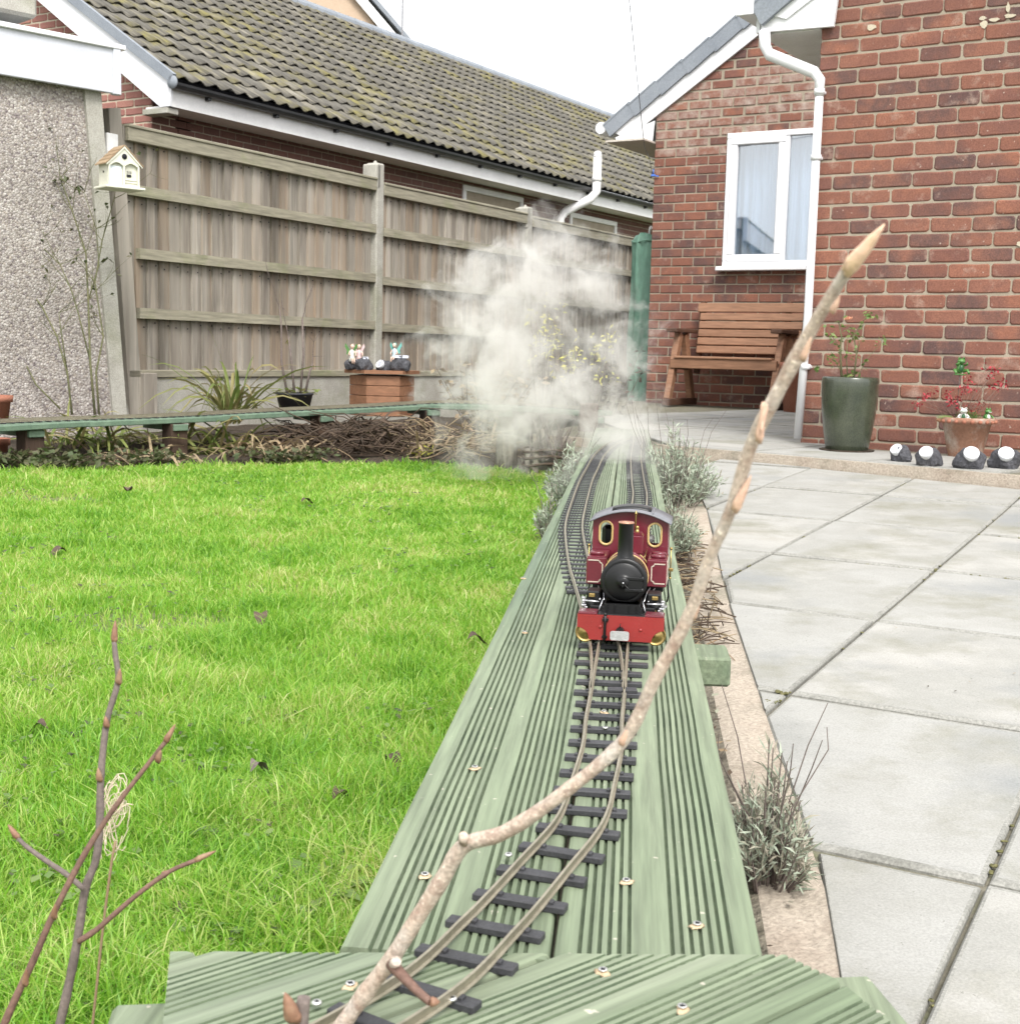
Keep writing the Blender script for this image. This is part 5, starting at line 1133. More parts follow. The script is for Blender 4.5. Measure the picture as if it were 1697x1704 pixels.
# ================================================================ plants
def leafq(m, p, d, L, w, droop=0.0, up=None, seg=1, mi=0):
    d = Vector(d).normalized(); sv = d.cross(Vector((0, 0, 1)) if abs(d.z) < .95 else Vector((1, 0, 0))).normalized(); up_ = sv.cross(d)
    a = random.uniform(-1.2, 1.2); sv = sv*math.cos(a)+up_*math.sin(a); p = Vector(p)
    m.add([p, p+d*L*.5+sv*w/2+Vector((0, 0, -droop*L*.2)), p+d*L+Vector((0, 0, -droop*L)), p+d*L*.5-sv*w/2+Vector((0, 0, -droop*L*.2))], [(0, 1, 2, 3)], mi, False)
def lavender(name, c, rx, ry, h, ns, ll, lw, label, mats, dry=.3, spikes=8, grp=None, lean=(0, 0)):
    o = thing(name, c, label, 'shrub', 0, grp); st_, lf = MB(), MB()
    for k in range(ns):
        a = random.uniform(0, 2*math.pi); r_ = math.sqrt(random.random()); el = 1-r_*.55
        tip = Vector((rx*r_*math.cos(a)+lean[0]*h, ry*r_*math.sin(a)+lean[1]*h, h*el*random.uniform(.55, 1.0))); b0 = Vector((tip.x*.25, tip.y*.25, 0))
        mid = b0.lerp(tip, .5)+Vector((tip.x*.12, tip.y*.12, h*.06)); pts = [b0, mid, tip]
        if k % 2 == 0: st_.tube(pts, [.0022, .0016, .0008], 4, False)
        nl = random.randint(9, 15)
        for i in range(nl):
            t = .35+.65*(i+random.random())/nl; q = b0.lerp(mid, t*2) if t < .5 else mid.lerp(tip, t*2-1)
            ax = (tip-mid).normalized(); s_ = Vector((random.gauss(0, 1), random.gauss(0, 1), random.gauss(.2, .6))).normalized()
            leafq(lf, q, ax*.8+s_*.75, ll*random.uniform(.6, 1.2), lw, random.uniform(-.1, .4), mi=1 if random.random() < dry else 0)
    for k in range(spikes):
        a = random.uniform(0, 2*math.pi); d = Vector((math.cos(a)*.4, math.sin(a)*.4, 1)); q = Vector((rx*.5*math.cos(a), ry*.5*math.sin(a), h*.5))
        st_.tube([q, q+d*h*.35+Vector((random.uniform(-.02, .02), 0, 0)), q+d*h*random.uniform(.42, .62)], [.0011, .0009, .0006], 4, False)
    st_.build('stems', M['bark'], o, recalc=False); stuff(lf.build('leaves', [M[mats[0]], M[mats[1]]], o, recalc=False)); return o
def gpt(X, Y, z): p = atz(X, Y, z); return p
p = atz(1275, 1530, -.06); lavender('lavender_bush', (p[0]+.025, p[1]+.14, -.10), .062, .105, .26, 130, .030, .0034, 'grey scraggly lavender growing close against the right edge of the near decking', ('lav', 'lav_dry'), .5, 8)
p = atd(1120, 800, 5.3); lavender('lavender_bush', (p[0], p[1], .0), .20, .34, .43, 330, .040, .0062, 'large silver green lavender bush right of the track where the step meets the bed', ('lav', 'lav_dry'), .12, 10)
p = atd(1125, 850, 4.2); lavender('lavender_bush', (p[0]-.005, p[1], .0), .085, .22, .27, 130, .034, .0055, 'low green lavender clump beside the decking just behind the locomotive cab', ('lav', 'lav_dry'), .3, 4)
p = atd(955, 800, 5.4); lavender('lavender_bush', (p[0]-.01, p[1]+.05, .0), .11, .30, .34, 190, .036, .006, 'pale lavender bush left of the track at the far corner of the lawn', ('lav', 'lav_dry'), .1, 6)
p = atd(915, 850, 4.5); lavender('lavender_bush', (p[0], p[1], .0), .055, .1, .24, 50, .03, .005, 'small sprig of silver lavender poking out left of the decking', ('lav', 'lav_dry'), .15, 2)
def ribbons(name, c, n, L, w, spread, label, cat='plant', mt='strap', elev=(.5, 1.35), droop=.5, grp=None, extra=None, rxy=.06):
    o = thing(name, c, label, cat, 0, grp); m = MB()
    for k in range(n):
        a = random.uniform(0, 2*math.pi); e = random.uniform(*elev); l = L*random.uniform(.55, 1.05); d = Vector((math.cos(a)*math.cos(e)*spread, math.sin(a)*math.cos(e)*spread, math.sin(e))).normalized()
        p = Vector((random.uniform(-rxy, rxy), random.uniform(-rxy, rxy), 0)); pts = []; dr = droop*random.uniform(.3, 1.6)
        for i in range(7): t = i/6; pts.append(p+d*l*t+Vector((d.x*.25, d.y*.25, -1))*(dr*l*t**2.4))
        side = d.cross(Vector((0, 0, 1))); b_ = random.uniform(-.5, .5); side = side+Vector((0, 0, b_))
        m.ribbon(pts, [w*.6, w, w, w*.9, w*.75, w*.45, w*.05], side, 0, .18)
    m.build('leaves', M[mt], o, recalc=False); return o
BZ = .04
def bedp(X, D, z=BZ): q = atd(X, 700, D); return (q[0], q[1], z)
ribbons('strap_leaf_plant', bedp(385, 8.5, .16), 58, .90, .024, .85, 'tall clump of arching green and yellow strap leaves in front of the fence', elev=(.6, 1.42), droop=.6)
ribbons('strap_leaf_plant', bedp(330, 7.85, .02), 90, .60, .02, 1.0, 'spreading pale strap leaves drooping around the left trestle post', elev=(.3, 1.1), droop=.8, rxy=.28)
ribbons('strap_leaf_plant', bedp(450, 7.8, .02), 80, .46, .018, 1.0, 'low bleached strap leaves between the two trestle posts', mt='straw', elev=(.3, 1.0), droop=.8, rxy=.25)
ribbons('strap_leaf_plant', bedp(150, 7.6, .05), 70, .52, .018, 1.0, 'green and brown strap leaves beneath the bare rose by the garage', elev=(.4, 1.2), droop=.7, rxy=.2)
ribbons('strap_leaf_plant', bedp(225, 7.3, .0), 80, .40, .016, 1.0, 'withered strap leaves lying below the trestle near the garage', mt='straw', elev=(.15, .9), droop=.8, rxy=.25)
def heap(name, c, rx, ry, h, n, mt, label, L=.3):
    o = thing(name, c, label, 'plants', 0); m = MB()
    for k in range(n):
        a = random.uniform(0, 6.28); r_ = math.sqrt(random.random()); p = Vector((rx*r_*math.cos(a), ry*r_*math.sin(a), random.uniform(0, h)*(1-r_*.6))); b = random.uniform(0, 6.28); l = L*random.uniform(.4, 1)
        d = Vector((math.cos(b), math.sin(b)*.6, random.uniform(-.25, .45))); q = p+d*l; q.z = max(.0, q.z)
        if k % 3: m.tube([p, p.lerp(q, .5)+Vector((0, 0, random.uniform(-.02, .06))), q], [.0042, .0035, .002], 4, False)
        else: m.ribbon([p, p.lerp(q, .35)+Vector((0, 0, .03)), p.lerp(q, .7)+Vector((0, 0, .02)), q], [.012, .018, .014, .002], (-d.y, d.x, .3))
    stuff(m.build('stalks', M[mt], o, recalc=False)); return o
heap('dead_plant_heap', bedp(600, 8.1, .0), .56, .40, .27, 620, 'dead', 'tangled brown heap of dead stalks under the trestle', .34)
heap('dead_plant_heap', bedp(745, 8.1, .0), .35, .40, .22, 300, 'straw', 'pale tangle of dead grass under the trestle below the steam', .3)
def leafy(name, c, rx, ry, h, n, L, w, mt, label, cat='plant', stems=6, smt='stem', sr=.0025, grp=None, top=False):
    o = thing(name, c, label, cat, 0, grp); m = MB(); s_ = MB(); tips = []
    for k in range(stems):
        a = random.uniform(0, 6.28); r_ = math.sqrt(random.random()); t = Vector((rx*r_*math.cos(a), ry*r_*math.sin(a), h*random.uniform(.6, 1))); b0 = Vector((t.x*.15, t.y*.15, 0)); md = b0.lerp(t, .5)+Vector((random.uniform(-.1, .1)*rx, random.uniform(-.1, .1)*ry, 0))
        s_.tube([b0, md, t], [sr, sr*.8, sr*.4], 5, False); tips.append((b0, md, t))
    for k in range(n):
        b0, md, t = random.choice(tips); u = random.uniform(.75 if top else .25, 1.0); q = b0.lerp(md, u*2) if u < .5 else md.lerp(t, u*2-1)
        d = Vector((random.gauss(0, 1), random.gauss(0, 1), random.gauss(.3, .6))); leafq(m, q+d.normalized()*L*.25, d, L*random.uniform(.6, 1.2), w*random.uniform(.7, 1.2), random.uniform(0, .4))
    s_.build('stems', M[smt], o, recalc=False); m.build('leaves', M[mt], o, recalc=False); return o
for (X, D, rx, n, lab) in ((60, 6.7, .5, 700, 'dark low ground plants along the lawn edge at the left'), (250, 7.05, .25, 200, 'low dark leaves at the foot of the left trestle post'), (470, 7.4, .35, 300, 'dark ivy creeping along the lawn edge between the posts')):
    q = bedp(X, D, .0); leafy('ground_plant', q, rx, .16, .10, n, .042, .028, 'ivy', lab, 'plant', 40, 'dead', .002)
q = bedp(707, 7.85, .0); leafy('yellow_leaf_plant', q, .075, .06, .09, 70, .045, .014, 'yellow', 'small bright yellow green plant at the far edge of the lawn', 'plant', 16)
q = atd(900, 660, 9.6); leafy('yellow_shrub', (q[0], q[1], .05), .16, .14, 1.08, 110, .05, .022, 'yellow', 'tall thin shrub with yellow leaf tips half hidden by the steam', 'shrub', 12, 'dead', .005, 'yellow shrubs behind the steam', True)
q = atd(975, 660, 9.4); leafy('yellow_shrub', (q[0], q[1], .05), .25, .16, .88, 150, .05, .022, 'yellow', 'shorter broad shrub with yellow leaf tips left of the green cover', 'shrub', 26, 'dead', .005, 'yellow shrubs behind the steam', True)
q = atd(1000, 660, 9.7); leafy('brown_shrub', (q[0], q[1], .05), .32, .16, .68, 420, .05, .03, 'dead', 'dark brown faded shrub between the steam and the green cover', 'shrub', 20, 'dead', .004)
q = atd(800, 660, 9.2); leafy('brown_shrub', (q[0], q[1], .05), .45, .2, .55, 420, .06, .03, 'straw', 'pale faded foliage behind the trestle and within the steam', 'shrub', 22, 'dead', .004)
# bare climbing rose by the garage
def branchy(m, p, d, L, r_, depth, buds=None, spread=.6, up=.12):
    n = 5; pts = [Vector(p)]; dd = Vector(d).normalized()
    for i in range(n):
        dd = (dd+Vector((random.gauss(0, .12), random.gauss(0, .12), random.gauss(up*.3, .08)))).normalized(); pts.append(pts[-1]+dd*L/n)
    m.tube(pts, [r_*(1-.6*i/n) for i in range(n+1)], 5, False)
    if depth > 0:
        for k in range(random.randint(2, 3)):
            i = random.randint(1, n); e = (dd+Vector((random.gauss(0, spread), random.gauss(0, spread*.6), random.gauss(.15, spread)))).normalized(); branchy(m, pts[i], e, L*random.uniform(.4, .65), r_*.5, depth-1, buds, spread, up)
    elif buds is not None: buds.append((pts[-1], dd))
def px_tube(m, P, D, rs, n=7): m.tube([atd(x, y, D[i] if hasattr(D, '__len__') else D) for i, (x, y) in enumerate(P)], rs, n)
q = atd(150, 690, 7.95); ro = thing('climbing_rose', (q[0], q[1], .04), 'bare thorny rose stems climbing in front of the pebbledashed garage', 'shrub'); m = MB(); buds = []
for P, r_ in (([(158, 690), (150, 600), (147, 500), (143, 420), (120, 350), (100, 295)], .008), ([(165, 690), (160, 620), (172, 560), (158, 470), (170, 400), (190, 330)], .007), ([(120, 690), (112, 620), (95, 560), (70, 510), (40, 470), (10, 430)], .007), ([(100, 680), (60, 640), (35, 590), (25, 572)], .006), ([(150, 600), (130, 520), (118, 480), (100, 440), (60, 400), (10, 330)], .005), ([(147, 500), (165, 440), (160, 380), (140, 320)], .0045), ([(112, 620), (100, 540), (98, 520)], .005)):
    px_tube(m, P, 7.95, [r_*(1-.6*i/(len(P)-1)) for i in range(len(P))])
    for (X, Y) in P[2:]:
        for k in range(2): branchy(m, atd(X, Y, 7.95), (random.uniform(-1, 1), random.uniform(-.3, .1), random.uniform(.1, 1)), random.uniform(.12, .3), .0026, 1, buds)
m.build('stems', M['stem'], ro, w=True, recalc=False)
m = MB()
for p, d in buds[::2]:
    for k in range(2): leafq(m, p, d+Vector((random.gauss(0, .6), 0, random.gauss(0, .5))), .035, .018, .3)
for (X, Y) in ((55, 272), (95, 300), (130, 308), (180, 430), (110, 302)):
    for k in range(4): leafq(m, atd(X, Y, 7.95), (random.gauss(0, 1), -.2, random.gauss(0, .5)), .05, .026, .3)
m.build('leaves', M['ivy'], ro, w=True, recalc=False)
# black pot of bare twigs left of the planter
q = atd(490, 664, 9.1); bp_ = thing('black_pot', q, 'shallow black pot on the bed just left of the hexagonal planter', 'pot'); m = MB(); m.lathe([(.001, -.08), (.10, -.08), (.125, .03), (.135, .035), (.13, .045), (.115, .03), (.001, .025)], 24); m.build('body', M['black_plastic'], bp_)
tw = thing('twiggy_plant', (q[0], q[1], q[2]+.025), 'bare upright twigs with a few yellow leaves growing in the black pot', 'plant'); m = MB(); buds = []
for P in ([(478, 655), (468, 600), (468, 540), (465, 510)], [(490, 655), (485, 600), (480, 560)], [(500, 655), (505, 590), (503, 530)], [(508, 655), (515, 620), (520, 605)]):
    px_tube(m, P, 9.1, [.009, .008, .006, .004][:len(P)]); branchy(m, atd(*P[-1], 9.1), (random.uniform(-.4, .4), 0, 1), .25, .004, 1, buds)
m.build('stems', M['bark'], tw, w=True, recalc=False); m = MB()
for k in range(60): leafq(m, (random.uniform(-.13, .15), random.uniform(-.1, .1), random.uniform(.0, .05)), (random.gauss(0, 1), random.gauss(0, 1), .4), .05, .02, .3)
o_ = np.array(tw.location)
for k in range(5): leafq(m, atd(483, 562, 9.1)-o_, (random.gauss(0, 1), 0, random.gauss(0, 1)), .05, .025, .2)
m.build('leaves', M['strap'], tw, recalc=False)
# rose in the glazed planter
q = P1+np.array([0, 0, hh*.87]); rs_ = thing('rose_bush', q, 'spindly green rose with one peach bloom growing in the tall green planter', 'shrub'); m = MB(); lf = MB(); D = d1
RP_ = [([(1400, 632), (1398, 580), (1400, 560), (1395, 535)], .006), ([(1420, 632), (1425, 590), (1420, 560), (1432, 540), (1445, 522)], .005), ([(1406, 632), (1390, 600), (1380, 590)], .003), ([(1425, 632), (1440, 600), (1462, 575), (1470, 560)], .002), ([(1398, 580), (1385, 560), (1378, 548)], .0025), ([(1425, 590), (1430, 570), (1425, 556)], .003), ([(1410, 632), (1408, 590), (1412, 545)], .0035)]
for P, r_ in RP_:
    px_tube(m, P, D, [r_*(1-.6*i/(len(P)-1)) for i in range(len(P))])
    for (X, Y) in P[1:]:
        for k in range(5):
            c = atd(X+random.uniform(-7, 7), Y+random.uniform(-7, 7), D+random.uniform(-.05, .05)); d = Vector((random.gauss(0, 1), random.gauss(0, 1), random.gauss(0, .5)))
            leafq(lf, c-q, d, random.uniform(.02, .036), .018, .2)
for (X, Y, n) in ((1382, 595, 10), (1448, 525, 12), (1415, 628, 22), (1360, 613, 5), (1425, 556, 8), (1435, 622, 8)):
    for k in range(n): leafq(lf, atd(X+random.uniform(-10, 10), Y+random.uniform(-8, 8), D+random.uniform(-.06, .06))-q, (random.gauss(0, 1), random.gauss(0, 1), random.gauss(0, .5)), random.uniform(.02, .036), .018, .2)
m.build('stems', M['stem'], rs_, w=True, recalc=False); lf.build('leaves', M['rose'], rs_, recalc=False)
m = MB(); c = atd(1411, 532, D)-q
for k in range(9): a = k*2.4; leafq(m, c, (math.cos(a), math.sin(a), .8), .03, .026, .1)
m.build('bloom', M['petal'], rs_, recalc=False)
# red leaved shrub and frogs in the terracotta pot
q = P2+np.array([0, 0, h2*.92]); rd = thing('red_shrub', q, 'thin twiggy shrub with clusters of small red leaves in the frilled pot', 'shrub'); m = MB(); lf = MB(); D = (P2-EYE)@fwd
RC = [(1528, 672), (1535, 665), (1543, 655), (1555, 650), (1580, 655), (1578, 663), (1592, 668), (1604, 645), (1610, 630), (1605, 640), (1612, 680), (1597, 680), (1622, 683), (1632, 672), (1640, 612), (1650, 615), (1655, 620), (1647, 622), (1668, 635), (1672, 640), (1660, 645), (1650, 642), (1585, 672), (1598, 658), (1615, 648)]
for (X, Y) in RC:
    e = 0 if random.random() < .5 else 12
    px_tube(m, [(1597+random.uniform(-12, 12), 700), ((1597+X)/2+random.uniform(-6, 6), (700+Y)/2+e), (X, Y)], [D, D, D+random.uniform(-.12, .05)], [.0028, .002, .001], 5)
    for k in range(11): leafq(lf, atd(X+random.gauss(0, 4.0), Y+random.gauss(0, 3.5), D+random.uniform(-.05, .05))-q, (random.gauss(0, 1), random.gauss(0, 1), random.gauss(0, .6)), random.uniform(.014, .026), .012, .2)
m.build('stems', M['bark_red'], rd, w=True, recalc=False); lf.build('leaves', M['redleaf'], rd, recalc=False)
gr_ = MB(); og = thing('pot_grass', q, 'tuft of green grass filling the middle of the frilled pot', 'plant')
for k in range(90):
    a = random.uniform(0, 6.28); r_ = random.uniform(0, .06); pp = Vector((r_*math.cos(a)+.01, r_*math.sin(a), 0)); d = Vector((random.gauss(0, .35), random.gauss(0, .35), 1)).normalized(); l = random.uniform(.03, .07)
    gr_.ribbon([pp, pp+d*l*.6, pp+d*l+Vector((d.x*.02, d.y*.02, -.006))], [.003, .0026, .0004], (math.cos(a), math.sin(a), 0))
for k in range(12): a = random.uniform(2.6, 3.6); pp = Vector((-.05, -.03, 0)); d = Vector((math.cos(a), math.sin(a), random.uniform(.1, .5))); gr_.ribbon([pp, pp+d*.05, pp+d*.11+Vector((0, 0, -.02))], [.003, .003, .0005], (0, .3, 1))
stuff(gr_.build('blades', M['rose'], og, recalc=False))
def frog(c, label, s_, body, spot, yaw, arms=0, grp=None):
    o = thing('frog_ornament', c, label, 'frog ornament', yaw, grp); m = MB()
    m.ball((0, 0, .030*s_), (.021*s_, .019*s_, .028*s_), 14, 10); m.ball((0, -.008*s_, .066*s_), (.021*s_, .019*s_, .015*s_), 14, 10)
    for sg in (-1, 1): m.ball((sg*.012*s_, -.010*s_, .081*s_), .0075*s_, 10, 7)
    for sg in (-1, 1):
        m.tube([(sg*.016*s_, 0, .014*s_), (sg*.036*s_, -.012*s_, .020*s_), (sg*.034*s_, -.034*s_, .003*s_)], [.010*s_, .008*s_, .006*s_], 8); m.tube([(sg*.018*s_, -.006*s_, .045*s_), (sg*.030*s_, -.018*s_, .032*s_ if not arms else .05*s_), (sg*.022*s_, -.032*s_, .022*s_ if not arms else .058*s_)], [.006*s_, .005*s_, .004*s_], 8)
    m.build('body', M[body], o); m = MB(); m.ball((0, -.010*s_, .030*s_), (.014*s_, .013*s_, .021*s_), 12, 8); m.tube([(-.014*s_, -.024*s_, .064*s_), (0, -.030*s_, .061*s_), (.014*s_, -.024*s_, .064*s_)], .0015*s_, 5)
    m.build('belly', M[spot], o); m = MB()
    for sg in (-1, 1): m.ball((sg*.012*s_, -.0165*s_, .083*s_), .003*s_, 8, 5)
    m.build('eyes', M['dark'], o); return o
frog(q+np.array([-.045, -.075, -.004]), 'white frog ornament with dark markings sitting at the left of the frilled pot', .8, 'resin_white', 'green_dark', -.3)
frog(q+np.array([.075, -.055, -.004]), 'dark and lime green frog ornament sitting at the right of the frilled pot', .8, 'green_paint', 'resin_white', .5)
fp = atd(1597, 622, D-.04); frg = frog(fp, 'green frog figure riding a little board on a thin stake above the frilled pot', .92, 'green_paint', 'green_dark', .1, 1)
m = MB(); m.ball((0, 0, -.003), (.036, .012, .004), 14, 6); m.build('board', M['green_paint'], frg); m = MB(); m.tube([(0, 0, -.006), (.002, .01, -.12), (.0, .02, -.24)], .0016, 6); m.build('stake', M['wire'], frg)
# rustic logs and twigs near the far corner of the lawn
q = atd(842, 785, 7.5); lg = thing('log_stump', (q[0], q[1], .0), 'pale fluted log stump standing at the far corner of the lawn', 'log'); m = MB(); n = 22
m.lathe([(.001, -.03), (.062, -.03), (.060, .10), (.055, .19), (.05, .195), (.001, .196)], n); 
for i, v in enumerate(m.v): a = math.atan2(v[1], v[0]); k = 1+.09*math.sin(a*9)+.03*math.sin(a*4+v[2]*20); m.v[i] = (v[0]*k, v[1]*k, v[2])
m.build('wood', M['log'], lg)
q = atd(915, 775, 7.2); tb = thing('twig_basket', (q[0], q[1], .0), 'rustic dark basket of bent twigs and bark on short wooden legs beside the pale lavender', 'basket')
m = MB()
for z in (.06, .10, .135): m.tube([(.15*math.cos(t), .11*math.sin(t), z+.01*math.sin(3*t)) for t in np.linspace(0, 6.283, 22)], .008, 6)
m.build('hoops', M['dead'], tb)
for k in range(5): a = k*1.257+.3; m = MB(); m.box((.13*math.cos(a), .095*math.sin(a), .06), (.03, .03, .16), .004); m.build('leg', M['log'], tb)
m = MB()
for k in range(46): a = random.uniform(0, 6.28); r_ = random.uniform(0, .12); b = Vector((r_*math.cos(a), r_*math.sin(a)*.7, .08)); m.tube([b, b+Vector((random.gauss(0, .07), random.gauss(0, .05), random.uniform(.08, .24)))], [.006, .003], 5, False)
m.build('twigs', M['bark'], tb, recalc=False)
m = MB(); m.tube([(-.05, .04, .06), (-.05, .045, .25)], .026, 10); m.build('log', M['log'], tb)
q = atd(978, 722, 7.9); bpst = thing('timber_post', (q[0], q[1], 0), 'reddish brown square timber stub in the steam beside the track bed', 'post'); m = MB(); m.box((0, 0, .16), (.11, .11, .42), .006); m.build('wood', M['bench_dark'], bpst)
q = atd(945, 690, 8.7); rk = thing('garden_rock', (q[0], q[1], .05), 'pale weathered stone among faded plants behind the trestle', 'stone'); m = MB(); m.ball((0, 0, .06), (.18, .14, .12), 14, 9, 0, .1); m.build('stone', M['concrete'], rk)
# dead leaves and scraps on the lawn
LV = [(213, 815, 'small dark curled leaf on the far left of the lawn'), (434, 1030, 'dark crumpled leaf near the bare yellow patch of lawn'), (655, 1270, 'dark folded leaf on the grass close to the decking'), (570, 1328, 'brown curled leaf on the grass left of the decking'), (433, 1280, 'pale grey scrap of leaf on the middle of the lawn'), (512, 835, 'small dark leaf at the far middle of the lawn'), (95, 920, 'pale brown leaf on the left of the lawn'), (60, 1215, 'brown leaf at the left edge of the near lawn'), (795, 1065, 'reddish brown leaf tucked against the decking edge')]
for (X, Y, lab) in LV:
    q = atz(X, Y, .028); s_ = .012+.004*((q[1]-EYE[1])-1.5 if q[1] < 4 else 2.4); o = thing('dead_leaf', q, lab, 'leaf', random.uniform(0, 6)); m = MB()
    n = 9; rows = []
    for j in range(3):
        for i in range(n): t = i/(n-1); wv = s_*.9*math.sin(math.pi*min(1, t*1.02))**.7; rows.append((s_*2*(t-.5)*1.4, (j-1)*wv, .012*math.sin(t*5)+abs(j-1)*.35*wv+random.uniform(-.002, .002)))
    m.add(rows, [(j*n+i, j*n+i+1, (j+1)*n+i+1, (j+1)*n+i) for j in range(2) for i in range(n-1)], 0, True); m.build('blade', M['bark' if 'grey' in lab else 'leaf_dead'], o, recalc=False)
def twigpart(o, P, D, rs, mt, name='twig', n=10):
    pts = [atd(x, y, d) for (x, y), d in zip(P, D)]; q = spline([*pts], .004); A = arc(q); A0 = arc(np.array(pts)); rr_ = np.interp(A/A[-1], A0/A0[-1], rs)
    nod = random.uniform(0, .04)
    for i in range(len(rr_)): rr_[i] *= 1+.03*math.sin(i*.9)+.02*math.sin(i*2.3)+.08*math.exp(-((((A[i]+nod) % .052)-.026)/.0032)**2)
    m = MB(); m.tube(q, rr_, n); return m.build(name, M[mt], o, w=True), q, rr_
def budpart(o, p, d, L, r_, mt='bud', bend=.0):
    p, d = Vector(map(float, p)), Vector(map(float, d)).normalized(); s_ = d.cross(Vector((0, 1, 0))).normalized()
    m = MB(); T = [0, .12, .3, .5, .7, .88, 1]; m.tube([p+d*L*t+s_*bend*L*math.sin(3*t) for t in T], [r_*k for k in (.55, .9, 1, .9, .68, .36, .06)], 9)
    m.tube([p+d*L*t+s_*(r_*.35) for t in (0, .2, .45, .62)], [r_*k for k in (.5, .85, .6, .06)], 8); m.tube([p+d*L*t-s_*(r_*.35) for t in (-.05, .15, .32, .45)], [r_*k for k in (.5, .8, .55, .06)], 8)
    return m.build('bud', M[mt], o, w=True)
# ---------------------------------------------------------------- big foreground branch
BP = [(560, 1720), (610, 1650), (650, 1598), (690, 1535), (735, 1465), (772, 1408), (840, 1385), (930, 1325), (1035, 1235), (1090, 1130), (1148, 1020), (1180, 930), (1215, 850), (1250, 740), (1290, 660), (1335, 575), (1375, 505), (1415, 440)]
nB = len(BP); DB = list(np.interp(np.arange(nB), [0, 5, 10, nB-1], [.80, .74, .66, .56])); PR = [15, 15, 15, 14.5, 14.5, 14.5, 13.5, 12.5, 12, 13, 13, 11.5, 12, 13.5, 14.5, 14, 12.5, 13]
br = thing('bare_branch', atd(*BP[0], .80), 'thick pale bare branch rising across the decking to the brick wall', 'branch')
_, q, rr_ = twigpart(br, BP, DB, [p*(.92 if i < 9 else .84)*d/F for i, (p, d) in enumerate(zip(PR, DB))], 'branch', 'stem', 14)
e = atd(1472, 372, .545); b = atd(1408, 452, .56); budpart(br, b, e-b, float(np.linalg.norm(e-b)), .0032, 'bud_pale')
for (X, Y, X2, Y2, D, r_) in ((1272, 672, 1266, 720, .60, .0016), (1335, 600, 1350, 560, .575, .0016), (1222, 850, 1250, 790, .625, .0022), (1384, 520, 1397, 492, .565, .0014), (1262, 735, 1273, 668, .60, .0018), (1033, 1240, 1050, 1205, .69, .0019), (1152, 1030, 1166, 996, .66, .0016)):
    p, e = atd(X, Y, D), atd(X2, Y2, D-.004); budpart(br, p, e-p, float(np.linalg.norm(e-p)), r_, 'bud_scale')
m = MB(); sc_ = [(655, 1600), (772, 1395), (1245, 745), (1150, 1010), (1330, 590)]
p = atd(772, 1402, .735); m.tube([p, atd(771, 1390, .73)], [.0030, .0024], 10); p = atd(655, 1606, .765); m.tube([p, atd(660, 1600, .755)], [.0038, .0028], 10); m.build('knot', M['branch'], br, w=True)
m = MB()
for k in range(150):
    i = random.randint(3, len(q)-4); t = Vector(q[i+1]-q[i-1]).normalized(); s_ = t.cross(Vector((random.gauss(0, 1), -1.2, random.gauss(0, 1)))).normalized(); tow = Vector(-ray(*px(q[i])[:2])).normalized(); nn = (s_*random.uniform(-1, 1)+tow).normalized(); c = Vector(q[i])+nn*rr_[i]*.98
    m.ball(c, (.0005, .0005, .0007), 5, 4)
m.build('lenticels', M['lenticel'], br, w=True)
def side_tw(P, D, r_, b1, mt='branch'):
    twigpart(br, P, D, r_, mt, 'side_twig'); p, e = atd(*P[-1], D[-1]), atd(*b1, D[-1]); budpart(br, p, e-p, float(np.linalg.norm(e-p)), r_[-1]*1.15, 'bud')
side_tw([(650, 1603), (675, 1630), (700, 1655), (716, 1668)], [.765, .755, .745, .74], [.0035, .003, .0026, .0024], (732, 1668), 'bark_red')
st2 = thing('bare_branch', atd(505, 1740, .72), 'short grey twig stub with a reddish bud at the bottom edge of the photo', 'branch')
twigpart(st2, [(500, 1760), (500, 1715), (503, 1680), (506, 1660)], [.72]*4, [.0042, .0042, .0042, .0036], 'bark', 'stem'); p, e = atd(490, 1700, .715), atd(474, 1652, .71); budpart(st2, p, e-p, float(np.linalg.norm(e-p)), .0042, 'bud')
# ---------------------------------------------------------------- budding shrub at the left
sh = thing('budding_twig', atd(95, 1740, 1.0), 'upright grey twig with two side shoots and a dark bud tip over the lawn', 'twig', 0, 'budding twigs at the left')
U = 1.0
def tw_(o, P, D, r0, r1, mt, bt=None, br_=.004, name='stem'):
    r0, r1, br_ = r0*.84, r1*.84, br_*.86
    n = len(P); twigpart(o, P, [D]*n, list(np.linspace(r0, r1, n)), mt, name)
    if bt: p, e = atd(*P[-1], D), atd(*bt, D); budpart(o, p, e-p, float(np.linalg.norm(e-p)), br_)
tw_(sh, [(90, 1745), (110, 1660), (128, 1570), (142, 1480), (160, 1430), (166, 1370), (168, 1290), (178, 1200), (196, 1135), (192, 1090), (190, 1068)], U, .0044, .0023, 'bark', (192, 1032), .0028)
tw_(sh, [(140, 1480), (110, 1455), (80, 1435), (45, 1410), (30, 1395)], U-.01, .0026, .002, 'bark', (13, 1372), .0027, 'side_shoot')
tw_(sh, [(130, 1568), (160, 1548), (190, 1522), (230, 1488), (280, 1452), (325, 1432)], U-.01, .0027, .0019, 'bark_red', (360, 1416), .0024, 'side_shoot')
for (X, Y, X2, Y2) in ((197, 1138, 200, 1112), (166, 1300, 163, 1278), (178, 1210, 175, 1192), (270, 1458, 285, 1448)): p, e = atd(X, Y, U-.003), atd(X2, Y2, U-.006); budpart(sh, p, e-p, float(np.linalg.norm(e-p)), .0024)
sh2 = thing('budding_twig', atd(-5, 1745, .9), 'slanting reddish twig with a pale brown bud tip crossing the upright grey twig', 'twig', 0, 'budding twigs at the left')
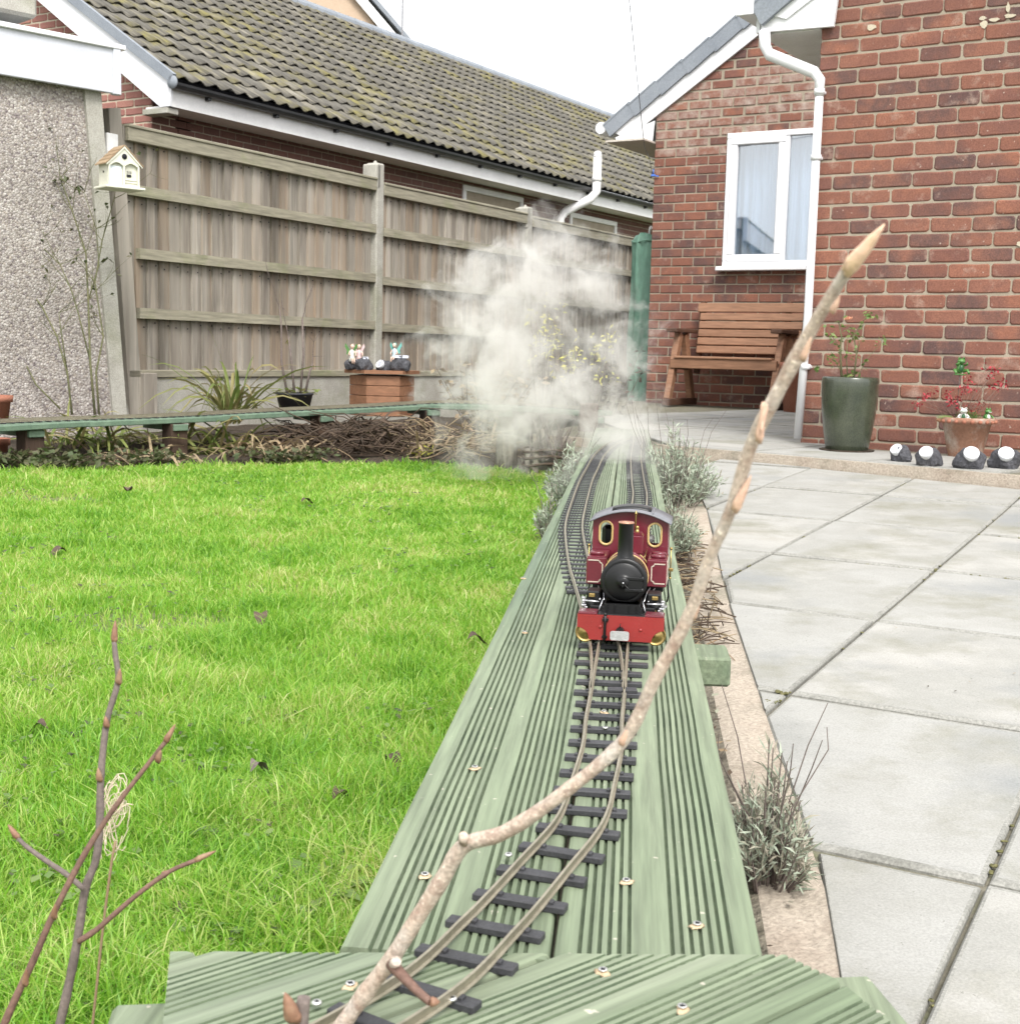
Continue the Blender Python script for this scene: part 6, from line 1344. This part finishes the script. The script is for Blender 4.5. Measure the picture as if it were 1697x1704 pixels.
tw_(sh2, [(-10, 1745), (20, 1675), (55, 1600), (85, 1530), (125, 1450), (165, 1382), (205, 1325), (240, 1280), (275, 1235)], .92, .0034, .0018, 'bark_red', (292, 1205), .0024)
for (X, Y, X2, Y2) in ((262, 1268, 268, 1248), (90, 1528, 92, 1505), (42, 1640, 44, 1612)): p, e = atd(X, Y, .915), atd(X2, Y2, .91); budpart(sh2, p, e-p, float(np.linalg.norm(e-p)), .0022)
# straw stalk with a dry tangled head
sw_ = thing('dry_stalk', atd(150, 1745, 1.1), 'thin straw coloured stalk with a tangled dry head behind the budding twigs', 'grass stalk'); m = MB()
m.tube(spline([atd(*p, 1.12) for p in [(150, 1745), (160, 1650), (172, 1540), (185, 1440), (192, 1400)]], .01), .0012, 6); m.build('stalk', M['straw'], sw_, w=True); m = MB()
for k in range(20):
    c = Vector(atd(190+random.uniform(-8, 8), 1345+random.uniform(-20, 45), 1.12)); rx, rz = random.uniform(.004, .011), random.uniform(.012, .03); a = random.uniform(-.4, .4); ph = random.uniform(0, 6)
    m.tube([c+Vector((rx*math.cos(t)+a*rz*math.sin(t), random.uniform(-.003, .003), rz*math.sin(t))) for t in np.linspace(ph, ph+random.uniform(2.5, 5.5), 10)], .00042, 4, False)
m.build('tangled_head', M['lenticel'], sw_, w=True, recalc=False)
# long grass blades and a dandelion rosette along the decking edge
rib = thing('broad_leaf_weed', atz(520, 1490, .01), 'flat rosette of broad green leaves in the grass beside the near decking', 'weed'); m = MB()
for k in range(9):
    a = k*.7; d = Vector((math.cos(a), math.sin(a), .35)); m.ribbon([d*0, d*.03, d*.06, d*.085+Vector((0, 0, -.012))], [.006, .02, .018, .002], (-d.y, d.x, .1), 0, .15)
m.build('leaves', M['rose'], rib, recalc=False)
# ================================================================ the locomotive (x right, y back, z above the rails)
ZR = ZD+HS+HR
lo = thing('steam_locomotive', (.1605, 1.842, ZR), 'small dark red model steam locomotive with black smokebox and brass window rims on the track', 'locomotive', -.145)
ry = Matrix.Rotation(-math.pi/2, 3, 'X')          # lathe axis z -> -y (towards the viewer) is Rotation(+90) ; keep helper below
RXm = Matrix.Rotation(math.pi/2, 3, 'X')          # z -> -y
RX = Matrix.Rotation(-math.pi/2, 3, 'X')          # z -> +y
def P(m, n, k, p=lo): return m.build(n, M[k] if isinstance(k, str) else [M[q] for q in k], p)
# buffer beam with arched lower corners, rivets, coupling and hose
def arc_pts(cx, cz, r, a0, a1, n=8): return [(cx+r*math.cos(t), cz+r*math.sin(t)) for t in np.linspace(a0, a1, n)]
bw = .0615
poly = [(-bw, .0395), (-bw, .0215)]+arc_pts(-.0515, .0125, .0135, math.pi*.80, 0*math.pi-.35, 9)[0:0]
poly = [(-bw, .0395)]+[(-bw+.0172*math.cos(t), .0035+.0172*math.sin(t)) for t in np.linspace(math.pi*.5, 0, 10)]+[(bw+.0172*math.cos(t), .0035+.0172*math.sin(t)) for t in np.linspace(math.pi, math.pi*.5, 10)]+[(bw, .0395)]
m = MB(); m.prism(poly, 0, .003, lambda a, b, c: (a, c, b)); beam = P(m, 'buffer_beam', 'red')
m = MB()
for x in (-.047, -.041, -.034, -.028, .020, .026, .034, .040, .047):
    for k in range(5 if abs(x) < .036 else 3):
        m.ball((x, -.0002, .0355-.0062*k), (.0006, .0005, .0006), 6, 4)
for k in range(16): m.ball((-.052+.0069*k, -.0002, .0372), (.0005, .0005, .0005), 6, 4)
for x, z in ((-.0285, .0225), (.0285, .0205)): m.ball((x, -.0003, z), (.0026, .0012, .0024), 8, 5)
P(m, 'rivets', 'red', beam)
m = MB()
pts = [(-.0135+.0, .0)]; cz = .0135
rr = []
for sx, sz, a in ((1, 1, 0), (-1, 1, math.pi/2), (-1, -1, math.pi), (1, -1, 3*math.pi/2)):
    rr += [(sx*.0105+.0028*math.cos(a+t), cz+sz*.0036+.0028*math.sin(a+t)) for t in np.linspace(0, math.pi/2, 5)]
m.prism(rr, -.014, -.011, lambda a, b, c: (a, c, b)); m.box((0, -.006, cz), (.008, .012, .006), .001); P(m, 'coupling_buffer', 'steel_dull', beam)
m = MB(); m.prism([(-.006, .0205), (.006, .0205), (.0025, .024), (-.0025, .024)], -.009, .0, lambda a, b, c: (a, c, b)); m.tube([(0, -.007, .023), (.0, -.008, .028), (.0008, -.006, .030)], [.0009, .0008, .0004], 6); P(m, 'coupling_hook', 'black', beam)
m = MB(); m.tube([(-.0215, -.004, .041), (-.0215, -.004, .030), (-.0218, -.004, .009), (-.0222, -.003, .004)], .0020, 8); m.box((-.0215, -.0025, .0335), (.009, .003, .0052), .001); m.box((-.0218, -.0025, .009), (.008, .003, .004), .001); m.ball((-.0215, -.004, .0415), .0026, 8, 6); P(m, 'brake_hose', 'black', beam)
m = MB()
for sx in (-1, 1): pass
# brass discs seen in the cut corners
for sx in (-1, 1):
    m = MB(); m.lathe([(.0005, .0), (.0140, 0), (.0146, .001), (.0146, .003), (.0128, .0034), (.0124, .0028), (.0085, .0028), (.0080, .0036), (.0042, .0036), (.0036, .0044), (.0005, .0045)], 28, (sx*.0500, .0095, .0125), RXm); P(m, 'brass_disc', 'brass')
# footplates beside the smokebox
for sx in (-1, 1):
    m = MB(); m.box((sx*.0475, .0145, .0405), (.0275, .027, .003), .0008); m.box((sx*.0475, .0145, .0424), (.0255, .025, .0012), .0004); P(m, 'top_plate', 'maroon')
m = MB(); m.box((0, .020, .0392), (.066, .036, .003), .0006); m.prism([(-.030, .0405), (.030, .0405), (.024, .052), (-.024, .052)], .022, .050, lambda a, b, c: (a, c, b)); m.box((0, .058, .046), (.052, .06, .012), .001)
for x in (-.021, -.010, .010, .021): m.box((x, .0205, .0465), (.0012, .003, .010), .0003)
P(m, 'smokebox_saddle', 'black')
m = MB(); m.box((0, .13, .030), (.058, .25, .016), .002); m.box((0, .14, .043), (.094, .21, .006), .001); m.box((0, .20, .055), (.108, .10, .010), .001); P(m, 'frame', 'black')
# smokebox with dished door, hinge straps and dart
SB = .0815; RS = .0325
m = MB(); m.lathe([(.001, -.046), (RS, -.046), (RS, -.003), (RS+.0016, -.003), (RS+.0016, .0), (RS-.001, .0015), (RS-.0035, .0015), (.001, .0015)], 44, (0, .047, SB), RXm); sbx = P(m, 'smokebox', 'black')
m = MB(); m.lathe([(RS-.0045, .0), (RS-.005, .0025), (RS-.0068, .0036), (RS-.012, .0046), (.012, .0072), (.0078, .0078), (.0075, .0092), (.0058, .0100), (.001, .0104)], 44, (0, .0458, SB), RXm); dr = P(m, 'smokebox_door', 'black', sbx)
m = MB()
for dz in (.0055, -.0115): m.box((.0145, .0385, SB+dz), (.026, .0022, .0048), .0008); m.lathe([(.0005, 0), (.0022, 0), (.0022, .0065), (.0005, .0065)], 10, (.0270, .0405, SB+dz-.003))
m.box((.015, .0388, SB-.003), (.024, .0016, .0125), .0006); P(m, 'hinge_strap', 'black', sbx)
m = MB(); m.lathe([(.0005, 0), (.0026, 0), (.0026, .004), (.0016, .0055), (.0005, .006)], 12, (0, .0362, SB), RXm); m.tube([(0, .0322, SB), (-.0012, .0320, SB-.0095)], .0009, 6); m.tube([(0, .0312, SB), (.008, .0312, SB-.0085), (.022, .033, SB-.011)], .0008, 6); m.ball((0, .0305, SB), .0014, 8, 6); P(m, 'door_dart', 'black', sbx); m = MB(); m.ball((0, .0300, SB), .0016, 8, 6); P(m, 'dart_cap', 'steel', sbx)
m = MB()
for a in np.arange(0, 2*math.pi, math.pi/14): m.ball(((RS+.0009)*math.cos(a), .052, SB+(RS+.0009)*math.sin(a)), .0005, 5, 4)
P(m, 'rivets', 'black', sbx)
# chimney: flared foot, plain barrel, copper lip
m = MB(); cz = SB+RS*.80
m.lathe([(.019, -.004), (.0165, .001), (.0135, .004), (.0118, .009), (.0112, .016), (.0110, .018), (.0108, .054), (.0112, .0545), (.0112, .0575), (.0086, .0575), (.0080, .045), (.0005, .042)], 28, (-.0005, .068, cz)); chm = P(m, 'chimney', 'black')
m = MB(); m.lathe([(.0087, .0574), (.0087, .0584), (.0114, .0584), (.0118, .0572), (.0114, .0562), (.0111, .0562)], 28, (-.0005, .068, cz)); P(m, 'chimney_rim', 'copper', chm)
# boiler with gold bands, dome and valves
RBo = .0325
m = MB(); m.lathe([(.001, 0), (RBo, 0), (RBo, .10), (.001, .10)], 40, (0, .093, SB), RX); boi = P(m, 'boiler', 'maroon')
for y in (.0945, .128):
    m = MB(); m.lathe([(RBo+.0001, 0), (RBo+.0014, 0), (RBo+.0014, .0022), (RBo+.0001, .0022)], 40, (0, y, SB), RX); P(m, 'boiler_band', 'gold', boi)
m = MB(); dz = SB+RBo-.004; m.box((.0125, .138, dz+.014), (.019, .024, .030), .0025); m.prism([(-.0095, 0), (.0095, 0), (.006, .0045), (-.006, .0045)], .127, .149, lambda a, b, c: (a+.0125, c, dz+.028+b)); dome = P(m, 'dome', 'maroon', boi)
m = MB(); m.lathe([(.0005, 0), (.0032, 0), (.0034, .002), (.0022, .003), (.0020, .006), (.0027, .0075), (.0015, .0095), (.0005, .010)], 14, (.0125, .138, dz+.032)); P(m, 'safety_valve', 'brass', dome)
m = MB(); m.tube([(.0085, .160, dz+.012), (.0085, .160, dz+.058), (.0085, .160, dz+.062)], [.0011, .0011, .0007], 8); m.lathe([(.0005, 0), (.0020, 0), (.0021, .0015), (.0009, .0042), (.0005, .0046)], 12, (.0085, .160, dz+.056)); P(m, 'whistle', 'brass', boi)
m = MB(); m.tube([(.026, .10, SB+.028), (.026, .185, SB+.028)], .0011, 6); P(m, 'handrail', 'brass', boi)
# side tanks with lined fronts and filler lids
for sx in (-1, 1):
    x0, x1 = .0300*sx, .0595*sx; xm_ = (x0+x1)/2; w = abs(x1-x0)
    m = MB(); m.box((xm_, .1375, .0860), (w, .075, .0405), .0014); tk = P(m, 'side_tank', 'maroon')
    m = MB(); m.box((xm_, .1375, .1069), (w-.002, .073, .0012), .0004); P(m, 'tank_top', 'maroon', tk)
    for fy in ((.117, .146) if sx > 0 else (.122,)):
        m = MB(); e = Matrix.Diagonal((1.25, .8, 1)); m.lathe([(.0005, 0), (.0088, 0), (.0088, .0035), (.0078, .0048), (.0005, .005)], 24, (xm_+sx*.001, fy, .1075), e); P(m, 'filler_lid', 'maroon', tk)
    xi, xo = sx*.0365, sx*.0572; zt_, zb_2 = .1015, .0705; c_ = .0045; li = .0011; y = .0996
    def bar(a, b): 
        m.beam((a[0], y, a[1]), (b[0], y, b[1]), .0013, .0018, 0, 0, (0, 1, 0)) if False else m.prism([(a[0], a[1]), (b[0], b[1]), (b[0]+nx2, b[1]+nz2), (a[0]+nx2, a[1]+nz2)], y-.0004, y+.0006, lambda p, q, c: (p, c, q))
    m = MB(); seq = [(xo, zt_), (xi+sx*c_, zt_), (xi+sx*c_*.9, zt_-c_*.45), (xi+sx*c_*.4, zt_-c_*.85), (xi, zt_-c_), (xi, zb_2+c_), (xi+sx*c_*.4, zb_2+c_*.85), (xi+sx*c_*.9, zb_2+c_*.45), (xi+sx*c_, zb_2), (xo, zb_2)]
    for a, b in zip(seq, seq[1:]):
        d = np.array([b[0]-a[0], b[1]-a[1]]); L = np.linalg.norm(d); n_ = np.array([-d[1], d[0]])/L*.0017; nx2, nz2 = n_; bar(a, b)
    P(m, 'tank_lining', 'cream', tk)
    m = MB()                                   # lining on the outer side too
    for (ya, yb2, za, zb3) in ((.105, .170, .1015, .1015), (.105, .170, .0705, .0705)): m.box((sx*.0597, (ya+yb2)/2, za), (.0008, yb2-ya, .0017))
    for ya in (.105, .170): m.box((sx*.0597, ya, .086), (.0008, .0017, .0325))
    P(m, 'side_lining', 'cream', tk)
# cab: spectacle plate with two rimmed windows, sides, back and curved roof
cw = .0580; cy = .178; ctop = lambda x: .152+.0155*(1-(x/cw)**2)
def oval(cx, cz_, hw_, hh_, n=8):
    s_ = hh_-hw_; return [(cx+hw_*math.cos(t), cz_+s_+hw_*math.sin(t)) for t in np.linspace(0, math.pi, n)]+[(cx+hw_*math.cos(t), cz_-s_+hw_*math.sin(t)) for t in np.linspace(math.pi, 2*math.pi, n)]
WX, WZ, WW, WH = .0375, .1335, .0088, .0170
bm = bmesh.new()
outer = [(-cw, .066)]+[(x, ctop(x)) for x in np.linspace(-cw, cw, 15)]+[(cw, .066)]
loops = [outer, oval(-WX, WZ, WW, WH), oval(WX, WZ, WW, WH)]; eds = []
for lp_2 in loops:
    vv = [bm.verts.new((x, cy, z)) for x, z in lp_2]
    eds += [bm.edges.new((vv[i], vv[(i+1) % len(vv)])) for i in range(len(vv))]
bmesh.ops.triangle_fill(bm, edges=eds, use_beauty=True)
r = bmesh.ops.extrude_face_region(bm, geom=bm.faces[:]); bmesh.ops.translate(bm, verts=[v for v in r['geom'] if isinstance(v, bmesh.types.BMVert)], vec=(0, .0025, 0)); bmesh.ops.recalc_face_normals(bm, faces=bm.faces)
me = bpy.data.meshes.new('cab_front'); bm.to_mesh(me); bm.free(); me.materials.append(M['maroon']); cab = link('cab_front', me, lo)
for sx in (-1, 1):
    m = MB(); a, b = oval(sx*WX, WZ, WW+.0026, WH+.0026, 12), oval(sx*WX, WZ, WW-.0004, WH-.0004, 12); n = len(a)
    vs = [(x, cy-.0016, z) for x, z in a]+[(x, cy-.0016, z) for x, z in b]+[(x, cy+.0002, z) for x, z in a]+[(x, cy+.0034, z) for x, z in b]
    m.add(vs, [f for i in range(n) for f in ((i, (i+1) % n, n+(i+1) % n, n+i), (i, (i+1) % n, 2*n+(i+1) % n, 2*n+i), (n+i, n+(i+1) % n, 3*n+(i+1) % n, 3*n+i))], 0, True); P(m, 'window_rim', 'gold', cab)
for sx in (-1, 1):
    m = MB(); m.box((sx*(cw-.0012), cy+.014, .109), (.0024, .024, .086), .0004); m.box((sx*(cw-.0012), cy+.072, .109), (.0024, .016, .086), .0004); m.box((sx*(cw-.0012), cy+.042, .086), (.0024, .044, .040), .0004); P(m, 'cab_side', 'maroon')
m = MB(); m.box((0, cy+.0785, .088), (2*cw-.004, .0024, .044), .0004); P(m, 'cab_back', 'maroon')
m = MB(); m.box((-.036, cy+.05, .108), (.022, .03, .066), .006); P(m, 'gas_tank', 'black'); m = MB(); m.box((.0, cy+.02, .10), (.05, .03, .05), .004); m.lathe([(.0005, 0), (.007, 0), (.007, .003), (.0005, .004)], 16, (.03, cy+.02, .125), RXm); P(m, 'backhead', 'steel_dull')
m = MB(); n = 21; xs = np.linspace(-cw-.0045, cw+.0045, n); T = .0022
y0, y1 = cy-.013, cy+.086; rf = lambda x: ctop(x)+.0012 if abs(x) <= cw else .152+.0155*(1-(x/cw)**2)+.0012
vs = [(x, y, rf(x)+t) for y in (y0, y1) for t in (0, T) for x in xs]; I = lambda a, b, i: (a*2+b)*n+i
fs = []
for i in range(n-1): fs += [(I(0, 1, i), I(0, 1, i+1), I(1, 1, i+1), I(1, 1, i)), (I(0, 0, i), I(0, 0, i+1), I(1, 0, i+1), I(1, 0, i)), (I(0, 0, i), I(0, 0, i+1), I(0, 1, i+1), I(0, 1, i)), (I(1, 0, i), I(1, 0, i+1), I(1, 1, i+1), I(1, 1, i))]
fs += [(I(0, 0, 0), I(0, 1, 0), I(1, 1, 0), I(1, 0, 0)), (I(0, 0, n-1), I(0, 1, n-1), I(1, 1, n-1), I(1, 0, n-1))]
m.add(vs, fs, 0, True); rof = P(m, 'cab_roof', 'roofgrey')
m = MB(); xs2 = np.linspace(-.030, .030, 9); vs = [(x, y, rf(x)+T+t) for y in (cy+.012, cy+.052) for t in (-.001, .0030) for x in xs2]; n2 = 9; J = lambda a, b, i: (a*2+b)*n2+i; fs = []
for i in range(n2-1): fs += [(J(0, 1, i), J(0, 1, i+1), J(1, 1, i+1), J(1, 1, i)), (J(0, 0, i), J(0, 0, i+1), J(0, 1, i+1), J(0, 1, i)), (J(1, 0, i), J(1, 0, i+1), J(1, 1, i+1), J(1, 1, i))]
fs += [(J(0, 0, 0), J(0, 1, 0), J(1, 1, 0), J(1, 0, 0)), (J(0, 0, 8), J(0, 1, 8), J(1, 1, 8), J(1, 0, 8))]; m.add(vs, fs, 0, True); P(m, 'roof_hatch', 'black', rof)
m = MB(); m.box((.0335, cy+.036, rf(.0335)+T+.001), (.0018, .088, .003), .0004, Matrix.Rotation(.25, 3, 'Y')); P(m, 'roof_rib', 'roofgrey', rof)
m = MB(); m.tube([(.0632, cy+.004, .068), (.0632, cy+.004, .112)], .0012, 6); m.ball((.0632, cy+.004, .113), .0024, 8, 6); m.ball((.0632, cy+.004, .067), .002, 8, 6); m.box((.0640, cy+.004, .080), (.007, .005, .005), .001); P(m, 'cab_handrail', 'brass')
m = MB(); m.tube([(-.0632, cy+.004, .068), (-.0632, cy+.004, .112)], .0012, 6); m.ball((-.0632, cy+.004, .113), .0024, 8, 6); P(m, 'cab_handrail', 'brass')
# cylinders, valve gear and wheels
for sx in (-1, 1):
    m = MB(); m.box((sx*.0440, .068, .0540), (.020, .034, .020), .002); m.lathe([(.0005, 0), (.0095, 0), (.0095, .003), (.004, .004), (.0005, .006)], 20, (sx*.0475, .052, .0445), RXm); m.box((sx*.046, .068, .0445), (.020, .034, .018), .003); cyl = P(m, 'cylinder', 'black')
    m = MB(); m.box((sx*.0455, .0485, .0585), (.009, .005, .0055), .0008); m.lathe([(.0005, 0), (.0028, 0), (.0028, .004), (.0005, .005)], 12, (sx*.0455, .0485, .040), RXm); m.box((sx*.0400, .049, .0365), (.006, .004, .0036), .0006); P(m, 'brass_fitting', 'brass', cyl)
    m = MB(); m.tube([(sx*.034, .040, .0510), (sx*.057, .043, .0512)], .0014, 6); m.tube([(sx*.0575, .04, .052), (sx*.0575, .05, .043), (sx*.056, .10, .040)], .0014, 6); m.tube([(sx*.0585, .035, .047), (sx*.0565, .0365, .043)], .0016, 6); m.box((sx*.0575, .044, .0515), (.006, .004, .010), .001); m.box((sx*.0545, .038, .0435), (.0045, .004, .007), .0008)
    for k in range(4): m.ball((sx*(.052+.002*k), .036+.003*k, .0425+.002*(k % 2)), .0017, 7, 5)
    m.tube([(sx*.0595, .08, .040), (sx*.0595, .19, .022)], .0018, 6); P(m, 'valve_rod', 'steel')
    m = MB(); m.tube([(sx*.0335, .0285, .0405), (sx*.0285, .037, .0555)], .0011, 6); P(m, 'guard_rod', 'steel')
    for y in (.095, .165):
        m = MB(); m.lathe([(.0005, 0), (.019, 0), (.0205, .0006), (.0205, .0016), (.0180, .002), (.0180, .0055), (.006, .006), (.006, .0075), (.0005, .0075)], 28, (sx*.0205, y, .0172), Matrix.Rotation(sx*math.pi/2, 3, 'Y')); P(m, 'wheel', 'black')
    m = MB(); m.tube([(sx*.0605, .172, .066), (sx*.0615, .176, .040), (sx*.0600, .18, .030)], .0014, 6); P(m, 'step_bracket', 'black')
m = MB()
for x in (-.034, -.028, .030, .036): m.tube([(x, .050, .052), (x*1.1, .075, .062), (x*1.2, .10, .064)], .0010, 5)
P(m, 'pipes', 'steel')
# ================================================================ steam drifting back from the chimney
def steam():
    #      photo x, y, distance, radius in photo pixels, thickness
    BL = [(872, 500, 6.9, 92, 1.0), (935, 440, 7.0, 62, .95), (800, 462, 6.8, 52, .9), (985, 480, 7.0, 68, .8), (770, 560, 6.6, 62, 1.0), (835, 600, 6.5, 92, 1.0), (925, 560, 6.9, 74, .62),
          (1000, 555, 6.9, 52, .6), (860, 690, 6.3, 78, .95), (945, 655, 6.4, 70, .95), (1010, 650, 6.5, 56, .9), (775, 690, 6.3, 46, .7), (1065, 570, 6.8, 44, .45), (1088, 530, 6.9, 26, .3),
          (1010, 725, 5.9, 58, .95), (1046, 766, 5.2, 44, .9), (920, 395, 7.1, 40, .9), (730, 500, 6.8, 30, .7), (1080, 800, 4.6, 26, .4), (760, 735, 6.3, 46, .8), (985, 420, 7.0, 40, .7), (1035, 610, 6.6, 50, .7), (700, 560, 6.6, 30, .5), (1040, 700, 6.2, 50, .75), (720, 640, 6.4, 34, .5), (985, 772, 5.2, 40, .75), (1020, 762, 5.3, 48, .85), (1045, 800, 4.5, 40, .8), (1072, 775, 4.8, 40, .75), (1000, 815, 4.3, 28, .45), (1085, 725, 5.6, 34, .5)]
    P_ = [(atd(x, y, d), r*d/F*1.38, k) for x, y, d, r, k in BL]
    lo_ = np.min([p-r*1.35 for p, r, k in P_], 0); hi_ = np.max([p+r*1.35 for p, r, k in P_], 0); lo_[2] = max(lo_[2], .06)
    ctr = (lo_+hi_)/2
    m = MB(); n = 12
    # domain: one low polyhedron hull round the puffs, so the volume stays tight
    bm = bmesh.new()
    for p, r, k in P_:
        for v in (np.array([x, y, z]) for x in (-1, 1) for y in (-1, 1) for z in (-1, 1)):
            q = p+v*r*.98; q[2] = max(q[2], .06); bm.verts.new(q-ctr)
        for ax in range(3):
            for sg in (-1, 1): q = p.copy(); q[ax] += sg*r*1.32; q[2] = max(q[2], .06); bm.verts.new(q-ctr)
    r_ = bmesh.ops.convex_hull(bm, input=bm.verts)
    bmesh.ops.delete(bm, geom=[v for v in bm.verts if not v.link_faces], context='VERTS')
    bmesh.ops.recalc_face_normals(bm, faces=bm.faces)
    me = bpy.data.meshes.new('steam'); bm.to_mesh(me); bm.free()
    o = link('steam_cloud', me); o.location = ctr
    tag(o, 'billowing pale steam drifting over the track and trestle behind the locomotive', 'steam', None, 'stuff')
    mt = bpy.data.materials.new('steam'); mt.use_nodes = True; nt = mt.node_tree; nt.nodes.clear()
    out = nt.nodes.new('ShaderNodeOutputMaterial'); pv = nt.nodes.new('ShaderNodeVolumePrincipled')
    pv.inputs['Color'].default_value = (.87, .855, .83, 1); pv.inputs['Anisotropy'].default_value = .15
    geo = nt.nodes.new('ShaderNodeNewGeometry')
    warp = noise(nt, geo.outputs['Position'], 3.2, 3, .6, 1)
    def vm(op, a, b):
        n_ = nt.nodes.new('ShaderNodeVectorMath'); n_.operation = op
        for i, q in enumerate((a, b)):
            if isinstance(q, tuple): n_.inputs[i].default_value = q
            else: nt.links.new(q, n_.inputs[i])
        return n_
    w = vm('SUBTRACT', warp, (.5, .5, .5)).outputs[0]
    sc = nt.nodes.new('ShaderNodeVectorMath'); sc.operation = 'SCALE'; sc.inputs[3].default_value = .42; nt.links.new(w, sc.inputs[0])
    pos1 = vm('ADD', geo.outputs['Position'], sc.outputs[0]).outputs[0]
    w2 = vm('SUBTRACT', noise(nt, pos1, 9.0, 3, .6, 1), (.5, .5, .5)).outputs[0]; sc2 = nt.nodes.new('ShaderNodeVectorMath'); sc2.operation = 'SCALE'; sc2.inputs[3].default_value = .16; nt.links.new(w2, sc2.inputs[0])
    pos = vm('ADD', pos1, sc2.outputs[0]).outputs[0]
    tot = None
    for p, r, k in P_:
        d = vm('DISTANCE', pos, tuple(map(float, p))).outputs[1]
        f = mth(nt, 'MULTIPLY', mth(nt, 'SUBTRACT', 1.0, mth(nt, 'MULTIPLY', d, 1/r)), k)
        tot = f if tot is None else mth(nt, 'MAXIMUM', tot, f)
    fine = noise(nt, pos, 6.5, 8, .70)
    f2 = mth(nt, 'ADD', tot, mth(nt, 'MULTIPLY', mth(nt, 'SUBTRACT', fine, .5), 3.6))
    mr = nt.nodes.new('ShaderNodeMapRange'); mr.interpolation_type = 'SMOOTHSTEP'
    mr.inputs[1].default_value = .20; mr.inputs[2].default_value = 1.05; mr.inputs[3].default_value = 0; mr.inputs[4].default_value = 1; nt.links.new(f2, mr.inputs[0])
    gate = mth(nt, 'GREATER_THAN', tot, -.12)
    den = mth(nt, 'MULTIPLY', mth(nt, 'MULTIPLY', mr.outputs[0], gate), 7.2)
    nt.links.new(den, pv.inputs['Density']); nt.links.new(pv.outputs[0], out.inputs['Volume'])
    me.materials.append(mt)
    try: mt.volume_intersection_method
    except Exception: pass
steam()
for o in THINGS:
    for k in ('_o', '_a'): del o[k]
